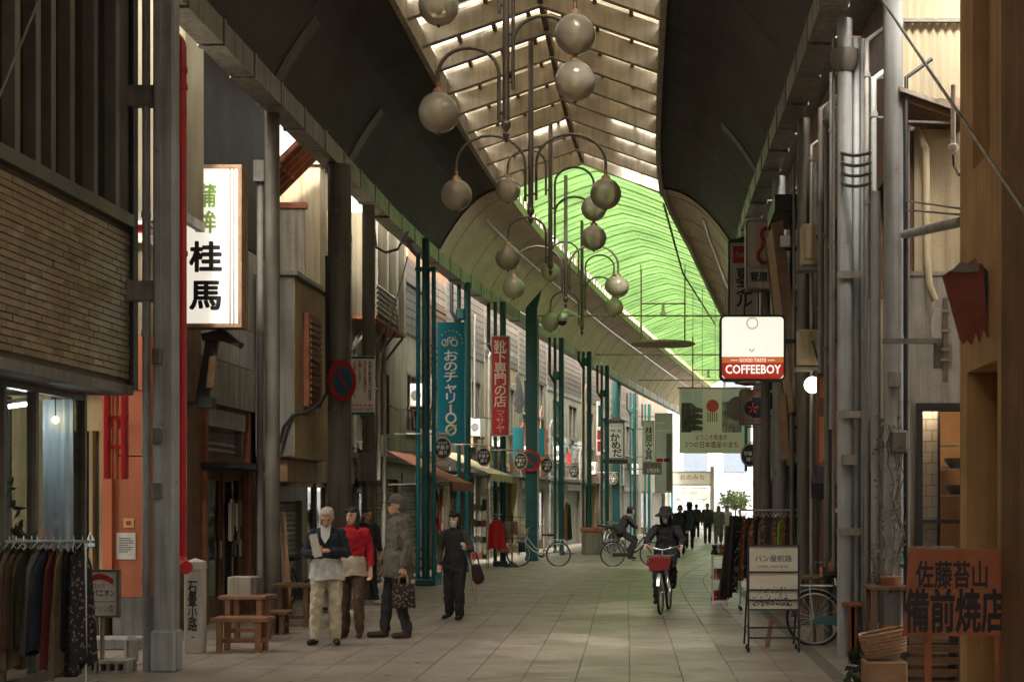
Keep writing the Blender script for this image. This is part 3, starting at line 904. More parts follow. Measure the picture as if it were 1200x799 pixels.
for i in range(nrow):
    u = 15.0; k = 0
    while True:
        half = (k == 0 and i % 2 == 0); w = rw / 2 if half else rw
        a = u - w
        if a < 12.02: break
        key = random.choice(('a', 'a', 'b', 'c')) + ('h' if half else '')
        if key not in tiles:
            q = MB().box(-0.02, 0.0, -w / 2 + 0.0015, w / 2 - 0.0015, 0.004, rh - 0.004).build('tile', {'a': m_tile, 'b': m_tile2, 'c': m_tile3}[key[0]], t1, bevel=0.004)
            for v in q.data.vertices: v.co += LOC[t1.name]
            tiles[key] = q
        else:
            q = share(tiles[key], 'tile', t1, (0, 0, 0))
        q.location = Vector((XF + random.uniform(-0.003, 0.004), a + w / 2, ZB + i * rh)) - LOC[t1.name]
        q.rotation_euler = (0, 0, random.uniform(-0.008, 0.008))
        u = a; k += 1
    ROWEND[i] = u
rest = MB(T1)
for i in range(nrow):
    u = ROWEND[i]
    while u > 9.0:
        rest.box(u - rw + 0.004, u - 0.004, -0.02, 0.0, ZB + i * rh + 0.006, ZB + (i + 1) * rh - 0.006); u -= rw
tag(rest.build('tiling', m_tile, t1), kind='stuff')
mull = [3.0, 5.0, 7.0, 9.0, 10.2, 11.3, 12.35, 12.76, 13.08, 13.5, 14.06, 14.62]
for i, u in enumerate(mull):
    MB(T1).box(u - 0.05, u + 0.05, -0.18, 0.02, ZT + 0.131, 7.999).build('mullion', m_alu, t1)
    if i < len(mull) - 1:
        MB(T1).box(u + 0.05, mull[i + 1] - 0.05, -0.10, -0.09, ZT + 0.135, 7.99).build('pane', m_glassd, t1)
# ground floor glazing set back under the tiled storey
XG = -0.42
gp = [(9.0, 0.06), (11.2, 0.06), (13.05, 0.045), (13.72, 0.06), (14.55, 0.035), (14.88, 0.05)]
for u, w in gp:
    MB(T1).box(u - w / 2, u + w / 2, XG - 0.07, XG + 0.02, 0.0, 2.81).build('glazing_post', m_alu, t1)
for i in range(len(gp) - 1):
    MB(T1).box(gp[i][0] + gp[i][1] / 2, gp[i + 1][0] - gp[i + 1][1] / 2, XG - 0.03, XG - 0.02, 0.1, 2.75).build('shop_pane', m_glassc, t1)
MB(T1).box(9.0, 14.9, XG - 0.06, XG + 0.015, 2.752, 2.815).build('transom', m_alu, t1)
MB(T1).box(9.0, 14.9, XG - 0.06, XG + 0.015, 0.0, 0.1).build('threshold', m_alu, t1)
MB(T1).box(14.86, 14.87, -4.2, XG - 0.07, 0.1, 2.75).build('end_pane', m_glassc, t1)
for n_ in (-1.2, -2.2): MB(T1).box(14.83, 14.9, n_ - 0.03, n_ + 0.03, 0.0, 2.8).build('glazing_post', m_alu, t1)
MB(T1).box(3.0, 9.0, XG - 0.1, XG, 0, 2.8).build('shop_wall', m_greyd, t1)
MB(T1).box(3.0, 14.9, -4.5, -4.3, 0, 2.8).build('back_wall', m_brownl, t1)
MB(T1).box(3.0, 14.9, -4.3, XG - 0.1, 0.0, 0.02).build('shop_floor', m_brownl, t1)
# things inside the glazed shop
D = 14.5
t = thing('reflection_sheet', 'pale blue sheet standing in for a door reflection in the glazed shop front', 'banner', (PX(68, D), D, 0.4))  # pale sheet in place of a door's reflection in the glass
g_ = [[Vector((PX(50, D) + (PX(86, D) - PX(50, D)) * i / 14, D + 0.012 * math.sin(i * 1.7), z)) for i in range(15)] for z in (0.5, 1.5, 2.74)]
MB().sheet(g_, (0, 0.004, 0)).build('cloth', mat('pale_blue_reflection', (0.50, 0.56, 0.60), 0.9, 0.1, 4), t, smooth=True)
MB().tube([P(48, 458, D), P(88, 458, D)], 0.012, 6).build('rod', m_steel, t)
lp = thing('pendant_lamp', 'small glowing bulb hanging inside the glazed shop front', 'lamp', P(65, 492, 14.42))
MB().ball(P(65, 492, 14.42), 0.035, 10, 8).build('bulb', emit_mat('bulb_glow', (1.0, 0.72, 0.38), 2), lp, smooth=True)
MB().tube([P(65, 488, 14.42), Vector((PX(65, 14.42), 14.42, 2.82))], 0.006, 5).build('cord', m_black, lp)
tl = thing('tube_lamp', 'white fluorescent tube glowing inside the glazed shop', 'lamp', P(30, 474, 13.9))
MB().bar(P(12, 476, 13.9) , P(40, 472, 14.1), 0.05, 0.035).build('tube', emit_mat('tube_glow', (0.85, 0.95, 1.0), 14), tl)
MB().bar(P(10, 469.5, 13.9), P(42, 465.5, 14.1), 0.08, 0.02).build('fitting', m_signw, tl)
bx_ = thing('display_case', 'brown display basket on a steel ring inside the glazed shop', 'display case', (PX(66, 14.62), 14.66, 0.8))
MB().lathe((PX(66, 14.62), 14.66, PZ(555, 14.2)), [(0.08, 0), (0.12, 0.04), (0.125, 0.13), (0.09, 0.16)], 16).build('basket', m_brownl, bx_, smooth=True)
MB().lathe((PX(66, 14.62), 14.66, PZ(534, 14.2)), [(0.135, 0), (0.135, 0.02)], 16).build('ring', m_steel, bx_)
MB().cyl((PX(66, 14.62), 14.66, 0.02), 0.012, PZ(555, 14.2) - 0.02, 8).build('stand', m_steel, bx_)

def leafy(name, label, cat, c, rad, n, m, size=0.06, stems=True, group=None, pot=None, hh=None):
    """plant: bent two-triangle leaves spread through a volume, with twigs"""
    base = Vector((c[0], c[1], c[2] - rad[2]))
    t = thing(name, label, cat, base, group)
    mb = MB(); st = MB()
    for i in range(n):
        while True:
            q = Vector((random.uniform(-1, 1), random.uniform(-1, 1), random.uniform(-1, 1)))
            if 0.25 < q.length < 1: break
        p = Vector((c[0] + q.x * rad[0], c[1] + q.y * rad[1], c[2] + q.z * rad[2]))
        a = Vector((random.uniform(-1, 1), random.uniform(-1, 1), random.uniform(-0.6, 0.8))).normalized()
        b = a.cross(Vector((random.uniform(-1, 1), random.uniform(-1, 1), random.uniform(-1, 1)))).normalized()
        s = size * random.uniform(0.6, 1.3)
        nrm = a.cross(b)
        mb.add([p, p + a * s * 0.5 + b * s * 0.28 + nrm * s * 0.06, p + a * s, p + a * s * 0.5 - b * s * 0.28 + nrm * s * 0.06], [(0, 1, 2), (0, 2, 3)])
        if stems and i % 6 == 0: st.tube([base + Vector((random.uniform(-.02, .02), random.uniform(-.02, .02), 0)), base.lerp(p, 0.5) + Vector((0, 0, 0.03)), p], 0.005 if size < 0.1 else 0.012, 4)
    tag(mb.build('foliage', m, t, fix=False), kind='stuff')
    if st.v: st.build('stem', m_brown, t)
    return t
leafy('potted_plant', 'dark broad-leaved plant standing behind the shop glass', 'plant', (PX(16, 13.5) - 0.06, 13.5, 1.25), (0.12, 0.18, 0.75), 70, m_leafd, 0.17)

# --- L2: orange building across the passage
D = 17.9
t2 = thing('orange_building', 'orange-red walled building with cream corrugated upper storey', 'building', (-7.6, D + 1, 0))
T2 = lambda p: Vector((p[0], D - p[1], p[2]))           # u = world x, n towards the viewpoint
xr2 = PX(171, D); xu2 = -5.9
MB(T2).box(PX(133, D), xr2, -0.3, 0, 0.55, 2.28).build('wall_panel', m_orange, t2)
MB(T2).box(PX(133, D), xr2, -0.3, 0, 2.295, 3.1).build('wall_panel', m_orange, t2)
MB(T2).box(-9.6, xr2, -0.3, 0.012, 3.105, 3.78).build('wall_panel', m_orange2, t2)
MB(T2).box(-9.6, xr2, -0.3, 0.01, 3.785, 4.9).build('wall_panel', m_cream, t2)
MB(T2).box(PX(122, D), PX(133, D) - 0.004, -0.3, 0.05, 0.35, 3.1).build('pilaster', m_orange2, t2)
MB(T2).box(PX(131, D) + 0.02, xr2 + 0.02, -0.3, 0.03, 0, 0.545).build('plinth', m_greyd, t2)
MB(T2).box(PX(60, D), PX(122, D) - 0.003, -0.35, -0.05, 2.6, 3.1).build('door_head', m_cream2, t2)
for a, b in ((105, 109), (117, 121.5), (60, 66)):
    MB(T2).box(PX(a, D), PX(b, D), -0.2, 0.02, 0, 2.6).build('door_jamb', m_cream2, t2)
MB(T2).box(PX(66, D), PX(105, D), -0.15, -0.13, 0.05, 2.6).build('door_pane', m_glassd, t2)
MB(T2).box(PX(109, D), PX(117, D), -0.2, -0.1, 0, 2.6).build('door_panel', m_grey, t2)
MB(T2).box(-9.6, PX(60, D), -0.3, 0, 0, 3.1).build('wall_panel', m_cream2, t2)
MB(T2).box(xr2 - 0.2, xr2 - 0.001, -0.7, -0.301, 0, 4.9).build('side_wall', m_orange, t2)
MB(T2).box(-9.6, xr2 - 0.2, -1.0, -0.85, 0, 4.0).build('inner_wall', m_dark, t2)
MB(T2).box(-9.6, xr2 + 0.05, -0.7, 0.08, 4.905, 5.02).build('ledge', m_signw, t2)
MB(T2).box(-9.6, xr2 + 0.03, -0.68, 0.05, 5.023, 5.12).build('ledge_stripe', m_redp, t2)
MB(T2).box(-9.6, xr2 + 0.06, -0.7, 0.1, 5.123, 5.17).build('ledge', m_signw, t2)
corrugated(T2, t2, -8.0, xu2, 5.3, 9.6, 0.0, m_corr, amp=0.014)
T2s = lambda p: Vector((xu2 + 0.01 + p[1], D + p[0], p[2]))
corrugated(T2s, t2, 0.0, 0.72, 5.3, 9.6, 0.0, m_corr, amp=0.014)
MB(T2).box(-8.0, xu2 + 0.04, -0.05, 0.05, 5.18, 5.295).build('sheet_rail', m_galv, t2)
MB(T2).box(xu2 - 0.04, xu2 + 0.04, -0.72, -0.06, 5.18, 5.295).build('sheet_rail', m_galv, t2)
for z in (6.3, 7.4): MB(T2).box(xu2 - 0.03, xu2 - 0.008, -0.72, -0.06, z, z + 0.04).build('sheet_rail', m_cold, t2)
# notices on the orange wall
n1 = thing('notice', 'white printed notice on the orange wall', 'notice', P(148, 655, D - 0.02))
MB(T2).box(PX(136.5, D), PX(159, D), 0.003, 0.01, PZ(655, D), PZ(624, D)).build('sheet', m_signw, n1)
for i in range(7):
    MB(T2).box(PX(140, D), PX(random.uniform(150, 157), D), 0.012, 0.013, PZ(631 + i * 2.6, D), PZ(630 + i * 2.6, D)).build('text_line', m_cold, n1)
n2 = thing('sticker', 'small yellow and red sticker above the white notice', 'sticker', P(151, 617, D - 0.02))
MB(T2).box(PX(145, D), PX(157, D), 0.003, 0.008, PZ(618, D), PZ(607, D)).build('backing', mat('yellow_sticker', (0.65, 0.45, 0.12)), n2)
MB().lathe((0, 0, 0), [(0.03, 0), (0.03, 0.003)], 12)
MB(T2).box(PX(148, D), PX(154, D), 0.010, 0.012, PZ(615, D), PZ(610, D)).build('emblem', m_rink, n2)
n3 = thing('sticker', 'white triangular warning sticker on the grey door', 'sticker', P(107, 632, D))
MB(T2).prism([(PX(102, D), PZ(633, D)), (PX(112, D), PZ(633, D)), (PX(107, D), PZ(622, D))], lambda u, v, q: (u, q, v), 0.024, 0.028).build('backing', m_signw, n3)
MB(T2).box(PX(106.3, D), PX(107.7, D), 0.03, 0.032, PZ(632, D), PZ(626, D)).build('mark', m_teal, n3)
n4 = thing('sticker', 'blue and white strip sticker under the triangular one', 'sticker', P(107, 640, D))
MB(T2).box(PX(102, D), PX(112, D), 0.024, 0.028, PZ(640, D), PZ(636, D)).build('backing', mat('sticker_blue', (0.35, 0.5, 0.6)), n4)
# red hose frame of two channel posts
D3 = 17.4
hf = thing('pipe_guard', 'red steel channel frame of two posts fixed before the orange wall', 'pipe guard', (PX(134, D3), D3, 2.0))
for a, b in ((123, 128.5), (143.5, 149)):
    MB().box(PX(a, D3), PX(b, D3), D3 - 0.06, D3 + 0.06, PZ(561, D3), PZ(454, D3)).build('post', m_redp, hf, bevel=0.01)
for y_ in (490, 524):
    MB().box(PX(127, D3), PX(150, D3), D3 - 0.03, D3 + 0.03, PZ(y_ + 2, D3), PZ(y_ - 3, D3)).build('clip', m_redp, hf)
MB().box(PX(128, D3), PX(144, D3), D3 - 0.05, D3 + 0.05, PZ(459, D3), PZ(455, D3)).build('clip', m_redp, hf)
MB().box(PX(124, D3), PX(126, D3), D3 + 0.06, D + 0.0, PZ(500, D3), PZ(490, D3)).build('bracket', m_redp, hf)
pipe_on(hf, [(PX(136, D3), D3, PZ(561, D3) + 0.0), (PX(136, D3), D3, PZ(458, D3))], 0.03, m_orange2, 'pipe')

# --- L3: fish-cake shop
A3, B3 = (-6.42, 18.92), (-6.42, 23.7)
holes = [('d', 1.55, 3.35, 0.0, 2.15, {'m_f': m_brown}), ('s', 1.5, 3.3, 2.42, 3.05), ('w', 3.9, 4.6, 0.7, 2.2, {'m_f': m_brown})]
t3, T3, L3 = building('wooden_shop', 'dark wooden shop front with panelled upper wall behind the lit vertical sign', A3, B3, 8.7, 'L', m_brown, 5.0, holes)
MB(T3).box(1.3, 4.78, 0.002, 0.09, 3.12, 3.75).build('concrete_panel', m_grey, t3)
MB(T3).box(1.3, 2.9, 0.002, 0.07, 3.77, 4.35).build('concrete_panel', m_conc, t3)
MB(T3).box(2.92, 4.78, 0.002, 0.07, 3.77, 4.35).build('concrete_panel', m_conc, t3)
MB(T3).box(1.3, 4.78, 0.002, 0.05, 4.37, 5.6).build('plaster_panel', m_white, t3)
MB(T3).box(0.05, 4.78, 0.002, 0.06, 5.62, 8.6).build('dark_boarding', m_dark, t3)
MB(T3).box(0.02, 4.78, 0.065, 0.86, 8.45, 8.56).build('eave', m_greyd, t3)  # added overhang: closes the slot above and shades this front
MB(T3).box(1.3, 3.6, 0.002, 0.5, 2.2, 2.28).build('canopy', m_black, t3)
for u in (1.35, 3.45, 4.7): MB(T3).box(u, u + 0.1, 0.002, 0.06, 0, 3.1).build('post', m_redw, t3)
MB(T3).box(3.5, 4.6, 0.002, 0.03, 0.2, 0.68).build('clapboard', m_greyd, t3)
# papers pinned on the door
n5 = thing('paper_strips', 'cluster of hanging paper strips beside the shop door', 'paper', T3(Vector((2.9, 0.0, 1.2))))
for i in range(9):
    u = 2.55 + i * 0.075
    MB(T3).box(u, u + 0.065, 0.01 + 0.004 * (i % 3), 0.014 + 0.004 * (i % 3), 1.05 + random.uniform(0, 0.35), 1.75 + random.uniform(-0.05, 0.05)).build('paper', random.choice((m_signw, m_cream, m_grey)), n5)
# loudspeaker / spotlight arm above the door
sl = thing('wall_spotlight', 'dark angled wall floodlight over the shop with a cream box', 'lamp', P(245, 450, 19.4))
d_ = 19.4
MB().prism([(PX(238, d_), PZ(392, d_)), (PX(263, d_), PZ(386, d_)), (PX(284, d_), PZ(402, d_)), (PX(281, d_), PZ(408, d_)), (PX(258, d_), PZ(399, d_)), (PX(240, d_), PZ(400, d_))], lambda u, v, q: (u, q, v), d_ - 0.1, d_ + 0.1).build('hood', m_black, sl)
MB().prism([(PX(242, d_), PZ(400, d_)), (PX(256, d_), PZ(399, d_)), (PX(243, d_), PZ(470, d_)), (PX(230, d_), PZ(470, d_))], lambda u, v, q: (u, q, v), d_ - 0.05, d_ + 0.05).build('arm', m_black, sl)
MB().prism([(PX(247, d_), PZ(418, d_)), (PX(255, d_), PZ(417, d_)), (PX(252, d_), PZ(454, d_)), (PX(243, d_), PZ(455, d_))], lambda u, v, q: (u, q, v), d_ - 0.07, d_ - 0.052).build('name_plate', m_brownl, sl)
MB().box(PX(236, d_), PX(251, d_), d_ - 0.1, d_ + 0.1, PZ(478, d_), PZ(466, d_)).build('base_box', m_black, sl)
MB().box(-6.42, PX(236, d_), d_ - 0.03, d_ + 0.03, PZ(475, d_), PZ(470, d_)).build('wall_bracket', m_black, sl)
ex = thing('exit_lamp', 'small green-and-white emergency light inside the dark doorway', 'lamp', P(256, 547, 21.6))
MB().box(PX(251, 21.5), PX(261, 21.5), 21.6, 21.66, PZ(550, 21.5), PZ(544, 21.5)).build('panel', emit_mat('exit_glow', (0.55, 1.0, 0.5), 0.6), ex)

# --- L4: cream building with jutting box
t4, T4, L4 = building('cream_building', 'cream building with a jutting upper box and a dark recessed ground floor', (-6.35, 23.75), (-6.35, 27.9), 5.4, 'L', m_cream, 5.0,
                      [('s', 0.2, 1.9, 0.0, 2.0), ('d', 2.3, 3.9, 0, 2.1, {'m_f': m_alu})])
t = thing('bay_box', 'yellow-cream boxed bay with a brown louvre jutting over the street', 'bay', (-6.0, 23.6, 2.4))
MB().box(-6.32, -5.72, 22.62, 24.75, 2.42, 5.25).build('box_wall', m_cream2, t, bevel=0.01)
MB().box(-6.32, -5.735, 22.60, 22.617, 2.44, 5.24).build('side_panel', m_greyd, t)
MB().box(-6.33, -5.66, 22.56, 24.8, 5.255, 5.32).build('coping', m_galv, t)
MB().box(-6.32, -5.85, 22.7, 24.7, 2.05, 2.416).build('soffit', m_brownl, t)
lv = MB().box(-5.717, -5.62, 23.15, 23.95, 3.25, 4.75).build('louvre_box', m_redw, t, bevel=0.01)
for i in range(14): MB().box(-5.618, -5.59, 23.2, 23.9, 3.3 + i * 0.1, 3.36 + i * 0.1).build('louvre_slat', m_redw, lv)
t = thing('cream_tower', 'tall narrow cream rendered house rising behind the jutting box', 'building', (-6.5, 26.2, 0))
MB().box(-8.5, -5.95, 25.3, 27.6, 5.45, 7.6).build('wall', m_cream, t)
MB().box(-5.948, -5.9, 25.8, 27.0, 5.6, 6.9).build('recessed_panel', m_cream2, t)
MB().box(-8.5, -5.9, 25.26, 27.64, 7.602, 7.7).build('coping', m_galv, t)
# corrugated wall and rusty lean-to glazing above, open sky behind
t = thing('lean_to_roof', 'rusty red-framed lean-to glazing above the cream box', 'roof', (-6.6, 24.5, 5.4))
for i in range(5):
    y_ = 23.78 + i * 0.28
    MB().bar((-5.62, y_, 7.95), (-7.4, y_ + 0.25, 6.3), 0.05, 0.08).build('rafter', m_rust, t)
for k in (0.12, 0.4, 0.7):
    a = Vector((-5.62, 23.78, 7.95)).lerp(Vector((-7.4, 24.03, 6.3)), k); MB().bar(a, a + Vector((0, 1.12, 0)), 0.04, 0.05).build('glazing_bar', m_rust, t)
MB().sheet([[(-5.62, 23.76, 8.0), (-7.4, 24.0, 6.36)], [(-5.62, 24.95, 8.0), (-7.4, 25.2, 6.36)]], (0, 0, 0.008)).build('roof_glass', m_corr, t)
MB().box(-8.2, -6.05, 24.6, 24.66, 5.45, 6.7).build('corrugated_wall', m_corrm, t)
MB().box(-8.2, -6.02, 24.56, 24.7, 6.702, 6.8).build('wall_plate', m_rust, t)
# --- L5: white house with corrugated balcony
t5, T5, L5 = building('white_house', 'white plastered house with a corrugated balcony and wall meters', (-6.25, 27.95), (-5.95, 36.0), 6.9, 'L', m_white, 5.0,
                      [('d', 0.8, 2.4, 0, 2.1, {'m_f': m_alu}), ('w', 3.4, 4.4, 3.2, 4.6, {'cols': 2}), ('w', 6.2, 7.3, 3.4, 4.8, {'cols': 2}), ('s', 3.2, 5.4, 0, 2.5), ('s', 5.7, 7.8, 0, 2.4)])
bl = thing('balcony', 'cream corrugated balcony box on rusty brackets over the white house', 'balcony', (-5.95, 30.4, 5.3))
Tb = lambda p: Vector((-5.72 + p[1], p[0], p[2]))
corrugated(Tb, bl, 28.9, 32.2, 5.45, 7.5, 0.0, m_corr, pitch=0.12, amp=0.02)
Tb2 = lambda p: Vector((p[0], 28.9 - p[1], p[2]))
corrugated(Tb2, bl, -6.2, -5.72, 5.45, 7.5, 0.0, m_corr, pitch=0.12, amp=0.02)
corrugated(Tb, bl, 28.85, 31.0, 5.5, 6.1, 0.06, m_corrm, pitch=0.1, amp=0.02, horiz=True)
MB().box(-6.2, -5.68, 28.86, 32.25, 5.38, 5.445).build('floor_plate', m_rust, bl)
for y_ in (28.95, 30.1, 31.2, 32.1):
    MB().box(-5.70, -5.655, y_, y_ + 0.05, 5.45, 7.5).build('post', m_alu, bl)
    MB().bar((-6.22, y_, 4.7), (-5.72, y_, 5.36), 0.05).build('bracket', m_galv, bl)
for i in range(3):
    p_ = [(-6.05 + 0.02 * i, 30.4 + i * 0.5, 0.0 + (2.2 if i == 1 else 0)), (-6.05 + 0.02 * i, 30.4 + i * 0.5, 5.0)]
    q = thing('downpipe', ['white downpipe on the white house by the notice board', 'short white downpipe ending above the meters', 'white downpipe near the red awning'][i], 'pipe', p_[0])
    pipe_on(q, p_, 0.05, m_white, 'shaft')
for i, (px, py) in enumerate(((430, 530), (430, 565))):
    q = thing('electric_meter', ['upper grey electric meter on the white house', 'lower grey electric meter on the white house'][i], 'meter', (-6.1, 29.5, PZ(py + 14, 29.5)))
    MB().box(-6.24, -6.0, 29.4, 29.75, PZ(py + 13, 29.5), PZ(py - 13, 29.5)).build('case', m_galv, q, bevel=0.02)
    MB().lathe((0, 0, 0), [(0.09, 0), (0.09, 0.05), (0.06, 0.08)], 14)
    mbb = MB(lambda p: Vector((-6.12 + p[0], 29.395 - p[2], PZ(py, 29.5) + p[1]))); mbb.lathe((0, 0, 0), [(0.09, 0), (0.09, 0.04), (0.05, 0.06)], 14); mbb.build('dial', m_glassd, q, smooth=True)
q = thing('wall_lantern', 'black wrought-iron wall lantern on the white house', 'lamp', (-5.9, 28.6, 3.3))
MB().tube([(-6.2, 28.6, 3.8), (-5.95, 28.6, 3.9), (-5.85, 28.6, 3.75)], 0.02, 6).build('arm', m_black, q)
MB().lathe((-5.85, 28.6, 3.35), [(0.05, 0), (0.1, 0.1), (0.12, 0.35), (0.03, 0.42)], 8).build('cage', m_black, q)

# --- far left street front
def left_block(name, label, d0, d1, H, m, holes, off=1.25, **k):
    H += 1.4
    return building(name, label, (XL(d0) - off, d0), (XL(d1) - off, d1), H, 'L', m, 5.0, holes, **k)
stock_cols = [m_redp, m_cream, m_white, m_brownl, m_teal, m_grey, mat('stock_blue', (0.08, 0.16, 0.32)), mat('stock_pink', (0.5, 0.22, 0.2))]
b6, T6, _ = left_block('brown_house', 'house with brown louvred upper storey behind the blue banner', 36.05, 40.2, 7.2, m_brownl,
    [('s', 0.3, 2.2, 0, 2.6), ('d', 2.5, 3.9, 0, 2.2), ('w', 0.5, 1.9, 5.0, 6.6, {'m_f': m_brown, 'cols': 2}), ('w', 2.4, 3.8, 4.9, 6.6, {'m_f': m_brown, 'cols': 2})])
for i in range(14): MB(T6).box(0.02, 4.1, 0.002, 0.04, 4.7 + i * 0.17, 4.82 + i * 0.17).build('louvre_slat', m_brown, b6)
b7, T7, _ = left_block('grey_house', 'grey rendered house with barred window behind the red vertical sign', 40.25, 45.0, 7.3, m_grey,
    [('g', 0.4, 4.3, 0.0, 2.5, {'cols': stock_cols}), ('w', 1.2, 2.3, 4.0, 5.4, {'cols': 3}), ('w', 3.0, 4.2, 4.0, 5.4, {'cols': 3})])
b8, T8, _ = left_block('cream_house', 'pale cream house with a curved dark ornament behind the broad teal column', 45.05, 50.2, 7.4, m_cream,
    [('s', 0.4, 2.4, 0, 2.5), ('g', 2.7, 4.9, 0, 2.4, {'cols': stock_cols}), ('w', 3.4, 4.4, 4.2, 5.6)])
b9, T9, _ = left_block('brick_house', 'house with red brick panel and dark upper window', 50.25, 55.5, 6.8, m_grey,
    [('s', 0.4, 2.6, 0, 2.5), ('d', 3.0, 4.8, 0, 2.3), ('w', 0.8, 2.4, 4.9, 6.2, {'cols': 2}), ('w', 3.2, 4.6, 4.9, 6.2, {'cols': 2})])
for i in range(12):
    for j in range(8):
        MB(T9).box(0.3 + j * 0.6 + (0.3 if i % 2 else 0), 0.3 + j * 0.6 + 0.575 + (0.3 if i % 2 else 0), 0.003, 0.035, 2.75 + i * 0.15, 2.885 + i * 0.15).build('brick', m_brick, b9)
b10, T10, _ = left_block('white_tiled_house', 'white tiled house with a black drainpipe', 55.55, 63.0, 7.0, m_white,
    [('s', 0.5, 3.2, 0, 2.5), ('s', 4.0, 7.0, 0, 2.5), ('w', 1.0, 2.6, 4.4, 5.8, {'cols': 2}), ('w', 4.4, 6.2, 4.4, 5.8, {'cols': 2})])
for i in range(9):
    for j in range(12):
        MB(T10).box(0.05 + j * 0.62, 0.63 + j * 0.62, 0.002, 0.02, 2.6 + i * 0.2 - (0), 2.78 + i * 0.2).build('wall_tile', m_wtile if (i * 7 + j * 3) % 5 else m_white, b10)
b11, T11, _ = left_block('beige_house', 'beige house front with shop shelves next to the watch shop sign', 63.05, 70.5, 7.1, m_cream,
    [('g', 0.5, 3.6, 0, 2.5, {'cols': stock_cols}), ('s', 4.0, 7.0, 0, 2.6), ('w', 1.0, 2.8, 4.2, 5.8, {'cols': 2}), ('w', 4.4, 6.4, 4.2, 5.8, {'cols': 2})])
b12, T12, _ = left_block('grey_shop', 'grey shop building behind the stationery sign', 70.55, 80.0, 7.0, m_grey,
    [('d', 0.8, 3.6, 0, 2.4), ('s', 4.2, 8.6, 0, 2.6), ('w', 1.2, 3.6, 4.2, 5.8, {'cols': 2}), ('w', 5.0, 8.0, 4.2, 5.8, {'cols': 3})])
b13, T13, _ = left_block('corner_shop', 'last shop building on the left by the bright street end', 80.05, 92.0, 7.0, m_white,
    [('d', 1.0, 4.6, 0, 2.4), ('s', 5.4, 11.0, 0, 2.6), ('w', 2.0, 5.0, 4.2, 5.8, {'cols': 3}), ('w', 6.5, 10.5, 4.2, 5.8, {'cols': 3})])
# tall backs closing the sky above the low left fronts
# --- right side
# R1: brown plaster building
XRF = 2.15
t = thing('brown_plaster_building', 'brown plastered building with a tall niche beside the carved board', 'building', (4.0, 6.5, 0))
TR = lambda p: Vector((XRF - p[1], p[0], p[2]))
wall_with_holes(TR, 10.44, 9.2, [(9.28, 10.2, 0.0, 2.62), (9.5, 10.02, 4.0, 7.5)], 0.45).build('wall', m_plas, t)
MB(TR).box(9.2, 10.3, -0.6, -0.452, 0.0, 8.0).build('niche_back', m_plasd, t)
MB(TR).box(7.3, 8.96, 0.002, 0.05, 0.0, 9.2).build('pilaster', m_plasd, t)
MB(TR).box(-6, 10.44, -5, -0.61, 0, 9.1).build('inner_wall', m_plasd, t)
MB(TR).box(-6, 10.5, -5, 0.08, 9.21, 9.4).build('coping', m_greyd, t)
# R2: rear yard wall with tiled kitchen window
D = 13.55
t = thing('yard_building', 'grey-panelled building with a white-tiled lit kitchen window', 'building', (4.0, D + 1.5, 0))
TY = lambda p: Vector((p[0], D - p[1], p[2]))
xw0, xw1 = PX(1041, D), 6.0
ox0, ox1, oz0, oz1 = PX(1081, D), PX(1150, D), 0.85, PZ(481, D)
mb = wall_with_holes(lambda p: TY(Vector((p[0] + xw0, p[1], p[2]))), xw1 - xw0, PZ(320, D), [(ox0 - xw0, ox1 - xw0, oz0, oz1)], 0.15)
mb.build('wall', m_grey, t)
MB(TY).box(PX(1074, D), xw1, -0.3, -0.12, PZ(320, D) + 0.002, PZ(148, D)).build('upper_wall', m_cream, t)
MB(TY).box(PX(1041, D), PX(1074, D) - 0.003, -0.3, -0.16, PZ(320, D) + 0.002, PZ(148, D)).build('timber_wall', m_brown, t)
MB(TY).box(PX(1040, D), PX(1041, D) + 0.08, -0.25, -0.151, 0, 7.4).build('corner_post', m_brown, t)
MB(TY).prism([(PX(1050, D), PZ(118, D)), (PX(1126, D), PZ(146, D)), (PX(1126, D), PZ(152, D)), (PX(1050, D), PZ(126, D))], lambda u, v, q: (u, q, v), -0.4, 0.25).build('eave', m_brown, t)
MB(TY).prism([(PX(1048, D), PZ(112, D)), (PX(1128, D), PZ(140, D)), (PX(1128, D), PZ(145, D)), (PX(1048, D), PZ(117, D))], lambda u, v, q: (u, q, v), -0.4, 0.3).build('eave_sheet', m_corrm, t)
corrugated(TY, t, PX(1055, D), PX(1135, D), PZ(112, D), 8.4, -0.1, translucent_mat('cream_fibreglass', (0.55, 0.49, 0.36), (0.60, 0.54, 0.40), 0.5, 1.5, 0.2), amp=0.014)
MB(TY).box(PX(1055, D), PX(1135, D), -0.09, -0.04, PZ(24, D), PZ(20, D)).build('sheet_rail', m_cold, t)
MB(TY).box(xw0, xw1, -0.05, 0.012, PZ(323, D), PZ(318, D)).build('flashing', m_galv, t)
MB(TY).box(ox0 - 0.06, ox1, -0.14, 0.02, oz1, oz1 + 0.07).build('lintel', m_black, t)
MB(TY).box(ox0 - 0.06, ox0, -0.14, 0.018, oz0, oz1).build('window_jamb', m_black, t)
MB(TY).box(ox0 - 0.06, ox1, -0.14, 0.03, oz0 - 0.05, oz0 - 0.002).build('window_sill', m_black, t)
tb = MB(TY).box(ox0 - 0.1, PX(1107, D), -0.42, -0.36, 0.6, oz1 + 0.3).build('tile_backing', m_grey, t)
tw, thh = 0.12, 0.105
z = 0.62; i = 0
while z < oz1 + 0.2:
    x = ox0 - 0.08 - (tw / 2 if i % 2 else 0)
    while x < PX(1106, D):
        MB(TY).box(x, min(x + tw - 0.006, PX(1107, D)), -0.359, -0.348, z, z + thh - 0.006).build('white_tile', m_wtile, tb)
        x += tw
    z += thh; i += 1
MB(TY).box(PX(1107, D), PX(1109, D), -0.6, -0.3, 0.6, oz1 + 0.2).build('door_post', m_black, t)
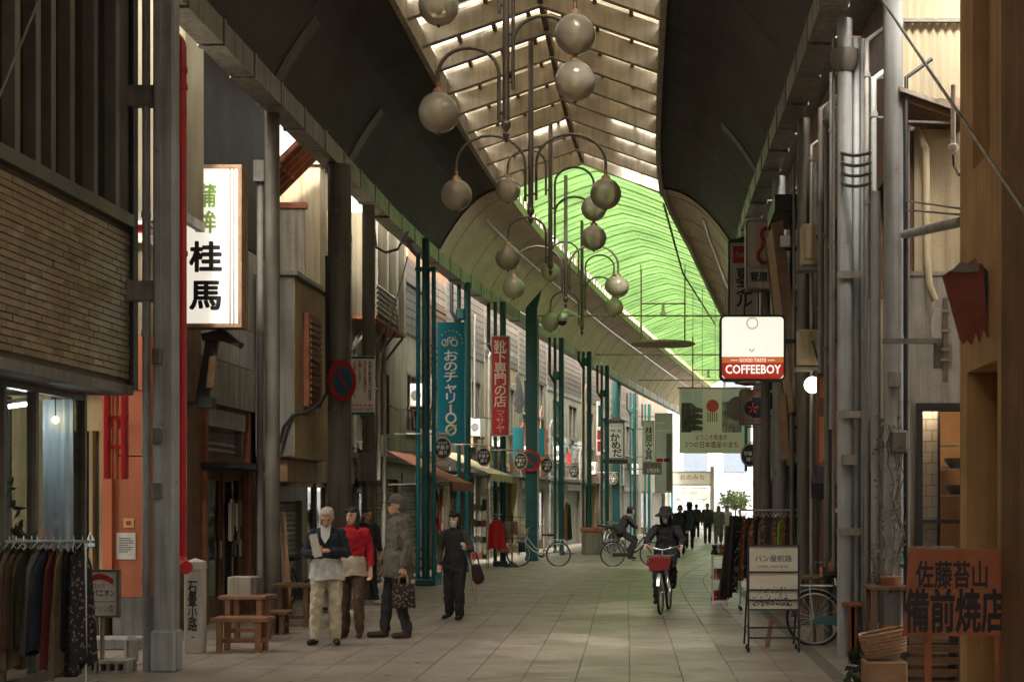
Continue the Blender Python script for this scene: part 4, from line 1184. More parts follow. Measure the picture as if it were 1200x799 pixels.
MB(TY).box(PX(1109, D), ox1 + 0.1, -1.25, -1.2, 0.5, oz1 + 0.2).build('kitchen_wall', mat('kitchen_wall', (0.62, 0.36, 0.18), 0.7, 0.1), t)
MB(TY).box(PX(1105, D), ox1 + 0.3, -1.3, -0.2, oz1 + 0.25, oz1 + 0.3).build('kitchen_ceiling', m_white, t)
MB(TY).box(PX(1107, D), PX(1140, D), -0.9, -0.5, PZ(519, D), PZ(517, D)).build('shelf', m_steel, t)
MB(TY).box(PX(1107, D), PX(1140, D), -0.9, -0.5, PZ(549, D), PZ(547, D)).build('shelf', m_steel, t)
MB(TY).box(PX(1107, D), PX(1140, D), -0.9, -0.5, PZ(581, D), PZ(579, D)).build('shelf', m_steel, t)
MB(TY).box(PX(1082, D), PX(1140, D), -0.34, -0.16, PZ(613, D), PZ(609, D)).build('counter_rail', m_black, t)
MB(TY).box(xw1 - 0.2, xw1, -6, -0.16, 0, 6.5).build('side_wall', m_grey, t)
MB(TY).box(PX(1028, D), PX(1041, D) - 0.003, -0.2, 0.02, 0, PZ(490, D)).build('white_pilaster', m_white, t)
kl = thing('kitchen_lamp', 'warm lamp strip lighting the kitchen tiles and shelves', 'lamp', (PX(1110, D), D + 0.25, oz1 + 0.13))
MB(TY).box(PX(1084, D), PX(1145, D), -0.28, -0.22, oz1 + 0.13, oz1 + 0.17).build('tube', emit_mat('kitchen_glow', (1.0, 0.74, 0.46), 7), kl)
for (py, r, lab) in ((533, 0.13, 'dark metal bowl on the kitchen shelf'), (562, 0.12, 'shallow pan on the lower kitchen shelf')):
    MBp = MB().lathe((PX(1122, D + 0.7), D + 0.7, PZ(py + (14 if py == 533 else 17), D)), [(r * 0.5, 0), (r, r * 0.6), (r * 0.98, r * 0.8)], 16)
    tag(MBp.build('bowl', m_cold, None, smooth=True), lab, 'bowl')
# R3..: dark timber fronts with many pipes
def right_block(name, label, d0, d1, H, m, holes, off=0.45, **k):
    b = building(name, label, (XR(d0) + off, d0), (XR(d1) + off, d1), H, 'R', m, 5.0, holes, **k)
    MB(b[1]).box(0.02, b[2] - 0.02, 0.003, off - 0.16, 7.62, 7.72).build('eave', m_greyd, b[0])  # added overhang: blocks skylight in the slot to darken columns and pipes
    return b
r3, TR3, _ = right_block('timber_house', 'timber house with tall upper windows behind the vine column', 15.2, 18.4, 8.6, m_brown,
    [('w', 0.3, 1.7, 3.6, 5.4, {'m_f': m_brown, 'cols': 2}), ('w', 2.0, 3.1, 3.9, 5.8, {'m_f': m_brown, 'cols': 2}), ('d', 0.6, 3.0, 0, 2.2)], off=0.62)
MB(TR3).box(0.1, 1.5, 0.003, 0.06, 2.5, 3.5).build('white_board', m_signw, r3)
MB(TR3).box(0.2, 0.6, 0.003, 0.12, 0.0, 2.4).build('white_post', m_white, r3)
r4, TR4, _ = right_block('bakery_house', 'dark house behind the bakery sign stand and teal bicycle', 18.45, 23.2, 8.4, m_plasd,
    [('d', 0.5, 2.6, 0, 2.2), ('w', 3.0, 4.4, 0.6, 2.2, {'m_f': m_brown}), ('w', 0.8, 2.4, 3.8, 5.6, {'m_f': m_brown}), ('w', 2.9, 4.3, 3.8, 5.6, {'m_f': m_brown})], off=0.5)
r5, TR5, _ = right_block('scarf_shop', 'shop building behind the scarf rack', 23.25, 28.3, 8.2, m_greyd,
    [('g', 0.4, 4.6, 0, 2.4, {'cols': stock_cols}), ('w', 0.8, 2.2, 3.8, 5.4), ('w', 2.8, 4.4, 3.8, 5.4)], off=0.5)
r6, TR6, _ = right_block('toy_shop', 'shop building past the scarf shop with a shutter', 28.35, 34.0, 8.0, m_grey,
    [('s', 0.4, 2.6, 0, 2.5), ('d', 3.0, 5.0, 0, 2.3), ('w', 0.8, 2.4, 3.9, 5.4), ('w', 3.2, 5.0, 3.9, 5.4)], off=0.55)
dr = 34.05
for i, (nm, lab, m, L) in enumerate((('plain_shop', 'grey shop front on the right beyond the toy shop', m_greyd, 6.5), ('plain_shop', 'cream shop front on the right before the bend', m_cream, 8.0), ('plain_shop', 'white shop front on the right after the bend', m_white, 9.5), ('plain_shop', 'beige end building on the right at the open street', m_brownl, 11), ('plain_shop', 'grey end building on the right by the planter', m_grey, 11.5))):
    right_block(nm, lab, dr, dr + L, 6.9, m, [('s', 0.6, L * 0.45, 0, 2.5), ('d', L * 0.52, L * 0.9, 0, 2.4), ('w', 0.8, L * 0.4, 4.0, 5.4, {'cols': 2}), ('w', L * 0.55, L * 0.85, 4.0, 5.4, {'cols': 2})], off=0.6)
    dr += L + 0.05
# behind the viewpoint the street simply goes on between plain walls
for side in (0, 1):
    if side == 0: building('rear_shop', 'plain shop wall continuing the street beside the tiled building', (-5.6, -27), (-5.6, 2.9), 8.0, 'L', m_grey, 3.0, [('s', 2, 6, 0, 2.5), ('w', 8, 12, 3.5, 5.5)])
    else: building('rear_shop', 'plain shop wall continuing the street beside the brown plaster building', (2.2, -27), (2.2, -6.1), 8.0, 'R', m_grey, 3.0, [('s', 2, 5, 0, 2.5)])
# clutter on the plain left fronts: drainpipes, meters, cables, air conditioners, name plates
def clutter(nm, bld, T, L, seed):
    rn = random.Random(seed)
    for k in range(3):
        u = rn.uniform(0.1, L - 0.1); z1 = rn.uniform(3.5, 7.5)
        MB(T).tube([(u, 0.07, rn.choice((0, 2.6))), (u, 0.07, z1), (u + rn.uniform(-0.5, 0.5), 0.07, z1 + 0.3)], rn.uniform(0.03, 0.055), 7).build('drainpipe', rn.choice((m_cold, m_grey, m_brown, m_teal)), bld, smooth=True)
    for k in range(2):
        z = rn.uniform(2.7, 4.2)
        MB(T).tube([(L * i / 8, 0.05 + 0.02 * (i % 2), z + rn.uniform(-0.08, 0.08)) for i in range(9)], 0.015, 5).build('wall_cable', m_black, bld)
    for k in range(3):
        u = rn.uniform(0.2, L - 0.8); z = rn.uniform(2.6, 3.6)
        MB(T).box(u, u + rn.uniform(0.25, 0.6), 0.004, rn.uniform(0.05, 0.16), z, z + rn.uniform(0.25, 0.7)).build('name_plate', rn.choice((m_signw, m_teal, m_redp, m_cream2, m_brown, m_black)), bld)
    u = rn.uniform(0.3, L - 1.1); z = rn.uniform(3.0, 4.0)
    t = thing('air_conditioner', 'grey air conditioner on a bracket on the ' + nm, 'air conditioner', tuple(T(Vector((u + 0.35, 0.2, z)))))
    MB(T).box(u, u + 0.75, 0.06, 0.36, z, z + 0.55).build('case', m_signw, t, bevel=0.02)
    MB(lambda p: T(Vector((u - 0.004 - p[2], 0.21 + p[0], z + 0.28 + p[1])))).lathe((0, 0, 0), [(0.12, 0), (0.12, 0.01)], 16).build('grille', m_cold, t)
    for q in (u + 0.08, u + 0.62): MB(T).box(q, q + 0.05, 0.003, 0.38, z - 0.05, z - 0.003).build('bracket', m_rust, t)
    MB(T).box(0.02, L - 0.02, 0.003, 0.12, 2.62, 2.72).build('fascia', rn.choice((m_greyd, m_brown, m_cold)), bld)
    a0 = rn.uniform(4.4, 5.0)
    for k in range(9): MB(T).box(0.03, L - 0.03, 0.003, 0.022, a0 + k * 0.2 + 1.3, a0 + k * 0.2 + 1.48).build('siding_board', rn.choice((m_grey, m_greyd, m_col)) if seed % 2 else m_greyd, bld)
for i, (nm, b, T, L) in enumerate((('white plastered house', t5, T5, L5), ('brown louvred house', b6, T6, 4.1), ('grey barred-window house', b7, T7, 4.7), ('cream ornament house', b8, T8, 5.1), ('red brick house', b9, T9, 5.2), ('white tiled house', b10, T10, 7.4), ('beige house', b11, T11, 7.4), ('grey stationery building', b12, T12, 9.4))):
    clutter(nm, b, T, L, 40 + i)
m_far = mat('pale_render', (0.42, 0.43, 0.43), 0.8, 0.06)
# buildings beyond the far end, in open daylight
def block(name, label, x0, x1, y0, y1, H, m, cols, rows):
    t = thing(name, label, 'building', ((x0 + x1) / 2, (y0 + y1) / 2, 0))
    MB().box(x0, x1, y0, y1, 0, H).build('wall', m, t)
    for i in range(cols):
        for j in range(rows):
            w = (x1 - x0) / cols; h = (H - 3.4) / rows
            a = x0 + w * (i + 0.2); z = 3.6 + h * (j + 0.15)
            f = MB().box(a, a + w * 0.6, y0 - 0.05, y0 - 0.002, z, z + h * 0.6).build('window', m_alu, t)
            MB().box(a + 0.06, a + w * 0.6 - 0.06, y0 - 0.07, y0 - 0.052, z + 0.06, z + h * 0.6 - 0.06).build('pane', mat('far_glass', (0.10, 0.12, 0.15), 0.3, 0.1), f)
    MB().box(x0 + 0.6, x1 - 0.6, y0 - 0.06, y0 - 0.003, 0.1, 2.7).build('shop_front', mat('far_shop', (0.2, 0.21, 0.22), 0.3, 0.1), t)
    MB().box(x0 - 0.1, x1 + 0.1, y0 - 0.2, y1, H + 0.002, H + 0.3).build('coping', m_white, t)
block('station_building', 'white building in bright daylight beyond the end of the arcade', -8, 7.2, 112, 124, 13, m_far, 5, 3)
block('office_building', 'pale office block in daylight right of the white building', 7.4, 24, 116, 130, 16, m_far, 5, 4)
block('corner_house', 'cream corner house in daylight past the left shops', -26, -8.2, 110, 122, 10, m_cream, 5, 2)
block('roadside_house', 'grey-white house at far right across the road', 24.2, 46, 112, 126, 11, m_far, 6, 2)
# ------------------------------------------------------------------ signs
def sign(name, label, cat, r, d, th, m_p, m_f=None, fw=0.03, bracket=None, round_=0.0):
    x0, z1, x1, z0 = PX(r[0], d), PZ(r[1], d), PX(r[2], d), PZ(r[3], d)
    t = thing(name, label, cat, ((x0 + x1) / 2, d, z0))
    if round_ > 0:
        def rr(e):
            pts = []
            a, b, c, e_ = x0 + e, x1 - e, z0 + e, z1 - e
            q = max(0.01, round_ - e)
            for (cx, cz, s) in ((b - q, e_ - q, 0), (a + q, e_ - q, 90), (a + q, c + q, 180), (b - q, c + q, 270)):
                for k in range(6):
                    an = R(s + k * 18); pts.append((cx + q * math.cos(an), cz + q * math.sin(an)))
            return pts
        MB().prism(rr(fw * 0.6), lambda u, v, q: (u, q, v), d - th / 2, d + th / 2).build('panel', m_p, t)
        if m_f:
            o = rr(0); i = rr(fw); n = len(o); mb = MB()
            y0, y1 = d - th / 2 - 0.012, d + th / 2 + 0.012
            vs = [(u, y0, v) for u, v in o] + [(u, y0, v) for u, v in i] + [(u, y1, v) for u, v in o] + [(u, y1, v) for u, v in i]
            fs = []
            for k in range(n):
                l = (k + 1) % n
                fs += [(k, l, n + l, n + k), (2 * n + l, 2 * n + k, 3 * n + k, 3 * n + l), (k, 2 * n + k, 2 * n + l, l), (n + l, 3 * n + l, 3 * n + k, n + k)]
            mb.add(vs, fs); mb.build('frame', m_f, t)
    else:
        if th <= 0.02: MB().add([(x0, d, z0), (x1, d, z0), (x1, d, z1), (x0, d, z1)], [(0, 1, 2, 3)]).build('panel', m_p, t, fix=False)      # cloth
        else: MB().box(x0 + fw * 0.5, x1 - fw * 0.5, d - th / 2, d + th / 2, z0 + fw * 0.5, z1 - fw * 0.5).build('panel', m_p, t)
        if m_f:
            mb = MB(); y0, y1 = d - th / 2 - 0.012, d + th / 2 + 0.012
            mb.box(x0, x1, y0, y1, z0, z0 + fw); mb.box(x0, x1, y0, y1, z1 - fw, z1)
            mb.box(x0, x0 + fw, y0, y1, z0 + fw, z1 - fw); mb.box(x1 - fw, x1, y0, y1, z0 + fw, z1 - fw)
            mb.build('frame', m_f, t)
    if bracket:
        for z in bracket[1]:
            MB().bar((x0 + 0.02 if bracket[0] < x0 else x1 - 0.02, d, z), (bracket[0], d, z), 0.035).build('bracket', m_alu, t)
    yf = d - th / 2 - 0.004
    return t, yf
def letters(t, yf, d, body, r, m, bold=0.02, keep=False, skew=0.0, name='lettering'):
    x0, z1, x1, z0 = PX(r[0], d), PZ(r[1], d), PX(r[2], d), PZ(r[3], d)
    return lettering(body, ((x0 + x1) / 2, yf, (z0 + z1) / 2), XV, ZV, x1 - x0, z1 - z0, m, t, bold, keep, name, skew)
def patch(t, yf, d, r, m, name='printed_field'):
    a, b, z0, z1 = PX(r[0], d), PX(r[2], d), PZ(r[3], d), PZ(r[1], d)      # flat print
    return MB().add([(a, yf + 0.001, z0), (b, yf + 0.001, z0), (b, yf + 0.001, z1), (a, yf + 0.001, z1)], [(0, 1, 2, 3)]).build(name, m, t, fix=False)
def disc(t, c, rad, th, m, name, T=None, n=28, sz=1.0, inner=None):
    """disc facing the viewpoint (normal -y)"""
    def TT(p):
        v = Vector((c[0] + p[0], c[1] + p[2], c[2] + p[1] * sz)); return T(v) if T else v
    mb = MB(TT)
    if inner is None:
        mb.prism([(rad * math.cos(2 * math.pi * k / n), rad * math.sin(2 * math.pi * k / n)) for k in range(n)], lambda u, v, q: (u, v, q), -th / 2, th / 2)
    else:
        vs = []; fs = []
        for k in range(n):
            a = 2 * math.pi * k / n
            for rr_ in (rad, inner):
                for q in (-th / 2, th / 2): vs.append((rr_ * math.cos(a), rr_ * math.sin(a), q))
        for k in range(n):
            i, j = 4 * k, 4 * ((k + 1) % n)
            fs += [(i, j, j + 2, i + 2), (i + 1, i + 3, j + 3, j + 1), (i, i + 1, j + 1, j), (i + 2, j + 2, j + 3, i + 3)]
        mb.add(vs, fs)
    return mb.build(name, m, t)

m_lit = emit_mat('lit_sign_white', (1.0, 0.95, 0.80), 0.11)
m_litg = mat('lit_sign_green', (0.18, 0.30, 0.05), emis=(0.25, 0.38, 0.08), estr=0.05, bump=0)
# lit fish-cake sign
d = 19.3
t, yf = sign('lit_sign', 'glowing white vertical sign with green and black Japanese characters', 'sign', (217, 196, 287, 385), d, 0.28, m_lit, m_brownl, 0.05, (-6.42, (4.4, 5.9)))
letters(t, yf, d, '蒲', (236, 219, 257, 245), m_litg, 0.03)
letters(t, yf, d, '鉾', (233, 250, 257, 275), m_litg, 0.03)
letters(t, yf, d, '桂', (227, 286, 263, 320), m_ink, 0.04)
letters(t, yf, d, '馬', (227, 332, 262, 364), m_ink, 0.04)
for px in (273.5, 278):
    MB().box(PX(px - 0.7, d), PX(px + 0.7, d), yf - 0.012, yf - 0.002, PZ(383, d), PZ(199, d)).build('batten', m_brown, t)
# blue banner
m_blue = mat('banner_blue', (0.0, 0.19, 0.25), 0.5, 0.06, 2, 0.02)
m_ylw = mat('print_yellow', (0.55, 0.5, 0.05), 0.5, 0.06)
d = 33.0
t, yf = sign('vertical_banner', 'blue vertical banner with white lettering and a bicycle emblem', 'sign', (513, 378, 545, 519), d, 0.14, m_blue, None, 0.0, (PX(500, d), (3.5, 5.4)))
letters(t, yf, d, 'お\nの\nチ\nャ\nリ\n1', (521, 411, 537, 484), m_wht, 0.022)
def bike_emblem(cx, cy, w):
    c = Vector((PX(cx, d), yf, PZ(cy, d))); s = w
    for q in (-0.55, 0.55): disc(t, (c.x + q * s, yf, c.z - 0.2 * s), 0.42 * s, 0.004, m_wht, 'emblem_wheel', inner=0.32 * s, n=18)
    MB().tube([c + Vector((-0.55 * s, 0, -0.2 * s)), c + Vector((-0.1 * s, 0, 0.45 * s)), c + Vector((0.45 * s, 0, 0.4 * s)), c + Vector((0.05 * s, 0, -0.2 * s)), c + Vector((-0.1 * s, 0, 0.45 * s))], 0.05 * s, 5).build('emblem_frame', m_wht, t)
    MB().bar(c + Vector((-0.7 * s, -0.004, -0.45 * s)), c + Vector((0.75 * s, -0.004, 0.5 * s)), 0.01, 0.09 * s).build('emblem_stroke', m_ylw, t)
bike_emblem(527.5, 400, 0.19)
disc(t, (PX(529, d), yf, PZ(490, d)), 0.13, 0.005, m_wht, 'zero', inner=0.085)
disc(t, (PX(529, d), yf, PZ(503.5, d)), 0.13, 0.005, m_wht, 'zero', inner=0.085)
MB().bar((PX(522, d), yf - 0.003, PZ(508, d)), (PX(536, d), yf - 0.003, PZ(498, d)), 0.01, 0.03).build('emblem_stroke', m_ylw, t)
arc = [(PX(529, d) + 0.26 * math.cos(a), yf, PZ(402, d) + 0.28 * math.sin(a)) for a in [R(-5 + 10 * i) for i in range(17)]]
for i in range(0, 16, 2): MB().tube([arc[i], arc[i + 1]], 0.012, 4).build('emblem_dash', m_ylw, t)
# red sock-shop sign
m_reds = mat('sign_red', (0.27, 0.012, 0.016), 0.5, 0.08, 2, 0.02)
m_pink = mat('letter_pale_gold', (0.50, 0.42, 0.30), 0.5, 0.05)
d = 39.0
t, yf = sign('vertical_sign', 'dark red vertical sign with pale brushed characters', 'sign', (576, 394, 597.5, 511), d, 0.2, m_reds, m_galv, 0.025, (PX(588, d) - 0.8, (4.0, 6.0)))
letters(t, yf, d, '靴\n下\n専\n門\nの\n店', (579.5, 399, 594, 477), m_pink, 0.012)
letters(t, yf, d, 'マ\nサ\nヤ', (582, 481, 592, 507), mat('letter_salmon', (0.45, 0.22, 0.16)), 0.012)
# white notice board on the slim column
d = 24.9
t, yf = sign('notice_board', 'white notice board with red and black vertical text on the slim column', 'sign', (411, 417, 439.5, 486), d, 0.03, m_signw, None, 0.0)
patch(t, yf, d, (411.5, 417.5, 439, 420.5), m_tealb); patch(t, yf, d, (411.5, 483, 439, 486), m_tealb)
letters(t, yf - 0.002, d, '本\n通\nり\n商\n店\n街\nは\n一\n般\n道\n路', (432, 422.5, 435.5, 469), m_ink, 0.01)
letters(t, yf - 0.002, d, '歩\n行\n者\nは\n右\n側\n通\n行\nを', (426, 422.5, 430, 460), m_rink, 0.01)
letters(t, yf - 0.002, d, 'お\n願\nい\nし\nま\nす\n。', (420, 422.5, 424, 450), m_ink, 0.01)
letters(t, yf - 0.002, d, '自\n転\n車\nは\n速\n度\nを\n落\nと\nし\nて', (414, 422.5, 418, 467), m_rink, 0.01)
letters(t, yf - 0.002, d, 'WALK on the', (413, 473, 437, 476.5), m_rink, 0.01)
letters(t, yf - 0.002, d, 'RIGHT SIDE', (413, 478, 437, 481.5), m_rink, 0.01)
MB().box(PX(425, d), PX(432, d), d + 0.016, 25.72, PZ(452, d), PZ(450, d)).build('bracket', m_galv, t)
# no-parking disc turned towards the street
c = Vector((PX(401, 23.1), 23.1, PZ(446, 23.1)))
t = thing('no_parking_sign', 'red-rimmed blue no-parking disc strapped on the thick column', 'sign', (c.x, c.y, c.z - 0.33))
rotm = Matrix.Translation(c) @ Matrix.Rotation(R(62), 4, 'Z') @ Matrix.Translation(-c)
TT = lambda v: rotm @ v
disc(t, c, 0.33, 0.012, m_reds, 'plate', TT)
disc(t, c + Vector((0, -0.010, 0)), 0.235, 0.008, mat('sign_blue', (0.015, 0.075, 0.11), 0.5, 0.1), 'blue_field', TT)
MB(TT).bar(c + Vector((-0.17, -0.016, 0.17)), c + Vector((0.17, -0.016, -0.17)), 0.004, 0.05).build('slash', m_reds, t)
MB(TT).box(c.x - 0.06, c.x + 0.06, c.y + 0.006, c.y + 0.12, c.z - 0.05, c.z + 0.05).build('bracket', m_galv, t)
# round arcade signs on arms
m_cad = mat('cream_rim', (0.55, 0.42, 0.26), 0.5, 0.1)
m_sblk = mat('sign_black', (0.02, 0.022, 0.02), 0.4, 0.1)
ROUND = [(519, 525, 'under the blue banner'), (567, 535, 'before the cream awning'), (610, 540, 'next to the red ring sign'), (641, 545, 'just past the red ring sign'), (673, 552, 'on the white tiled house side'),
         (719, 561, 'under the watch shop sign'), (738, 566, 'between the watch shop and stationery signs'), (757, 569, 'under the dark name board'), (772, 569, 'before the grey hanging screen')]
for i, (px, py, where) in enumerate(ROUND):
    d = F * 1.15 / (HY - py) if py < 560 else F * 1.15 / (HY - py) * 0.97
    c = Vector((PX(px, d), d, PZ(py, d))); sz = 1.27; r0 = 0.185
    t = thing('round_sign', 'oval black sign with cream rim and white writing ' + where, 'sign', (c.x, c.y, c.z - r0 * sz), 'oval arcade signs along the left columns')
    disc(t, c, r0, 0.06, m_cad, 'rim', sz=sz)
    disc(t, c + Vector((0, -0.035, 0)), r0 * 0.88, 0.012, m_sblk, 'face', sz=sz)
    y_ = c.y - 0.044
    lettering('おのみち', (c.x, y_, c.z + 0.11), XV, ZV, 0.2, 0.055, m_wht, t, 0.02)
    lettering('芋菓子', (c.x, y_, c.z + 0.015), XV, ZV, 0.27, 0.09, m_wht, t, 0.02)
    lettering('通り', (c.x, y_, c.z - 0.095), XV, ZV, 0.17, 0.085, m_wht, t, 0.02)
    MB().tube([(c.x - 0.75, c.y, c.z + r0 * sz + 0.06), (c.x + 0.2, c.y, c.z + r0 * sz + 0.06)], 0.018, 6).build('arm', m_galv, t)
    for q in (-0.08, 0.08): MB().tube([(c.x + q, c.y, c.z + r0 * sz - 0.03), (c.x + q, c.y, c.z + r0 * sz + 0.06)], 0.008, 5).build('hanger', m_galv, t)
    MB().box(c.x - 0.05, c.x + 0.05, c.y - 0.03, c.y + 0.03, c.z + r0 * sz + 0.0, c.z + r0 * sz + 0.03).build('clip', m_rust, t)
    MB().bar((c.x - 0.75, c.y, c.z + r0 * sz + 0.06), (min(c.x - 1.0, XL(d) + 0.1), c.y, c.z + r0 * sz + 0.06), 0.03).build('wall_arm', m_galv, t)
# red ring traffic sign and teal banner
d = 43.0
c = P(621, 540, d)
t = thing('ring_sign', 'red ring traffic sign with slash before the broad teal column', 'sign', (c.x, c.y, c.z - 0.33))
disc(t, c, 0.27, 0.012, m_teal, 'plate'); disc(t, c + Vector((0, -0.01, 0)), 0.33, 0.014, m_reds, 'ring', inner=0.235)
MB().bar(c + Vector((-0.19, -0.016, 0.19)), c + Vector((0.19, -0.016, -0.19)), 0.006, 0.055).build('slash', m_reds, t)
MB().bar(c + Vector((0, 0.03, 0)), c + Vector((0.1, 1.2, 0)), 0.03).build('bracket', m_galv, t)
d = 45.5
t, yf = sign('teal_banner', 'short teal banner behind the red ring sign', 'banner', (601, 501, 614, 537), d, 0.05, m_tealb, None, 0, (PX(590, d), (3.3, 3.9)))
t, yf = sign('teal_banner', 'pale blue banner on the far side of the broad teal column', 'banner', (630, 502, 638, 535), d, 0.05, m_blue, None, 0, (PX(622, d), (3.3, 3.9)))
# dark curved ornament on the cream house
d = 46.0
t = thing('wall_ornament', 'black guitar-shaped ornament hanging in front of the cream house', 'sign', P(608, 483, d))
pts = [(0, 0), (3.5, -2), (6, -12), (5, -25), (2, -40), (-1, -47), (-4, -42), (-3, -30), (-6, -22), (-3.5, -18), (-6.5, -12), (-3, -8), (-4, -3)]
MB().prism([((PX(608 + u * 1.0, d)), PZ(485 + v, d)) for u, v in pts], lambda u, v, q: (u, q, v), d - 0.06, d + 0.06).build('body', m_black, t)
MB().bar(P(608, 450, d), (XL(d) - 0.8, d, PZ(450, d)), 0.04).build('bracket', m_alu, t)
# watch shop sign
d = 62.0
t, yf = sign('watch_shop_sign', 'white roofed lantern sign with brushed black hiragana', 'sign', (712, 494, 732, 538), d, 0.35, m_signw, m_alu, 0.06, (XL(d) - 0.5, (3.9, 4.8)))
MB().prism([(PX(710, d), PZ(493.5, d)), (PX(734, d), PZ(493.5, d)), (PX(722, d), PZ(489, d))], lambda u, v, q: (u, q, v), d - 0.3, d + 0.3).build('roof', m_alu, t)
MB().box(PX(705, d), PX(736, d), d - 0.35, d + 0.35, PZ(543, d), PZ(538.5, d)).build('tray', m_black, t)
letters(t, yf, d, 'か\nめ\nだ', (717, 508, 727.5, 535), m_ink, 0.035, skew=-0.15)
letters(t, yf, d, '時 宝', (716, 503, 728, 506.5), m_teal, 0.02)
letters(t, yf, d, 'セイコー', (715.5, 498, 728.5, 500.5), m_brown, 0.01)
d = 60.5
t, yf = sign('poster_panel', 'tall white panel with red squares between teal columns', 'sign', (699, 470, 706, 533), d, 0.06, m_signw, None, 0, (XL(d) - 0.4, (3.5, 5.5)))
patch(t, yf, d, (700, 504, 705.5, 515), m_reds); patch(t, yf, d, (700, 517, 705.5, 529), m_reds); patch(t, yf, d, (701, 475, 705, 500), m_teal)
# stationery sign, dark board, hanging grey screen
d = 68.0
t, yf = sign('stationery_sign', 'white vertical sign with four black kanji beside the grey screen', 'sign', (753, 493, 767, 541), d, 0.2, m_signw, m_galv, 0.03, (XL(d) - 0.4, (3.9, 5.2)))
letters(t, yf, d, '林\n原\n文\n具', (756, 499.5, 764.5, 539), m_ink, 0.02)
d = 67.0
t, yf = sign('name_board', 'dark brown name board with white hiragana under the stationery sign', 'sign', (753, 541.5, 775.5, 556), d, 0.1, m_greyd, m_alu, 0.05, (XL(d) - 0.4, (3.3,)))
letters(t, yf, d, 'いちかわ', (758.5, 548.5, 773, 553.5), m_wht, 0.02)
d = 70.0
m_screen = translucent_mat('screen_grey', (0.42, 0.43, 0.41), (0.5, 0.52, 0.5), 0.5, 1.0, 0.15)
t, yf = sign('hanging_screen', 'large grey translucent hanging screen with a dark building print', 'banner', (767.5, 484, 788.5, 577), d, 0.02, m_screen, m_galv, 0.035, (XL(d) - 0.2, (5.9,)))
for i, (a, b, cc, e) in enumerate(((769, 495, 780, 496), (769, 504, 786, 505), (781, 508, 787, 575))): patch(t, yf, d, (a, b, cc, e), m_greyd if i == 2 else m_signw)
patch(t, yf, d, (769, 537, 777, 541), m_reds); patch(t, yf, d, (778, 537, 785, 541), m_reds)
# right-hand overhead signs
d = 20.0
m_cb = emit_mat('coffee_white', (1.0, 0.92, 0.76), 0.14)
m_cbr = mat('coffee_red', (0.42, 0.03, 0.02), emis=(0.55, 0.035, 0.02), estr=0.06, bump=0)
m_cbo = mat('coffee_orange', (0.55, 0.16, 0.05), emis=(0.75, 0.2, 0.05), estr=0.08, bump=0)
m_cbw = emit_mat('coffee_letters', (1.0, 0.9, 0.8), 0.13)
t, yf = sign('coffee_sign', 'glowing white and red square sign reading COFFEEBOY on a round bracket', 'sign', (843, 370, 920, 447), d, 0.22, m_cb, m_black, 0.03, None, 0.08)
patch(t, yf, d, (845.5, 419, 917.5, 426), m_cbo); 
q = MB().prism([(PX(845.5, d), PZ(426, d)), (PX(917.5, d), PZ(426, d)), (PX(917.5, d), PZ(440, d)), (PX(913, d), PZ(445, d)), (PX(850, d), PZ(445, d)), (PX(845.5, d), PZ(440, d))], lambda u, v, w: (u, w, v), yf, yf + 0.0035); q.build('printed_field', m_cbr, t)
letters(t, yf - 0.002, d, 'COFFEEBOY', (850, 428.5, 914, 438.5), m_cbw, 0.03)
letters(t, yf - 0.002, d, 'GOOD TASTE', (866, 421, 897, 425), m_cbw, 0.012)
for a, b in ((856, 864), (899, 907)): patch(t, yf - 0.002, d, (a, 422.6, b, 423.4), m_cbw)
disc(t, (PX(881, d), yf, PZ(380, d)), 0.08, 0.004, mat('coffee_outline', (0.5, 0.42, 0.25)), 'emblem_ring', inner=0.068)
MB().tube([P(878, 409, d - 0.115), P(881, 412, d - 0.115), P(884, 409, d - 0.115)], 0.008, 4).build('emblem_curl', mat('coffee_outline', (0.5, 0.42, 0.25)), t)
MB().bar((PX(918, d), d, PZ(400, d)), (XR(d) + 0.6, d, PZ(400, d)), 0.06).build('bracket', m_black, t)
MB().lathe((PX(878, d), d, PZ(452, d)), [(0.05, 0), (0.2, 0.03), (0.2, 0.05)], 16).build('under_cap', m_alu, t)
d = 24.0
m_dirty = mat('sign_dirty_white', (0.40, 0.37, 0.30), 0.5, 0.15, 2, 0.03, streak=0.35)
t, yf = sign('shop_box_sign', 'dirty white box sign with a red looping emblem', 'sign', (873, 260, 922, 341), d, 0.3, m_dirty, m_alu, 0.03, None, 0.08)
pts = [P(x, y, d - 0.158) for x, y in ((898, 267), (893, 270), (892.5, 276), (895, 283), (893.5, 289), (888.5, 296), (888.5, 303), (893, 308), (902, 308.5), (912, 305), (914, 296), (908, 289), (907, 281), (909, 274), (905, 268), (898, 267))]
MB().tube(pts, 0.035, 6).build('red_loop', m_reds, t)
patch(t, yf, d, (878, 315, 921, 316), m_alu)
letters(t, yf, d, '菅原手芸', (878.5, 320.5, 920, 331.5), m_ink, 0.03)
MB().bar((PX(915, d), d + 0.1, PZ(300, d)), (XR(d) + 0.6, d + 0.1, PZ(300, d)), 0.05).build('bracket', m_alu, t)
d = 27.0
t, yf = sign('electrical_sign', 'dirty white tall sign with red square and heavy black katakana', 'sign', (853, 284, 889, 410), d, 0.3, m_dirty, m_black, 0.03)
MB().prism([(PX(853, d), PZ(283.8, d)), (PX(889, d), PZ(283.8, d)), (PX(889, d), PZ(277, d)), (PX(872, d), PZ(279, d))], lambda u, v, q: (u, q, v), d - 0.16, d + 0.16).build('cap', m_black, t)
patch(t, yf, d, (858.5, 290, 880, 310), m_reds)
letters(t, yf - 0.002, d, 'Toshiba', (860.5, 297, 878, 303), m_dirty, 0.005, skew=0.3)
letters(t, yf, d, '東\n芝\nル\n｜', (862.5, 315, 881, 377), m_ink, 0.035)
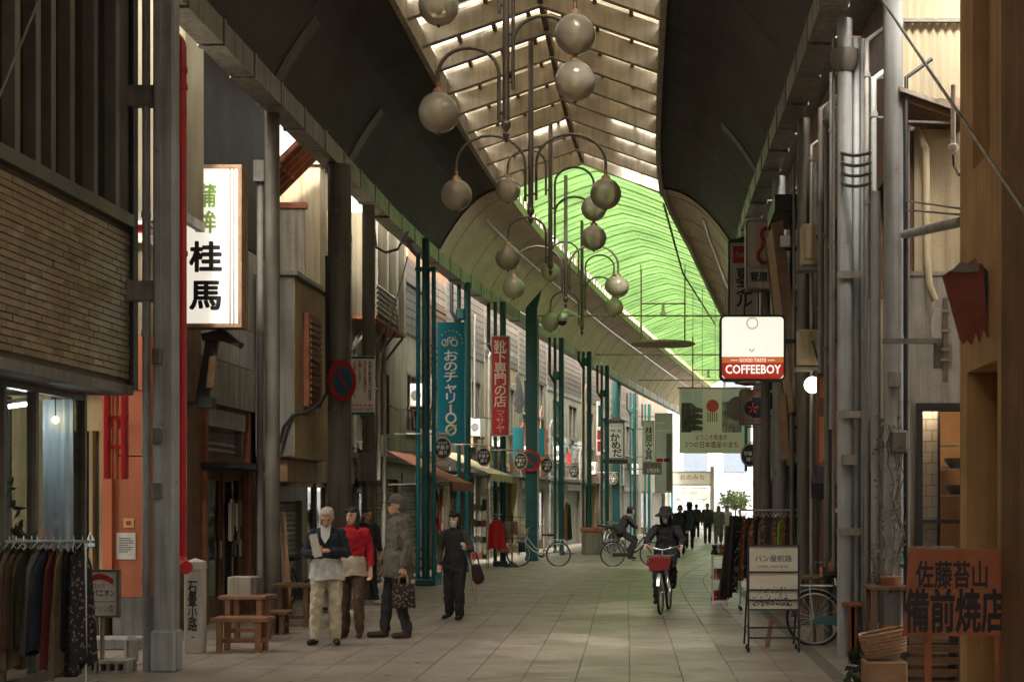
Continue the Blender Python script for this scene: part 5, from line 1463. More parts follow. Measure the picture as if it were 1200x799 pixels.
MB().bar((PX(885, d), d + 0.1, 5.2), (XR(d) + 0.6, d + 0.1, 5.2), 0.05).build('bracket', m_black, t)
d = 28.0
t, yf = sign('round_logo_sign', 'white sign with red pinwheel logo in a dark teal ring', 'sign', (866, 457, 892.5, 498), d, 0.3, m_dirty, m_alu, 0.02, None, 0.05)
c = P(881.5, 479, d); c.y = yf
patch(t, yf + 0.002, d, (881, 466, 892, 490), mat('navy_print', (0.02, 0.07, 0.09)))
disc(t, c + Vector((0, -0.004, 0)), 0.155, 0.006, mat('navy_print', (0.02, 0.07, 0.09)), 'logo_ring')
disc(t, c + Vector((0, -0.009, 0)), 0.12, 0.004, m_reds, 'logo_disc')
for k in range(5):
    a = k * 2 * math.pi / 5
    MB().tube([c + Vector((0.02 * math.cos(a), -0.013, 0.02 * math.sin(a))), c + Vector((0.07 * math.cos(a + 0.35), -0.013, 0.07 * math.sin(a + 0.35))), c + Vector((0.115 * math.cos(a + 0.25), -0.013, 0.115 * math.sin(a + 0.25)))], [0.004, 0.012, 0.004], 5).build('logo_blade', m_signw, t)
letters(t, yf, d, 'エハサボ', (868, 491, 891, 496), m_rink, 0.03)
letters(t, yf, d, 'TOHO', (875, 459, 890, 464.5), m_rink, 0.03)
disc(t, P(865.5, 479, d + 0.05), 0.24, 0.2, m_alu, 'round_side_plate')
MB().bar((PX(890, d), d + 0.12, PZ(478, d)), (XR(d) + 0.65, d + 0.12, PZ(478, d)), 0.05).build('bracket', m_alu, t)
d = 25.0
t, yf = sign('teal_box_sign', 'teal and white box sign with a large pale letter Q', 'sign', (893, 440, 911, 499), d, 0.25, m_signw, None, 0.0)
patch(t, yf, d, (893.5, 440, 910.5, 480), m_teal)
disc(t, (PX(903, d), yf - 0.003, PZ(452, d)), 0.13, 0.004, m_signw, 'letter_ring', inner=0.085)
patch(t, yf, d, (897, 487, 909, 488), m_ink); patch(t, yf, d, (897, 490, 907, 491), m_ink)
MB().bar((PX(909, d), d + 0.1, 3.5), (XR(d) + 0.6, d + 0.1, 3.5), 0.05).build('bracket', m_alu, t)
# teal vertical strips and an oval sign under them
d = 31.0
for k, (a, b, y0, y1, lab) in enumerate(((872.5, 876, 497, 552, 'narrow pale blue hanging strip right of the town banner'), (887, 892, 515, 575, 'dark teal hanging strip by the right-hand column'))):
    t, yf = sign('hanging_strip', lab, 'banner', (a, y0, b, y1), d - 0.6 * k, 0.03, (m_blue, m_teal)[k], None, 0, (XR(d) + 0.2, (PZ(y0 + 3, d - 0.6 * k),)))
c = P(879, 533, 30.5)
t = thing('round_sign', 'oval black sign on the right side under the red pinwheel logo', 'sign', (c.x, c.y, c.z - 0.25))
disc(t, c, 0.2, 0.06, m_cad, 'rim', sz=1.25); disc(t, c + Vector((0, -0.035, 0)), 0.175, 0.012, m_sblk, 'face', sz=1.25)
lettering('芋菓子', (c.x, c.y - 0.044, c.z + 0.03), XV, ZV, 0.27, 0.09, m_wht, t, 0.02); lettering('通り', (c.x, c.y - 0.044, c.z - 0.09), XV, ZV, 0.17, 0.08, m_wht, t, 0.02)
MB().bar(c + Vector((0, 0, 0.27)), (XR(30.5) + 0.5, c.y, c.z + 0.27), 0.03).build('arm', m_galv, t)
# leaning timber signboard
d0, d1 = 20.9, 22.4
t = thing('leaning_signboard', 'tall brown timber signboard leaning out over the street', 'sign', P(935, 480, d0))
poly = [(PX(932, d0), PZ(480, d0)), (PX(906, d0), PZ(262, d0)), (PX(911, d0), PZ(238, d0)), (PX(943, d0), PZ(478, d0))]
fn = lambda u, v, q: (u, q, v)
MB().prism([(poly[0][0], poly[0][1]), (poly[1][0], poly[1][1]), (poly[1][0] + 0.1, poly[1][1] + 0.02), (poly[0][0] + 0.1, poly[0][1] + 0.02)], fn, d0 + 0.09, d1 - 0.09).build('board', m_brownl, t)
for (a, b) in ((d0, d0 + 0.085), (d1 - 0.085, d1)):
    MB().prism([(poly[0][0] - 0.02, poly[0][1]), (poly[1][0] - 0.02, poly[1][1]), (poly[1][0] + 0.14, poly[1][1] + 0.05), (poly[0][0] + 0.14, poly[0][1])], fn, a, b).build('frame_stile', m_brown, t)
MB().box(PX(908, d0), XR(d0) + 0.5, d0 - 0.02, d1 + 0.02, PZ(246, d0), PZ(228, d0)).build('head_beam', m_black, t)
for z in (3.4, 4.6, 5.5):
    MB().bar((PX(918, d0) + (5.8 - z) * 0.1, (d0 + d1) / 2, z), (XR(d0) + 0.6, (d0 + d1) / 2, z), 0.05).build('bracket', m_brown, t)
MB().box(PX(914, d0), PX(925, d0), d0 - 0.12, d0 - 0.02, PZ(290, d0), PZ(278, d0)).build('lamp_head', m_signw, t)
t2_ = thing('leaning_signboard', 'small worn brown board leaning beside the grey column', 'sign', P(922, 540, 22.0))
dd = 22.0
MB().prism([(PX(911, dd), PZ(464, dd)), (PX(920, dd), PZ(460, dd)), (PX(925, dd), PZ(535, dd)), (PX(916, dd), PZ(540, dd))], fn, dd - 0.04, dd + 0.04).build('board', m_brownl, t2_)
MB().prism([(PX(921, dd), PZ(462, dd)), (PX(929, dd), PZ(466, dd)), (PX(934, dd), PZ(530, dd)), (PX(926, dd), PZ(532, dd))], fn, dd + 0.05, dd + 0.12).build('rear_board', m_brown, t2_)
MB().bar((PX(918, dd), dd + 0.1, PZ(500, dd)), (XR(dd) + 0.5, dd + 0.1, PZ(500, dd)), 0.04).build('bracket', m_brown, t2_)
# air-conditioning / meter boxes on the right
def box_unit(label, r, d, lab_m=m_cream):
    t = thing('switch_box', label, 'utility box', P((r[0] + r[2]) / 2, r[3], d))
    MB().box(PX(r[0], d), PX(r[2], d), d - 0.12, d + 0.12, PZ(r[3], d), PZ(r[1], d)).build('case', lab_m, t, bevel=0.02)
    MB().box(PX(r[0] + 3, d), PX(r[2] - 6, d), d - 0.135, d - 0.121, PZ(r[3] - 8, d), PZ(r[1] + 8, d)).build('lid', lab_m, t, bevel=0.005)
    MB().tube([P(r[2] - 8, r[1] + 12, d - 0.15), P(r[2] - 3, r[1] + 30, d - 0.16), P(r[2], r[3] - 4, d - 0.13)], 0.015, 6).build('cable', m_black, t)
    MB().box(PX(r[0] - 3, d), PX(r[2] + 3, d), d - 0.13, d + 0.15, PZ(r[3] + 5, d), PZ(r[3] + 1, d)).build('shelf', m_cold, t)
    MB().bar(P((r[0] + r[2]) / 2, r[3] - 10, d + 0.12), ((XR(d) + 0.6), d + 0.12, PZ(r[3] - 10, d)), 0.05).build('bracket', m_cold, t)
box_unit('cream switch box high on the right-hand pipes', (938, 264, 965, 313), 19.6)
box_unit('cream switch box above the round lamp', (934, 387, 960, 430), 19.8)
lp = thing('globe_lamp', 'round glowing globe lamp by the orange notice board', 'lamp', P(952, 460, 19.6))
MB().ball(P(952, 451, 19.6), 0.112, 18, 12).build('globe', emit_mat('globe_lit', (1.0, 0.9, 0.66), 1.4), lp, smooth=True)
MB().tube([P(952, 441, 19.6), P(954, 436, 19.7), Vector((XR(19.6) + 0.3, 19.75, PZ(436, 19.7)))], 0.02, 6).build('stem', m_black, lp)
d = 19.0
t, yf = sign('orange_board', 'orange notice board with dark plaques below the round lamp', 'sign', (957, 440, 981, 545), d, 0.05, mat('board_orange', (0.45, 0.19, 0.08), 0.6, 0.1), m_redw, 0.03)
for r in ((960, 466, 972, 488), (965, 500, 970, 525), (974, 502, 977, 524)): patch(t, yf, d, r, m_brown)
MB().bar((PX(978, d), d + 0.05, PZ(480, d)), (XR(d) + 0.6, d + 0.05, PZ(480, d)), 0.05).build('bracket', m_brown, t)
t = thing('hanging_bags', 'bunch of black bags hanging under the orange board', 'bag', P(963, 588, 18.8))
for i in range(6):
    x = 952 + i * 4.6
    g_ = [[P(x, 546, 18.8 + 0.03 * (i % 2)), P(x + 5, 546, 18.8 + 0.03 * (i % 2))], [P(x - 1.5, 565, 18.76), P(x + 6, 566, 18.74)], [P(x - 1, 583 + (i % 3) * 2, 18.78), P(x + 5, 584, 18.78)]]
    MB().sheet(g_, (0, 0.03, 0)).build('bag', m_black, t)
t, yf = sign('red_post_box', 'small red box with a white slip on the wall behind the pipes', 'box', (969, 588, 982, 620), 18.9, 0.12, m_reds, None, 0)
patch(t, yf, 18.9, (971, 595, 981, 600), m_signw); patch(t, yf, 18.9, (970, 603, 982, 618), m_black)
MB().box(PX(972, 18.9), PX(980, 18.9), 18.96, 19.3, PZ(606, 18.9), PZ(602, 18.9)).build('bracket', m_black, t)
t, yf = sign('blank_signboard', 'blank pale side of a box sign fixed behind the vine column', 'sign', (1018, 350, 1042, 492), 14.3, 0.12, m_signw, m_galv, 0.015, (2.6, (3.0, 3.6)))
# convex mirror pair seen from behind on an arm
d = 12.9
mr = thing('street_mirror', 'back of an oval street mirror with a small plate on a dark post', 'mirror', P(1105, 450, d))
disc(mr, P(1101, 383, d), 0.075, 0.02, m_signw, 'mirror_back', sz=2.3)
MB().box(PX(1094, d), PX(1116, d), d - 0.005, d + 0.01, PZ(432, d), PZ(403, d)).build('plate_back', m_galv, mr)
MB().box(PX(1104, d), PX(1110, d), d - 0.05, d - 0.012, PZ(448, d), PZ(350, d)).build('post', m_cold, mr)
for y_ in (365, 388, 410, 422): MB().box(PX(1101, d), PX(1113, d), d - 0.058, d - 0.052, PZ(y_ + 1.5, d), PZ(y_ - 1.5, d)).build('strap', m_steel, mr)
MB().box(PX(1034, d), PX(1104, d), d - 0.04, d - 0.0, PZ(403, d), PZ(397, d)).build('arm', m_cold, mr)
# carved red board on the brown building
t = thing('carved_board', 'weathered red-brown carved wooden board projecting from the brown plaster wall', 'sign', P(1135, 405, 9.55))
d = 9.55
pl = [(1104, 324), (1112, 318), (1118, 315), (1124, 308), (1131, 311), (1140, 304), (1146, 312), (1150, 310), (1157, 396), (1152, 384), (1147, 402), (1143, 388), (1138, 404), (1133, 398), (1128, 404), (1124, 396)]
MB().prism([(PX(a, d), PZ(b, d)) for a, b in pl], fn, d - 0.04, d + 0.0).build('board', mat('carved_red_wood', (0.21, 0.055, 0.032), 0.7, 0.35, 6, 0.4, 25), t)
pl2 = [(1149, 308), (1158, 318), (1163, 380), (1158, 388)]
MB().prism([(PX(a, d), PZ(b, d)) for a, b in pl2], fn, d + 0.004, d + 0.05).build('side_edge', m_black, t)
MB().prism([(PX(a, d), PZ(b, d)) for a, b in ((1110, 320), (1118, 314), (1124, 308), (1131, 311), (1140, 304), (1146, 312), (1144, 320), (1128, 321))], fn, d - 0.055, d - 0.042).build('top_crest', mat('grey_weathered_wood', (0.22, 0.19, 0.15), 0.8), t)
MB().bar(P(1140, 350, d + 0.03), (XRF + 0.05, d + 0.05, PZ(350, d)), 0.05).build('bracket', m_black, t)
# hanging town banner
d = 46.5
t, yf = sign('town_banner', 'white hanging banner with pagoda picture and a red disc', 'banner', (796, 455, 880, 531), d, 0.02, translucent_mat('banner_cloth', (0.80, 0.77, 0.69), (0.92, 0.89, 0.80), 0.7, 1.0, 0.06), None, 0)
m_pag = translucent_mat('print_dark_roofs', (0.14, 0.125, 0.10), (0.14, 0.12, 0.1), 0.4, 14.0, 0.4); m_sk = translucent_mat('print_pale_sky', (0.60, 0.66, 0.68), (0.7, 0.76, 0.78), 0.6, 6.0, 0.1); m_town = translucent_mat('print_town', (0.26, 0.26, 0.24), (0.36, 0.36, 0.34), 0.6, 9.0, 0.7)
patch(t, yf, d, (798.5, 457, 823.5, 506.5), m_sk); patch(t, yf, d, (846, 457, 869, 471), m_sk); patch(t, yf, d, (846, 471, 869, 506.5), m_town)
patch(t, yf - 0.002, d, (798.5, 472, 810, 506.5), m_pag)
for k in range(4):
    y0 = 480 + k * 7
    MB().prism([(PX(806 - k * 0.8, d), PZ(y0 + 4, d)), (PX(812, d), PZ(y0 - 4, d)), (PX(823.4, d), PZ(y0 - 1, d)), (PX(823.4, d), PZ(y0 + 3, d))], fn, yf - 0.004, yf - 0.002).build('printed_roof', m_pag, t)
MB().prism([(PX(807, d), PZ(478, d)), (PX(811, d), PZ(472, d)), (PX(819, d), PZ(480, d))], fn, yf - 0.007, yf - 0.005).build('printed_roof', m_greyd, t)
patch(t, yf, d, (824, 457, 845.5, 506.5), MATS['banner_cloth'])
disc(t, (PX(835, d), yf - 0.002, PZ(475.5, d)), 0.20, 0.004, mat('banner_red', (0.42, 0.06, 0.035)), 'red_disc')
for k in range(5): patch(t, yf - 0.002, d, (829 + k * 2.6, 483, 830.3 + k * 2.6, 494), m_grey)
letters(t, yf, d, 'ようこそ尾道市', (815, 509, 852, 515.5), m_brown, 0.008)
letters(t, yf, d, '3つの日本遺産のまち', (803, 517, 865, 524.5), mat('banner_brown', (0.28, 0.09, 0.04)), 0.01)
MB().tube([P(794, 454.5, d), P(882, 454.5, d)], 0.03, 6).build('rod', m_cream, t)
for px in (812, 823, 838, 850, 876): MB().tube([P(px, 455, d), Vector((PX(px, d), d, 8.6))], 0.008, 4).build('hanging_wire', m_cold, t)
# far arch sign
d = 90.0
t, yf = sign('street_arch_sign', 'cream sign board reading a place name over the bright street end', 'sign', (782, 552, 834, 569), d, 0.4, translucent_mat('arch_cream', (0.80, 0.77, 0.68), (0.8, 0.78, 0.7), 0.3, 1.0, 0.06), m_white, 0.1, None)
letters(t, yf, d, 'おのみち', (797, 556, 825, 562), mat('arch_letter', (0.4, 0.2, 0.1)), 0.02)
for px in (781.5, 834.5): MB().box(PX(px, d) - 0.12, PX(px, d) + 0.12, d - 0.15, d + 0.15, 0, PZ(552, d) + 0.3).build('post', m_white, t)
t, yf = sign('street_board', 'white place-name board standing beyond the arch sign', 'sign', (790, 571, 829, 585), 98.0, 0.2, m_white, m_galv, 0.06, None)
letters(t, yf, 98.0, '本通り商店街', (799, 575, 818, 580), m_cold, 0.01)
for px in (795, 825): MB().box(PX(px, 98) - 0.06, PX(px, 98) + 0.06, 97.95, 98.05, 0, PZ(584, 98)).build('post', m_white, t)

# ------------------------------------------------------------------ globe lamps on drop poles
m_globe = translucent_mat('globe_glass', (0.86, 0.78, 0.62), (0.88, 0.80, 0.64), 0.55, 2.0, 0.12)
_nt = m_globe.node_tree; _o = [n for n in _nt.nodes if n.type == 'OUTPUT_MATERIAL'][0]; _src = _o.inputs['Surface'].links[0].from_socket
_tp = _nt.nodes.new('ShaderNodeBsdfTransparent'); _tp.inputs['Color'].default_value = (0.9, 0.84, 0.7, 1)
_m0 = _nt.nodes.new('ShaderNodeMixShader'); _m0.inputs[0].default_value = 0.36; _nt.links.new(_src, _m0.inputs[1]); _nt.links.new(_tp.outputs[0], _m0.inputs[2])
_gl = _nt.nodes.new('ShaderNodeBsdfGlossy'); _gl.inputs['Roughness'].default_value = 0.08
_fr = _nt.nodes.new('ShaderNodeFresnel'); _fr.inputs['IOR'].default_value = 1.6
_mx = _nt.nodes.new('ShaderNodeMixShader'); _nt.links.new(_fr.outputs[0], _mx.inputs[0]); _nt.links.new(_m0.outputs[0], _mx.inputs[1]); _nt.links.new(_gl.outputs[0], _mx.inputs[2]); _nt.links.new(_mx.outputs[0], _o.inputs['Surface'])
m_bronze = mat('lamp_bronze', (0.13, 0.11, 0.085), 0.45, 0.2, 4, 0.05, metal=0.5)
m_copper = mat('lamp_copper', (0.33, 0.19, 0.11), 0.45, 0.2, 4, 0.05, metal=0.4)
def lamp_cluster(x, y, arms, label):
    tip = 6.5
    t = thing('drop_lamp', label, 'lamp', (x, y, tip - 0.2), 'globe lamps hung along the skylight')
    MB().lathe((x, y, tip), [(0.045, 0), (0.045, 9.45 - tip)], 10).build('pole', m_bronze, t, smooth=True)
    MB().lathe((x, y, tip - 0.2), [(0.004, 0), (0.05, 0.1), (0.02, 0.14), (0.06, 0.2), (0.06, 0.26), (0.045, 0.28)], 10).build('finial', m_bronze, t, smooth=True)
    for (dx, zc) in arms:
        s = 1 if dx > 0 else -1
        r = 0.258
        zt = zc + r + 0.09
        R_ = (abs(dx) - 0.09) / 2
        xc = x + s * (0.09 + R_)
        pts = [Vector((x + s * 0.09, y, zt - 0.45))] + [Vector((xc - s * R_ * math.cos(a), y, zt + 0.15 + R_ * 0.85 * math.sin(a))) for a in [math.pi * i / 12 for i in range(13)]] + [Vector((x + dx, y, zt))]
        a_ = MB().tube(pts, 0.024, 8).build('arm', m_bronze, t, smooth=True)
        g_ = MB().ball((x + dx, y, zc), r, 24, 16).build('globe', m_globe, t, smooth=True)
        MB().lathe((x + dx, y, zc + r - 0.02), [(0.085, 0), (0.07, 0.05), (0.03, 0.08), (0.03, 0.16)], 12).build('cap', m_copper, t, smooth=True)
        MB().lathe((x + dx, y, zc - r - 0.03), [(0.008, 0), (0.022, 0.015), (0.03, 0.04)], 8).build('drop', m_bronze, t)
        MB().lathe((x + dx, y, zc - 0.12), [(0.03, 0), (0.05, 0.03), (0.05, 0.2), (0.025, 0.36)], 10).build('bulb', m_signw, t)
        MB().tube([(x, y, zt - 0.35), (x + s * 0.09, y, zt - 0.35)], 0.02, 6).build('clamp', m_bronze, t)
    return t
A4 = [(-0.86, 8.05), (-0.86, 6.68), (0.88, 7.68), (0.88, 7.08)]
B2 = [(-1.23, 6.8), (1.24, 6.82)]
lamps = [(593, 18.5, A4, 'bronze drop lamp with four globes over the near end of the dark vault'), (622, 24.0, B2, 'bronze drop lamp with two wide globes between the first two four-globe lamps'),
         (645, 29.4, A4, 'bronze drop lamp with four globes just before the green skylight'), (663, 34.3, B2, 'bronze drop lamp with two wide globes at the start of the green skylight'),
         (682, 39.8, A4, 'bronze drop lamp with four globes and a camera dome, under the green skylight')]
for px, d, arms, lab in lamps: last = lamp_cluster(PX(px, d), d, arms, lab)
cd = thing('camera_dome', 'silver surveillance camera dome on an arm of the farthest globe lamp', 'camera', P(659, 382, 39.6))
MB().ball(P(659, 373, 39.6), 0.16, 14, 10).build('dome', m_steel, cd, smooth=True)
MB().ball(P(659, 376, 39.6), 0.135, 14, 10).build('lens_dome', m_black, cd, smooth=True)
MB().tube([P(659, 366, 39.6), P(664, 363, 39.7), P(680, 372, 39.8)], 0.03, 6).build('arm', m_signw, cd)
# hoop hangers in the green part
for i, (px, py, d, w) in enumerate(((777, 403, 47.0, 1.0), (830, 467, 66.0, 1.0))):
    c = P(px, py, d)
    h = thing('hoop_lamp', ['wide flat hoop lamp hung on four rods under the green skylight', 'second flat hoop lamp hung above the town banner'][i], 'lamp', c)
    n = 28
    MB().tube([c + Vector((w * math.cos(2 * math.pi * k / n), w * 0.9 * math.sin(2 * math.pi * k / n), 0)) for k in range(n)], 0.05, 6, closed=True).build('hoop', m_cream, h, smooth=True)
    MB().lathe(c + Vector((0, 0, -0.05)), [(w * 0.55, 0), (w * 0.9, 0.03), (w * 0.9, 0.05)], 24).build('reflector', m_white, h, smooth=True)
    for k in range(4):
        a = math.pi / 4 + k * math.pi / 2
        q = c + Vector((w * math.cos(a), w * 0.9 * math.sin(a), 0))
        MB().tube([q, Vector((q.x, q.y, 9.35))], 0.016, 5).build('rod', m_brownl, h)
    MB().bar(c + Vector((-w * 0.7, 0, 1.3)), c + Vector((w * 0.7, 0, 1.3)), 0.04).build('cross_bar', m_brownl, h)
    MB().lathe(c + Vector((0, 0, 0.95)), [(0.12, 0), (0.05, 0.15), (0.05, 0.35)], 10).build('speaker', m_signw, h)

# ------------------------------------------------------------------ cables
def cable(label, pts, r=0.012, sag=0.0, m=None):
    a, b = Vector(pts[0]), Vector(pts[-1])
    if len(pts) == 2:
        pts = [a.lerp(b, i / 14) + Vector((0, 0, -sag * 4 * (i / 14) * (1 - i / 14))) for i in range(15)]
    return tag(MB().tube(pts, r, 5).build('cable', m or m_cold, None), label, 'cable')
cable('thin stay cable crossing the upper windows of the tiled building', [P(-12, 140, 11.5), P(48, -6, 12.0)], 0.011)
cable('diagonal grey cable in front of the brown plaster building', [P(1030, -5, 11.5), P(1210, 262, 8.0)], 0.012, m=m_galv)
cable('stay cable running from the gutter down past the notice board', [P(478, 300, 27.0), P(425, 500, 24.8)], 0.012, m=m_col)
cable('black looped cable under the left gutter', [P(437, 258, 26.5), P(441, 290, 26.3), P(452, 296, 26.2), P(466, 292, 26.3), P(478, 272, 27.0)], 0.025, m=m_black)
cable('black cable drooping round the cream box to the thick column', [P(328, 520, 22.5), P(333, 500, 22.5), P(344, 486, 22.6), P(358, 484, 22.8), P(374, 474, 23.0), P(383, 460, 23.1), P(383, 300, 23.15)], 0.03, m=m_black)
cable('black cable along the right edge of the skylight', [P(778, 240, 34.0), P(800, 320, 44.0), P(838, 380, 58.0)], 0.03, m=m_black)
cable('bundle wire between right-hand column and brown building', [P(1060, 235, 13.4), P(1128, 245, 10.6)], 0.008)
cable('lower bundle wire between right-hand column and brown building', [P(1060, 246, 13.4), P(1128, 252, 10.6)], 0.008)
for i in range(4):
    y0 = 175 + i * 12
    cable(['uppermost', 'second highest', 'second lowest', 'lowest'][i] + ' of four short wires strung between the upper right pipes', [P(978, y0, 16.4), P(1020, y0 + 4, 15.2)], 0.018, 0.05, m=m_black)
for o in COL.objects:
    if o.name.startswith('cable') and 'of four short wires' in o.get('label', ''): o['group'] = 'short wires between the upper right pipes'
pp = thing('strut_pipe', 'blue-grey strut pipe between the vine column and the brown building', 'pipe', P(1060, 272, 13.3))
pipe_on(pp, [P(1060, 275, 13.3), P(1126, 260, 10.9)], 0.04, m_colb, 'shaft')
pp = thing('wall_pipe', 'white bent drainpipe on the grey panelled wall', 'pipe', P(1088, 345, 13.3))
pipe_on(pp, [P(1074, 152, 13.6), P(1085, 175, 13.5), P(1086, 300, 13.5), P(1089, 335, 13.4), P(1096, 352, 13.4)], 0.035, m_cream, 'shaft')
pp = thing('insulator_rod', 'grey pole with an insulator in the corner of the yard', 'pole', P(1116, 180, 11.6))
pipe_on(pp, [P(1117, 100, 11.6), P(1117, 172, 11.6)], 0.02, m_signw, 'rod')
MB().lathe(P(1117, 180, 11.6), [(0.03, 0), (0.045, 0.03), (0.045, 0.06), (0.02, 0.08)], 10).build('insulator', m_signw, pp)
pipe_on(pp, [P(1117, 182, 11.6), P(1118, 195, 11.6), P(1124, 205, 10.9)], 0.01, m_black, 'lead')
# extra vertical pipes crowding the right wall
for i, (px, d, r, z0, z1, mm) in enumerate(((1016, 16.0, 0.03, 0.0, 6.8, m_cold), (1024, 15.4, 0.035, 2.2, 6.2, m_colb), (970, 18.0, 0.05, 0.0, 6.6, m_col), (975, 17.6, 0.035, 2.6, 6.9, m_colb), (962, 18.8, 0.04, 3.4, 6.8, m_cold), (1062, 13.3, 0.02, 0.4, 5.6, m_black), (928, 21.9, 0.035, 0.0, 6.4, m_cold), (951, 19.9, 0.03, 0.0, 6.6, m_galv))):
    lab = ['dark pipe right of the grey downpipe', 'blue-grey conduit beside the white board', 'grey drainpipe left of the pale column', 'upper conduit hugging the pale column', 'short dark conduit above the cream switch box', 'black hose along the vine column', 'dark pipe behind the scarf rack column', 'galvanised conduit right of the lamp column'][i]
    t = thing('wall_pipe', lab, 'pipe', (PX(px, d), d, z0))
    pipe_on(t, [(PX(px, d), d, z0), (PX(px, d), d, z1), (PX(px, d) + 0.25, d + 0.1, z1 + 0.2)], r, mm, 'shaft')
    for z in np.arange(z0 + 0.8, z1, 1.4): MB().lathe((PX(px, d), d, float(z)), [(r * 1.3, 0), (r * 1.3, 0.05)], 8).build('clip', mm, t)
    for z in (z0 + 0.9, z1 - 0.4): MB().bar((PX(px, d), d, z), (XR(d) + 0.75, d + 0.05, z), 0.02).build('wall_tie', m_cold, t)
# ------------------------------------------------------------------ street things, left
def garment(label, x, y, ztop, L, W, m, rz, group, fold=0.03, name='garment', seed=0):
    """hanging garment: shoulders, waving body, thin; local u across, hung at ztop"""
    rnd = random.Random(seed * 7 + 3)
    t = thing(name, label, 'clothing', (x, y, ztop - L), group)
    ca, sa = math.cos(rz), math.sin(rz)
    ph = rnd.uniform(0, 6)
    def pt(u, v, w): return Vector((x + ca * u - sa * w, y + sa * u + ca * w, ztop - v))
    nu, nv = 12, 9
    def surf(sg):
        g = []
        for j in range(nv):
            v = j / (nv - 1)
            row = []
            for i in range(nu):
                u = i / (nu - 1) * 2 - 1
                wid = W / 2 * (0.72 + 0.28 * v) if v > 0.08 else W / 2 * (0.35 + v * 4.6)
                drop = 0.06 * abs(u) * (1 if v < 0.3 else 0.2)
                th = (0.028 + 0.018 * v) * (1 - abs(u) ** 3 * 0.9)
                wv = fold * v * math.sin(u * 7 + ph) + 0.4 * fold * v * math.sin(u * 15 + 2 * ph)
                row.append(pt(u * wid, v * L * (1 + 0.03 * math.sin(u * 5 + ph)) + drop, sg * th + wv))
            g.append(row)
        return g
    a, b = surf(1), surf(-1)
    mb = MB(); mb.sheet(a); mb.sheet([r[::-1] for r in b])
    for j in range(nv - 1):
        for (i, s) in ((0, 1), (nu - 1, -1)):
            mb.add([a[j][i], a[j + 1][i], b[j + 1][i], b[j][i]], [(0, 1, 2, 3) if s > 0 else (3, 2, 1, 0)])
    for i in range(nu - 1): mb.add([a[-1][i], a[-1][i + 1], b[-1][i + 1], b[-1][i]], [(0, 1, 2, 3)])
    mb.build('cloth', m, t, smooth=True)
    MB().tube([pt(-W * 0.2, 0.01, 0), pt(0, -0.05, 0), pt(W * 0.2, 0.01, 0)], 0.006, 5).build('hanger', m_steel, t)
    MB().tube([pt(0, -0.05, 0), pt(0, -0.10, 0)], 0.004, 5).build('hook', m_steel, t)
    return t
def cloth_mat(name, col, col2=None, sc=14.0):
    if name in MATS: return MATS[name]
    m = mat(name, col, 0.9, 0.25, 8, 0.3, 120)
    if col2:
        nt = m.node_tree; b = nt.nodes['Principled BSDF']
        v = nt.nodes.new('ShaderNodeTexVoronoi'); v.inputs['Scale'].default_value = sc
        tc = nt.nodes.new('ShaderNodeTexCoord'); nt.links.new(tc.outputs['Object'], v.inputs['Vector'])
        r = nt.nodes.new('ShaderNodeValToRGB'); r.color_ramp.interpolation = 'CONSTANT'
        r.color_ramp.elements[0].color = (*col2, 1); r.color_ramp.elements[1].color = (*col, 1); r.color_ramp.elements[1].position = 0.32
        nt.links.new(v.outputs['Distance'], r.inputs['Fac']); nt.links.new(r.outputs['Color'], b.inputs['Base Color'])
    return m
def rack(label, x0, x1, y, z, casters=True, leg_spread=0.25):
    t = thing('clothes_rack', label, 'clothes rack', ((x0 + x1) / 2, y, 0))
    MB().tube([(x0, y, z), (x1, y, z)], 0.016, 8).build('rail', m_steel, t, smooth=True)
    for x in (x0 + 0.02, x1 - 0.02):
        MB().tube([(x, y, 0.08), (x, y, z)], 0.014, 8).build('upright', m_steel, t, smooth=True)
        MB().tube([(x, y - leg_spread, 0.08), (x, y + leg_spread, 0.08)], 0.014, 8).build('foot', m_steel, t)
        for s in (-1, 1): MB().ball((x, y + s * leg_spread, 0.04), 0.04, 10, 8, (0.5, 1, 1)).build('caster', m_rubber, t)
    return t
Y0 = 13.05
rack('steel rail rack full of dark clothes before the glazed shop', -6.25, -5.16, Y0, 1.36)
cl = [('brown', (0.16, 0.09, 0.05), None), ('black', (0.02, 0.02, 0.022), None), ('grey', (0.16, 0.155, 0.14), None), ('olive', (0.10, 0.095, 0.05), None), ('dark red', (0.18, 0.03, 0.025), None),
      ('tan', (0.32, 0.24, 0.15), None), ('navy', (0.03, 0.04, 0.065), None), ('black floral', (0.02, 0.02, 0.02), (0.3, 0.2, 0.15))]
seq = [0, 2, 1, 4, 6, 5, 0, 3, 1, 2, 6, 4, 5, 1, 7, 7]
for i, k in enumerate(seq):
    nm, c1, c2 = cl[k]
    x = -6.2 + i * 0.066
    lf = cl[seq[i - 1]][0] if i else ''; rg = cl[seq[i + 1]][0] if i < len(seq) - 1 else ''
    lab = nm + (' garment between %s and %s ones on the glazed shop rail' % (lf, rg) if lf and rg else ' garment at the inner end of the glazed shop rail' if rg else ' garment at the street end of the glazed shop rail')
    garment(lab, x, Y0 + random.uniform(-0.02, 0.02), 1.31, random.uniform(0.85, 1.15), 0.44, cloth_mat('cloth_' + nm.replace(' ', '_'), [v * 0.55 for v in c1], c2 and [v * 0.6 for v in c2], 22), R(90 + random.uniform(-14, 14)), 'garments on the rail by the glazed shop', seed=i)
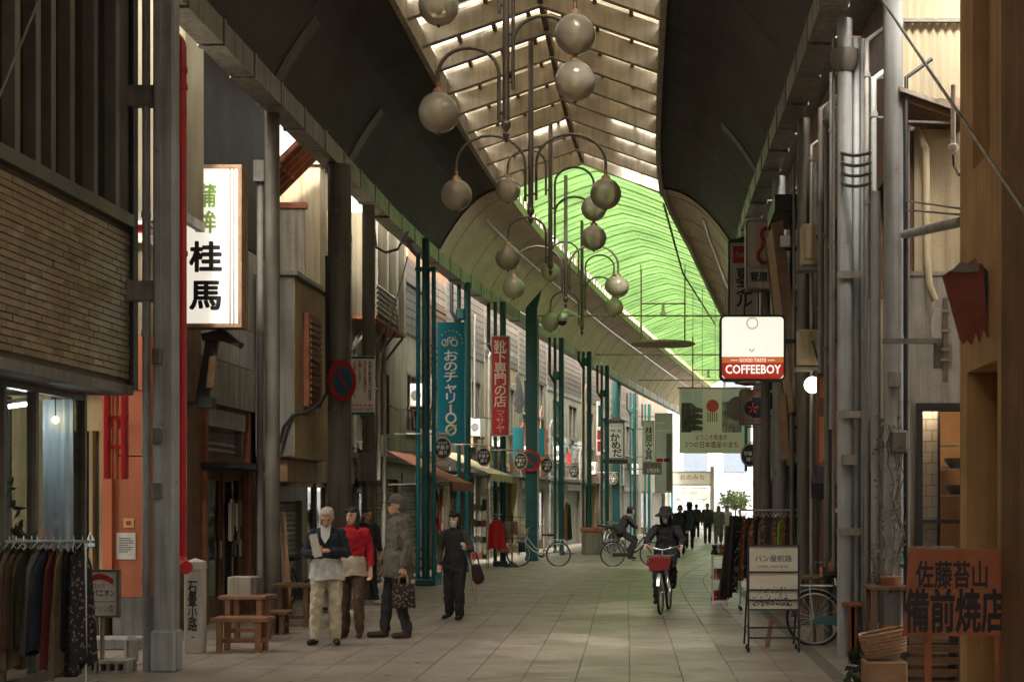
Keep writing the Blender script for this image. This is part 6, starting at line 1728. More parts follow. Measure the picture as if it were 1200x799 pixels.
# sewing-machine shop sign on a concrete foot
d = 14.6
t, yf = sign('shop_stand_sign', 'white stand sign with a red arc on a pole beside the orange wall', 'sign', (96, 667, 140.5, 723), d, 0.05, m_signw, m_alu, 0.02)
xs = PX(120, d)
MB().cyl((xs, d, 0.0), 0.022, PZ(722, d), 10).build('pole', m_galv, t)
arc = [(PX(102 + 32 * k / 12, d), PZ(681 - 6 * math.sin(math.pi * k / 12), d)) for k in range(13)]
MB().prism([(a, b + 0.028) for a, b in arc] + [(a, b - 0.028) for a, b in arc[::-1]], fn, yf - 0.001, yf + 0.003).build('red_arc', mat('sign_arc_red', (0.45, 0.03, 0.02)), t)
letters(t, yf, d, 'ビーロック', (100, 682.5, 124, 688), mat('sign_orange_red', (0.5, 0.1, 0.03)), 0.02)
letters(t, yf, d, 'コンパニオン', (97, 690.5, 136, 698), mat('sign_navy', (0.03, 0.05, 0.08)), 0.025)
patch(t, yf, d, (99, 704, 136, 705), m_cold)
letters(t, yf, d, '公川ミシン店', (98, 708, 134, 716.5), m_cold, 0.02)
d = 14.6
for i, (a, b, y0, y1, lab) in enumerate(((94, 118, 771, 784, 'hollow concrete block under the stand sign'), (119, 152, 771, 784, 'hollow concrete block beside the pole foot of the stand sign'))):
    t = thing('concrete_block', lab, 'block', (PX((a + b) / 2, d), d, 0))
    x0, x1 = PX(a, d), PX(b, d)
    mb = MB(); mb.box(x0, x1, d - 0.1, d + 0.2, 0, 0.03); mb.box(x0, x1, d - 0.1, d + 0.2, 0.1, 0.13)
    n = 3
    for k in range(n + 1): mb.box(x0 + (x1 - x0 - 0.03) * k / n, x0 + (x1 - x0 - 0.03) * k / n + 0.03, d - 0.099, d + 0.199, 0.03, 0.1)
    mb.build('block', m_conc, t)
tag(MB().box(PX(148, 15.4), PX(160, 15.4), 15.3, 15.5, 0, 0.3).build('stone', m_conc, None, bevel=0.04), 'pale stone block by the plinth of the orange wall', 'stone')
tag(MB().box(PX(60, 16.9), PX(165, 16.9), 16.85, 17.2, 0, 0.14).build('step', m_conc, None, bevel=0.02), 'low concrete step at the foot of the orange wall', 'step')
# stone waymarker
d = 16.55
t = thing('stone_post', 'square stone post engraved with four black characters', 'stone post', (PX(230, d), d, 0))
x0, x1 = PX(219, d), PX(239, d)
zt = PZ(668, d)
m_stone = mat('pale_stone', (0.50, 0.475, 0.42), 0.8, 0.15, 5, 0.3)
MB().box(x0, x1, d - 0.1, d + 0.1, 0, zt).build('shaft', m_stone, t, bevel=0.008)
MB().add([(x0 + 0.005, d - 0.095, zt), (x1 - 0.005, d - 0.095, zt), (x1 - 0.005, d + 0.095, zt), (x0 + 0.005, d + 0.095, zt), (x0 - 0.004, d - 0.104, zt + 0.02), (x1 + 0.004, d - 0.104, zt + 0.02), (x1 + 0.004, d + 0.104, zt + 0.02), (x0 - 0.004, d + 0.104, zt + 0.02), (x0, d - 0.1, zt + 0.1), (x1, d - 0.1, zt + 0.1), (x1, d + 0.1, zt + 0.1), (x0, d + 0.1, zt + 0.1), ((x0 + x1) / 2, d, zt + 0.14)],
         [(0, 1, 5, 4), (1, 2, 6, 5), (2, 3, 7, 6), (3, 0, 4, 7), (4, 5, 9, 8), (5, 6, 10, 9), (6, 7, 11, 10), (7, 4, 8, 11), (8, 9, 12), (9, 10, 12), (10, 11, 12), (11, 8, 12), (0, 3, 2, 1)]).build('cap', m_stone, t)
letters(t, d - 0.1045, d, '石\n畳\n小\n路', (223.5, 680, 234.5, 738), m_ink, 0.02)
patch(t, d - 0.1045, d, (227.5, 744.5, 231, 746), m_ink)
# wooden bench and small table
def stool(name, label, px0, px1, pytop, pybase, dep, m, slats=3):
    d = CH * F / (pybase - HY)
    x0, x1 = PX(px0, d), PX(px1, d); zt = PZ(pytop, d)
    t = thing(name, label, 'bench' if 'bench' in name else 'table', ((x0 + x1) / 2, d, 0))
    sw = dep / slats
    for k in range(slats):
        MB().box(x0 + random.uniform(-.01, .01), x1 + random.uniform(-.01, .01), d + k * sw + 0.004, d + (k + 1) * sw - 0.004, zt - 0.045, zt + random.uniform(-.002, .002)).build('seat_plank', m, t, bevel=0.006)
    for sx in (x0 + 0.07, x1 - 0.13):
        for sy in (d + 0.03, d + dep - 0.09):
            MB().box(sx, sx + 0.06, sy, sy + 0.06, 0, zt - 0.046).build('leg', m, t)
        MB().box(sx + 0.01, sx + 0.05, d + 0.091, d + dep - 0.091, 0.1, 0.15).build('stretcher', m, t)
    MB().box(x0 + 0.131, x1 - 0.131, d + dep / 2 - 0.02, d + dep / 2 + 0.02, 0.1, 0.15).build('stretcher', m, t)
    return t
m_bench = mat('bench_wood', (0.27, 0.13, 0.07), 0.6, 0.3, 6, 0.15, 30)
stool('wooden_bench', 'low reddish wooden bench beside the stone post', 245, 311, 724, 765, 0.42, m_bench)
stool('wooden_table', 'small wooden table carrying a pale box behind the low bench', 256, 312, 698, 752, 0.5, m_bench)
d = 18.0
t = thing('storage_box', 'pale grey box standing on the small wooden table', 'box', (PX(281, d), d + 0.15, PZ(697, d)))
MB().box(PX(265, d), PX(293, d), d + 0.05, d + 0.35, PZ(697, d) - 0.03, PZ(676, d)).build('case', m_white, t, bevel=0.01)
MB().box(PX(293, d) + 0.001, PX(299, d), d + 0.06, d + 0.34, PZ(697, d) - 0.025, PZ(677, d)).build('end_panel', m_cold, t)
stool('wooden_stool', 'dark wooden stool next to the small table', 310, 338, 716, 744, 0.35, m_brown, 2)
stool('wooden_bench', 'dark wooden bench behind the white-haired man', 318, 366, 684, 735, 0.4, m_brown, 2)
# planks leaning on the column
for i, (a, b, c_, e, m) in enumerate(((325, 338, 622, 690, m_signw), (331, 343, 600, 640, m_brownl), (327, 333, 640, 700, m_grey))):
    d_ = 20.6
    t = MB().prism([(PX(a, d_), PZ(c_, d_)), (PX(a + 5, d_), PZ(c_, d_)), (PX(b + 3, d_), PZ(724, d_)), (PX(b - 3, d_), PZ(724, d_))], fn, d_ - 0.05 - 0.06 * i, d_ - 0.02 - 0.06 * i).build('plank', m, None)
    tag(t, ['white board leaning by the grey round column', 'brown plank leaning by the grey round column', 'grey plank leaning by the grey round column'][i], 'plank')
# awnings
def awning(label, T, u0, u1, z1, n1, z0, m, drop=0.18):
    t = thing('awning', label, 'awning', tuple(T(Vector(((u0 + u1) / 2, n1 / 2, z0 - drop)))))
    n = 8
    g_ = [[(u0 + (u1 - u0) * i / n, 0.0, z1), (u0 + (u1 - u0) * i / n, n1 * 0.5, (z1 + z0) / 2 - 0.04), (u0 + (u1 - u0) * i / n, n1, z0)] for i in range(n + 1)]
    MB(T).sheet(g_, (0, 0, 0.01)).build('canopy', m, t, smooth=True)
    g_ = [[(u0 + (u1 - u0) * i / 24, n1 + 0.003, z0), (u0 + (u1 - u0) * i / 24, n1 + 0.006, z0 - drop - 0.02 * math.sin(i * 1.5))] for i in range(25)]
    MB(T).sheet(g_, (0, 0.006, 0)).build('valance', m, t)
    for u in (u0 + 0.05, u1 - 0.05):
        MB(T).bar((u, 0.0, z0 - 0.05), (u, n1, z0 - 0.01), 0.03).build('arm', m_galv, t)
    return t
awning('faded salmon-red awning in front of the white house', lambda p: T5(Vector((p[0], p[1] + 0.45, p[2]))), 2.4, 4.9, 2.8, 1.35, 2.15, mat('awning_red', (0.36, 0.13, 0.075), 0.8, 0.15, 2, streak=0.4))
awning('cream awning jutting past the second teal column', lambda p: T6(Vector((p[0], p[1] + 0.55, p[2]))), 0.4, 3.4, 3.05, 1.45, 2.45, mat('awning_cream', (0.5, 0.42, 0.28), 0.8, 0.12, 2, streak=0.4))
# wooden step box with a pale blue bag, fire extinguisher
p = G(495, 684)
t = thing('step_box', 'dark wooden step shelf at the foot of the triple teal column', 'shelf', (p.x, p.y, 0))
for k in range(4): MB().box(p.x - 0.3, p.x + 0.3, p.y - 0.3, p.y + 0.1, 0.12 + 0.2 * k, 0.16 + 0.2 * k).build('board', m_brown, t)
for sx in (-0.3, 0.26): MB().box(p.x + sx, p.x + sx + 0.04, p.y - 0.28, p.y + 0.08, 0, 0.78).build('side', m_black, t)
q = thing('shopping_bag', 'pale blue chequered bag beside the wooden step shelf', 'bag', (p.x + 0.35, p.y - 0.25, 0))
MB().add([(p.x + 0.31, p.y - 0.4, 0), (p.x + 0.44, p.y - 0.4, 0), (p.x + 0.44, p.y - 0.1, 0), (p.x + 0.31, p.y - 0.1, 0), (p.x + 0.33, p.y - 0.38, 0.6), (p.x + 0.43, p.y - 0.36, 0.6), (p.x + 0.43, p.y - 0.12, 0.6), (p.x + 0.33, p.y - 0.12, 0.6)], [(3, 2, 1, 0), (0, 1, 5, 4), (1, 2, 6, 5), (2, 3, 7, 6), (3, 0, 4, 7), (4, 5, 6, 7)]).build('sack', cloth_mat('blue_check', (0.12, 0.33, 0.42), (0.5, 0.6, 0.62), 30), q)
d = 31.4
t = thing('fire_hose_post', 'red fire hydrant fitting with a white label on the triple teal column', 'hydrant', P(511, 624, d))
MB().lathe((PX(511, d), d, PZ(622, d)), [(0.07, 0), (0.10, 0.08), (0.07, 0.2), (0.06, 0.75), (0.03, 0.85)], 12).build('body', m_redp, t, smooth=True)
MB().box(PX(508.5, d), PX(513.5, d), d - 0.09, d - 0.075, PZ(606, d), PZ(588, d)).build('label_plate', m_signw, t)
MB().tube([(PX(511, d), d, PZ(618, d)), (PX(511, d) + 0.05, d - 0.16, PZ(620, d))], 0.05, 8).build('outlet', m_redp, t)
MB().bar((PX(511, d), d, PZ(600, d)), (PX(509, d), 32.0, PZ(600, d)), 0.04).build('bracket', m_redp, t)
# metal goods rack and red jacket
p = G(566, 666)
t = thing('goods_rack', 'tall beige wire goods rack beside the red jacket', 'rack', (p.x, p.y, 0))
for sx in (-0.28, 0.12):
    for sy in (-0.2, 0.2): MB().box(p.x + sx - 0.012, p.x + sx + 0.012, p.y + sy - 0.012, p.y + sy + 0.012, 0, 2.1).build('post', m_cream, t)
for k in range(5): 
    MB().box(p.x - 0.29, p.x + 0.13, p.y - 0.21, p.y + 0.21, 0.25 + 0.42 * k, 0.27 + 0.42 * k).build('shelf', m_cream, t)
for k in range(4):
    for j in range(3):
        c = random.choice(stock_cols); w = random.uniform(0.09, 0.13)
        tag(MB().box(p.x - 0.27 + j * 0.135, p.x - 0.27 + j * 0.135 + w, p.y - 0.17, p.y + 0.05, 0.271 + 0.42 * k, 0.271 + 0.42 * k + random.uniform(0.1, 0.3)).build('goods', c, t), kind='stuff')
garment('bright red jacket hanging on the end of the goods rack', p.x + 0.36, p.y - 0.05, 1.32, 0.8, 0.5, cloth_mat('red_jacket', (0.42, 0.015, 0.02)), R(12), None, name='jacket', seed=4)
MB().tube([(p.x + 0.1, p.y, 1.44), (p.x + 0.5, p.y - 0.05, 1.42)], 0.012, 6).build('hook_arm', m_steel, t)
# bag stand
p = G(600, 664)
t = thing('bag_stand', 'black floor stand hung with cloth bags before the broad teal column', 'stand', (p.x, p.y, 0))
MB().cyl((p.x, p.y, 0.03), 0.02, 1.4, 8).build('pole', m_black, t); MB().lathe((p.x, p.y, 0), [(0.22, 0), (0.2, 0.03), (0.05, 0.12)], 12).build('foot', m_black, t)
for z in (0.78, 1.35): MB().tube([(p.x - 0.38, p.y - 0.03, z), (p.x + 0.36, p.y - 0.03, z)], 0.012, 6).build('bar', m_black, t)
bagc = [('floral beige', (0.4, 0.3, 0.18), (0.35, 0.1, 0.06)), ('grey', (0.14, 0.13, 0.11), None), ('brown', (0.16, 0.08, 0.04), None), ('black', (0.03, 0.03, 0.03), None), ('pink', (0.4, 0.2, 0.15), (0.5, 0.4, 0.3)), ('tan', (0.42, 0.34, 0.22), (0.2, 0.12, 0.06))]
for k in range(8):
    x = p.x - 0.33 + (k % 4) * 0.2; z = 1.33 if k < 4 else 0.76
    nm, c1, c2 = bagc[[3, 1, 2, 5, 0, 4, 5, 3][k]]
    b_ = thing('cloth_bag', nm + ' cloth bag on the ' + ('upper' if k < 4 else 'lower') + ' bar of the black bag stand', 'bag', (x, p.y - 0.06, z - 0.4), 'bags on the black stand')
    h = 0.36 if k < 4 else 0.26
    g_ = [[Vector((x - 0.08 - 0.02 * v + (0.16 + 0.04 * v) * u, p.y - 0.08 - 0.03 * math.sin(v * 3) * math.sin(u * 3.1), z - 0.1 - v * h)) for u in [i / 5 for i in range(6)]] for v in [i / 4 for i in range(5)]]
    MB().sheet(g_, (0, 0.06, 0)).build('body', cloth_mat('bag_' + nm.replace(' ', '_'), c1, c2, 18), b_)
    MB().tube([(x - 0.05, p.y - 0.05, z - 0.11), (x - 0.03, p.y - 0.035, z + 0.012), (x + 0.03, p.y - 0.035, z + 0.012), (x + 0.05, p.y - 0.05, z - 0.11)], 0.008, 5).build('strap', m_black, b_)
# clothes and boxes further along
d = 49.0
garment('brown long coat hanging by the teal twin-pipe column', PX(664, d), d, 1.75, 1.25, 0.42, cloth_mat('coat_brown', (0.2, 0.11, 0.06)), R(60), None, seed=9)
garment('black long coat hanging next to the brown coat', PX(666.5, d), d + 0.15, 1.7, 1.2, 0.42, cloth_mat('coat_black', (0.02, 0.02, 0.02)), R(70), None, seed=10)
t = thing('coat_stand', 'thin steel stand carrying the brown and black long coats', 'stand', (PX(665, d), d, 0))
MB().cyl((PX(665, d), d + 0.07, 0), 0.02, 1.85, 8).build('pole', m_steel, t); MB().tube([(PX(662, d), d, 1.84), (PX(668, d), d + 0.15, 1.8)], 0.015, 6).build('arm', m_steel, t)
MB().lathe((PX(665, d), d + 0.07, 0), [(0.25, 0), (0.24, 0.03), (0.04, 0.06)], 12).build('foot', m_cold, t)
p = G(694, 649)
t = thing('planter_box', 'terracotta and grey planter box at the foot of the teal column', 'planter', (p.x, p.y, 0))
MB().box(p.x - 0.35, p.x + 0.35, p.y - 0.25, p.y + 0.25, 0, 0.75).build('box', m_grey, t, bevel=0.02); MB().box(p.x - 0.38, p.x + 0.38, p.y - 0.28, p.y + 0.28, 0.752, 0.9).build('rim', m_brick, t, bevel=0.02)

# ------------------------------------------------------------------ street things, right
# bakery stand sign
d = 16.6
t = thing('bakery_stand', 'black framed rolling stand sign of a bakery with two cream panels', 'sign', (PX(905, d), d, 0))
x0, x1 = PX(877, d), PX(936, d)
for x in (x0, x1):
    MB().bar((x, d, PZ(638, d)), (x, d - 0.02, 0.07), 0.022).build('upright', m_black, t)
    MB().bar((x - 0.03, d + 0.32, 0.07), (x, d + 0.02, 0.95), 0.02).build('rear_leg', m_black, t)
    for yy in (d - 0.02, d + 0.32): MB().ball((x, yy, 0.035), 0.035, 8, 6, (0.5, 1, 1)).build('caster', m_rubber, t)
    MB().bar((x, d - 0.02, 0.3), (x - 0.02, d + 0.26, 0.3), 0.016).build('side_bar', m_black, t)
for y_ in (639, 670, 691, 703, 714, 735, 747): MB().bar((x0, d, PZ(y_, d)), (x1, d, PZ(y_, d)), 0.02).build('rail', m_black, t)
m_board = mat('board_cream', (0.58, 0.53, 0.43), 0.6, 0.06)
MB().box(x0 + 0.012, x1 - 0.012, d + 0.006, d + 0.018, PZ(669, d), PZ(640, d)).build('panel', m_board, t)
MB().box(x0 + 0.012, x1 - 0.012, d + 0.006, d + 0.018, PZ(713, d), PZ(671, d)).build('panel', m_board, t)
letters(t, d + 0.003, d, 'パン屋航路', (885, 650, 928, 658), m_ink, 0.003)
letters(t, d + 0.003, d, 'OPEN 7:00-18:00', (887, 662, 924, 665), m_cold, 0.003)
m_print = mat('print_grey_flowers', (0.07, 0.07, 0.065))
fl = MB()
for i in range(150):
    x = random.uniform(x0 + 0.05, x1 - 0.08); h = random.uniform(0, 1) ** 1.6 * (0.22 if random.random() < 0.6 else 0.1); z = PZ(709, d) + h
    s = random.uniform(0.006, 0.017); a = random.uniform(0, 3)
    fl.add([(x + s * math.cos(a), d + 0.004, z + s * math.sin(a)), (x - s * math.sin(a) * .6, d + 0.004, z + s * .6 * math.cos(a)), (x - s * math.cos(a), d + 0.004, z - s * math.sin(a)), (x + s * math.sin(a) * .6, d + 0.004, z - s * .6 * math.cos(a))], [(0, 1, 2, 3)])
tag(fl.build('flower_print', m_print, t, fix=False), kind='stuff')
tag(MB().bar(P(904, 727, 17.0), P(899, 758, 16.9), 0.05, 0.02).build('wood_stake', m_redw, None), 'short red-brown wooden stake leaning behind the bakery stand', 'stake')
# scarf rack
d = 23.2
xa_, xb_ = PX(866, d), PX(938, d)
rack('steel scarf rack with casters in front of the scarf shop', xa_, xb_, d, 1.6)
sc = [('black and white swirl', (0.02, 0.022, 0.025), (0.35, 0.36, 0.33)), ('rust orange patterned', (0.25, 0.09, 0.04), (0.4, 0.3, 0.18)), ('dark brown', (0.06, 0.04, 0.03), None), ('black', (0.02, 0.02, 0.02), None), ('brown patterned', (0.14, 0.08, 0.05), (0.3, 0.22, 0.14)), ('grey', (0.12, 0.12, 0.11), None), ('lime green', (0.3, 0.4, 0.06), None), ('beige patterned', (0.3, 0.24, 0.16), (0.1, 0.06, 0.04))]
sq = [3, 4, 2, 1, 3, 7, 4, 2, 5, 4, 6, 1, 2, 7, 3]
for i, k in enumerate(sq):
    nm, c1, c2 = sc[k]
    lab = nm + (' scarf between %s and %s ones on rack' % (sc[sq[i - 1]][0], sc[sq[i + 1]][0]) if 0 < i < len(sq) - 1 else ' scarf at the street end of the steel rack' if i == 0 else ' scarf at the wall end of the steel rack')
    garment(lab, xa_ + 0.06 + i * 0.063, d + 0.02 * (i % 3), 1.5, 0.5 if k == 6 else random.uniform(0.7, 1.05), 0.3, cloth_mat('scarf_' + nm.replace(' ', '_'), c1, c2, 16), R(random.uniform(20, 75)), 'scarves on the steel scarf rack', seed=30 + i, name='scarf')
for i, (px0, px1, y0, y1, k) in enumerate(((848, 858, 604, 700, 3), (853, 864, 606, 694, 0), (861, 871, 604, 680, 1), (841, 851, 616, 702, 2))):
    nm, c1, c2 = sc[k]; dd = 22.6 + 0.08 * i
    t = thing('garment', nm + ' cloth draped over the street end of the scarf rack', 'clothing', P((px0 + px1) / 2, y1, dd))
    g_ = [[Vector((PX(px0 + (px1 - px0) * u + (1 - v) * (868 - px0) * 0.35, dd) + 0.01 * math.sin(9 * u + 4 * v), dd + 0.035 * math.sin(u * 9 + i) * (0.3 + v), PZ(y0 + (y1 - y0) * v, dd))) for u in [q / 9 for q in range(10)]] for v in [q / 8 for q in range(9)]]
    MB().sheet(g_, (0, 0.03, 0)).build('cloth', cloth_mat('scarf_' + nm.replace(' ', '_'), c1, c2, 16), t, smooth=True)
    MB().tube([P(866, 602, dd), Vector((PX(868, dd), 23.2, 1.6))], 0.012, 5).build('hook', m_steel, t)
# toy shelf
p = G(840, 709)
t = thing('toy_shelf', 'white three-tier wire shelf left of the scarf rack', 'shelf', (p.x, p.y, 0))
for sx in (-0.07, 0.17):
    for sy in (-0.15, 0.25): MB().cyl((p.x + sx, p.y + sy, 0), 0.012, 0.86, 8).build('post', m_signw, t)
for z in (0.06, 0.42, 0.82): MB().box(p.x - 0.08, p.x + 0.18, p.y - 0.16, p.y + 0.26, z, z + 0.025).build('tier', m_signw, t)
tc_ = [('red', (0.45, 0.03, 0.025)), ('white', (0.6, 0.58, 0.52)), ('brown', (0.25, 0.13, 0.07)), ('dark', (0.04, 0.04, 0.04)), ('pink', (0.5, 0.2, 0.17))]
for z in (0.085, 0.445, 0.845):
    for k in range(5):
        nm, c1 = tc_[(k * 3 + int(z * 10)) % 5]
        x, y_ = p.x - 0.04 + 0.045 * k, p.y - 0.08 + 0.06 * (k % 3)
        b_ = thing('soft_toy', nm + ' little stuffed toy on the ' + {0.085: 'bottom', 0.445: 'middle', 0.845: 'top'}[z] + ' tier of the wire shelf', 'toy', (x, y_, z), 'toys on the wire shelf')
        m = cloth_mat('toy_' + nm, c1)
        mb = MB(); mb.ball((x, y_, z + 0.055), 0.055, 10, 8, (1, 0.9, 1)); mb.ball((x, y_, z + 0.13), 0.042, 10, 8)
        for s in (-1, 1): mb.ball((x + s * 0.03, y_, z + 0.165), 0.015, 6, 5); mb.ball((x + s * 0.045, y_ - 0.03, z + 0.03), 0.022, 6, 5)
        mb.build('body', m, b_, smooth=True)
# round-topped side table with pots behind the bicycle
d = 18.0
t = thing('side_table', 'dark round side table behind the teal bicycle', 'table', (PX(955, d), d, 0))
MB().lathe((PX(955, d), d, PZ(678, d)), [(0.26, 0), (0.27, 0.02), (0.27, 0.04)], 20).build('top', m_brown, t)
for k in range(3):
    a = k * 2.1 + 0.4; MB().bar((PX(955, d) + 0.17 * math.cos(a), d + 0.17 * math.sin(a), PZ(678, d) + 0.01), (PX(955, d) + 0.24 * math.cos(a), d + 0.24 * math.sin(a), 0), 0.035).build('leg', m_brown, t)
for i, (px, rr, h, lab) in enumerate(((963, 0.03, 0.11, 'small orange clay cup on the dark side table'), (975, 0.06, 0.22, 'clay jar with a narrow neck on the dark side table'))):
    prof = [(rr * 0.8, 0), (rr, h * 0.4), (rr * 0.95, h * 0.75), (rr * 0.45, h * 0.85), (rr * 0.5, h)] if i else [(rr * 0.8, 0), (rr, h * 0.9), (rr * 0.85, h)]
    tag(MB().lathe((PX(px, d), d - 0.02, PZ(678, d) + 0.04), prof, 14).build('clay_pot', mat('clay', (0.33, 0.15, 0.08), 0.7, 0.15), None, smooth=True), lab, 'pot')
# pottery shop sign on legs
d = 9.02
t = thing('pottery_sign', 'orange wooden board on two legs with bold black brushed kanji', 'sign', (PX(1120, d), d, 0))
m_obd = mat('orange_board_wood', (0.42, 0.13, 0.055), 0.6, 0.18, 4, 0.2, 30)
for k, (a, b) in enumerate(((642, 692.4), (692.6, 745))):
    sk0, sk1 = (8 * (745 - a) / 103, 8 * (745 - b) / 103)
    MB().prism([(PX(1058 + sk0, d), PZ(a, d)), (PX(1177, d), PZ(a + (2 if k == 0 else 1), d)), (PX(1177, d), PZ(b - 1, d)), (PX(1058 + sk1, d), PZ(b, d))], fn, d - 0.015, d + 0.015).build('board_plank', m_obd, t)
letters(t, d - 0.018, d, '佐藤苔山', (1073, 657, 1156, 688), m_ink, 0.03)
letters(t, d - 0.018, d, '備前焼店', (1060, 690, 1177, 739), m_ink, 0.04)
for px in (1088, 1171): MB().bar((PX(px, d), d + 0.03, PZ(700, d)), (PX(px + 2, d), d - 0.05 + 0.1, 0.0), 0.04).build('leg', m_obd, t)
# display table with plants
d = 13.0
t = thing('display_table', 'brown slatted display table with pots behind the pottery sign', 'table', (PX(1080, d), d, 0))
x0, x1 = PX(1020, d), PX(1130, d)
for (z, n) in ((PZ(687, d), 3), (PZ(748, d), 3)):
    for k in range(n): MB().box(x0, x1, d + k * 0.16 + 0.004, d + (k + 1) * 0.16 - 0.004, z - 0.03, z).build('slat', m_brown, t)
for x in (x0 + 0.02, x1 - 0.06):
    for yy in (d + 0.01, d + 0.42): MB().box(x, x + 0.04, yy, yy + 0.04, 0, PZ(687, d) - 0.031).build('leg', m_brown, t)
d = 12.2
t = thing('slat_crate', 'dark slatted crate standing under the pottery sign', 'crate', (PX(1095, d), d, 0))
x0, x1 = PX(1062, d), PX(1124, d)
for k in range(5): MB().box(x0, x1, d, d + 0.02, 0.05 + k * 0.1, 0.11 + k * 0.1).build('slat', m_brown, t); MB().box(x0, x1, d + 0.3, d + 0.32, 0.05 + k * 0.1, 0.11 + k * 0.1).build('slat', m_brown, t)
for x in (x0, x1 - 0.03): MB().box(x, x + 0.03, d + 0.021, d + 0.299, 0, 0.58).build('end_board', m_black, t)
# wicker basket at the bottom edge
d = 12.1
t = thing('wicker_basket', 'flat wicker basket tilted on a pale box at the right foreground', 'basket', (PX(1037, d), d, 0.2))
bw = PX(1062, d) - PX(1012, d)
cxb = PX(1038, d)
def bT(p):
    q = Matrix.Rotation(R(-11), 3, 'Y') @ Vector(p); return Vector((cxb, d, 0.46)) + q
m_wick = mat('wicker', (0.34, 0.20, 0.11), 0.7, 0.35, 20, 0.5, 90)
mb = MB(bT)
for k in range(6):
    z = k * 0.028; s = 0.86 + 0.03 * k
    mb.tube([(bw / 2 * s * max(-1, min(1, 1.25 * math.cos(a))), 0.14 * s * max(-1, min(1, 1.25 * math.sin(a))), z) for a in [2 * math.pi * i / 24 for i in range(24)]], 0.017, 6, closed=True)
mb.box(-bw / 2 * 0.85, bw / 2 * 0.85, -0.12, 0.12, -0.012, 0.0)
mb.build('weave', m_wick, t, smooth=True)
MB(bT).tube([(bw / 2 * 1.03 * max(-1, min(1, 1.25 * math.cos(a))), 0.148 * max(-1, min(1, 1.25 * math.sin(a))), 0.175) for a in [2 * math.pi * i / 24 for i in range(24)]], 0.014, 6, closed=True).build('rim', m_wick, t, smooth=True)
tag(MB().box(PX(1012, d), PX(1060, d), d - 0.16, d + 0.16, 0, 0.40).build('carton', m_brownl, None, bevel=0.01), 'light brown carton holding up the wicker basket', 'box')
# low wooden frame stool beside the pale column
stool('wooden_stool', 'reddish frame stool beside the pale blue-grey column', 988, 1012, 706, 771, 0.3, m_redw, 2)
# pots on the table
m_clay = mat('clay', (0.33, 0.15, 0.08), 0.7, 0.15)
d = 13.2
for i, (px, py, rr, h) in enumerate(((1041, 748, 0.05, 0.1), (1057, 748, 0.045, 0.09), (1048, 687, 0.11, 0.08), (1028, 748, 0.05, 0.13))):
    lab = ['terracotta pot on the lower board of the display table', 'smaller terracotta pot beside it on the lower board', 'shallow clay planter on top of the display table', 'tall dark pot at the street end of the lower board'][i]
    tag(MB().lathe((PX(px, 13.0), d, PZ(py, 13.0) + 0.001), [(rr * 0.75, 0), (rr, h), (rr * 0.9, h)], 16).build('plant_pot', m_clay if i < 3 else m_cold, None, smooth=True), lab, 'pot')
leafy('succulent', 'pale succulents in the shallow clay planter', 'plant', (PX(1048, 13), d, PZ(681, 13)), (0.1, 0.06, 0.05), 40, mat('succulent', (0.25, 0.27, 0.18)), 0.04, stems=False)
leafy('grass_plant', 'spiky dark grass plant under the display table', 'plant', (PX(1012, 12.8), 12.8, 0.22), (0.14, 0.12, 0.22), 60, m_leafd, 0.13)
leafy('grass_plant', 'thin wispy plant on the display table before the column', 'plant', (PX(1026, 13.2), 13.2, 1.15), (0.05, 0.06, 0.2), 26, mat('dry_leaf', (0.12, 0.13, 0.08)), 0.06)
# vine on the column
t = thing('vine', 'dry climbing vine trailing on the tall pale column', 'plant', (PX(1047, 13.2), 13.2, 0.9))
mbv = MB(); mbs = MB()
for s in range(4):
    x, z = PX(1040 + s * 5, 13.2), 0.95 + 0.1 * s
    pts = []
    while z < 2.5:
        pts.append(Vector((x, 13.24 + random.uniform(-0.02, 0.02), z))); z += 0.09; x += random.uniform(-0.035, 0.035)
    mbs.tube(pts, 0.006, 4)
    for p_ in pts:
        for k in range(3 if p_.z < 1.75 or p_.z > 2.2 else 1):
            a = Vector((random.uniform(-1, 1), random.uniform(-1, 0.2), random.uniform(-1, 0.4))).normalized(); b = a.orthogonal().normalized(); sz = random.uniform(0.03, 0.06)
            q = p_ + Vector((random.uniform(-.05, .05), random.uniform(-.05, 0), random.uniform(-.04, .04)))
            mbv.add([q, q + a * sz * .5 + b * sz * .3, q + a * sz, q + a * sz * .5 - b * sz * .3], [(0, 1, 2, 3)])
tag(mbv.build('foliage', m_leafd, t, fix=False), kind='stuff'); mbs.build('stem', m_brown, t)
# far planter tree on the right
d = 94.5
t = leafy('planter_tree', 'small leafy tree in a brown planter in daylight at the street end', 'tree', (PX(862, d), d, PZ(587, d)), (1.05, 0.8, 0.62), 420, mat('far_leaf', (0.12, 0.17, 0.06), 0.6, 0.4, 6), 0.30)
MB().cyl((PX(862, d), d, 0.6), 0.05, PZ(600, d) - 0.4, 8).build('trunk', m_brown, t)
MB().box(PX(854, d), PX(870, d), d - 0.35, d + 0.35, 0, 0.75).build('planter', m_brick, t, bevel=0.03)

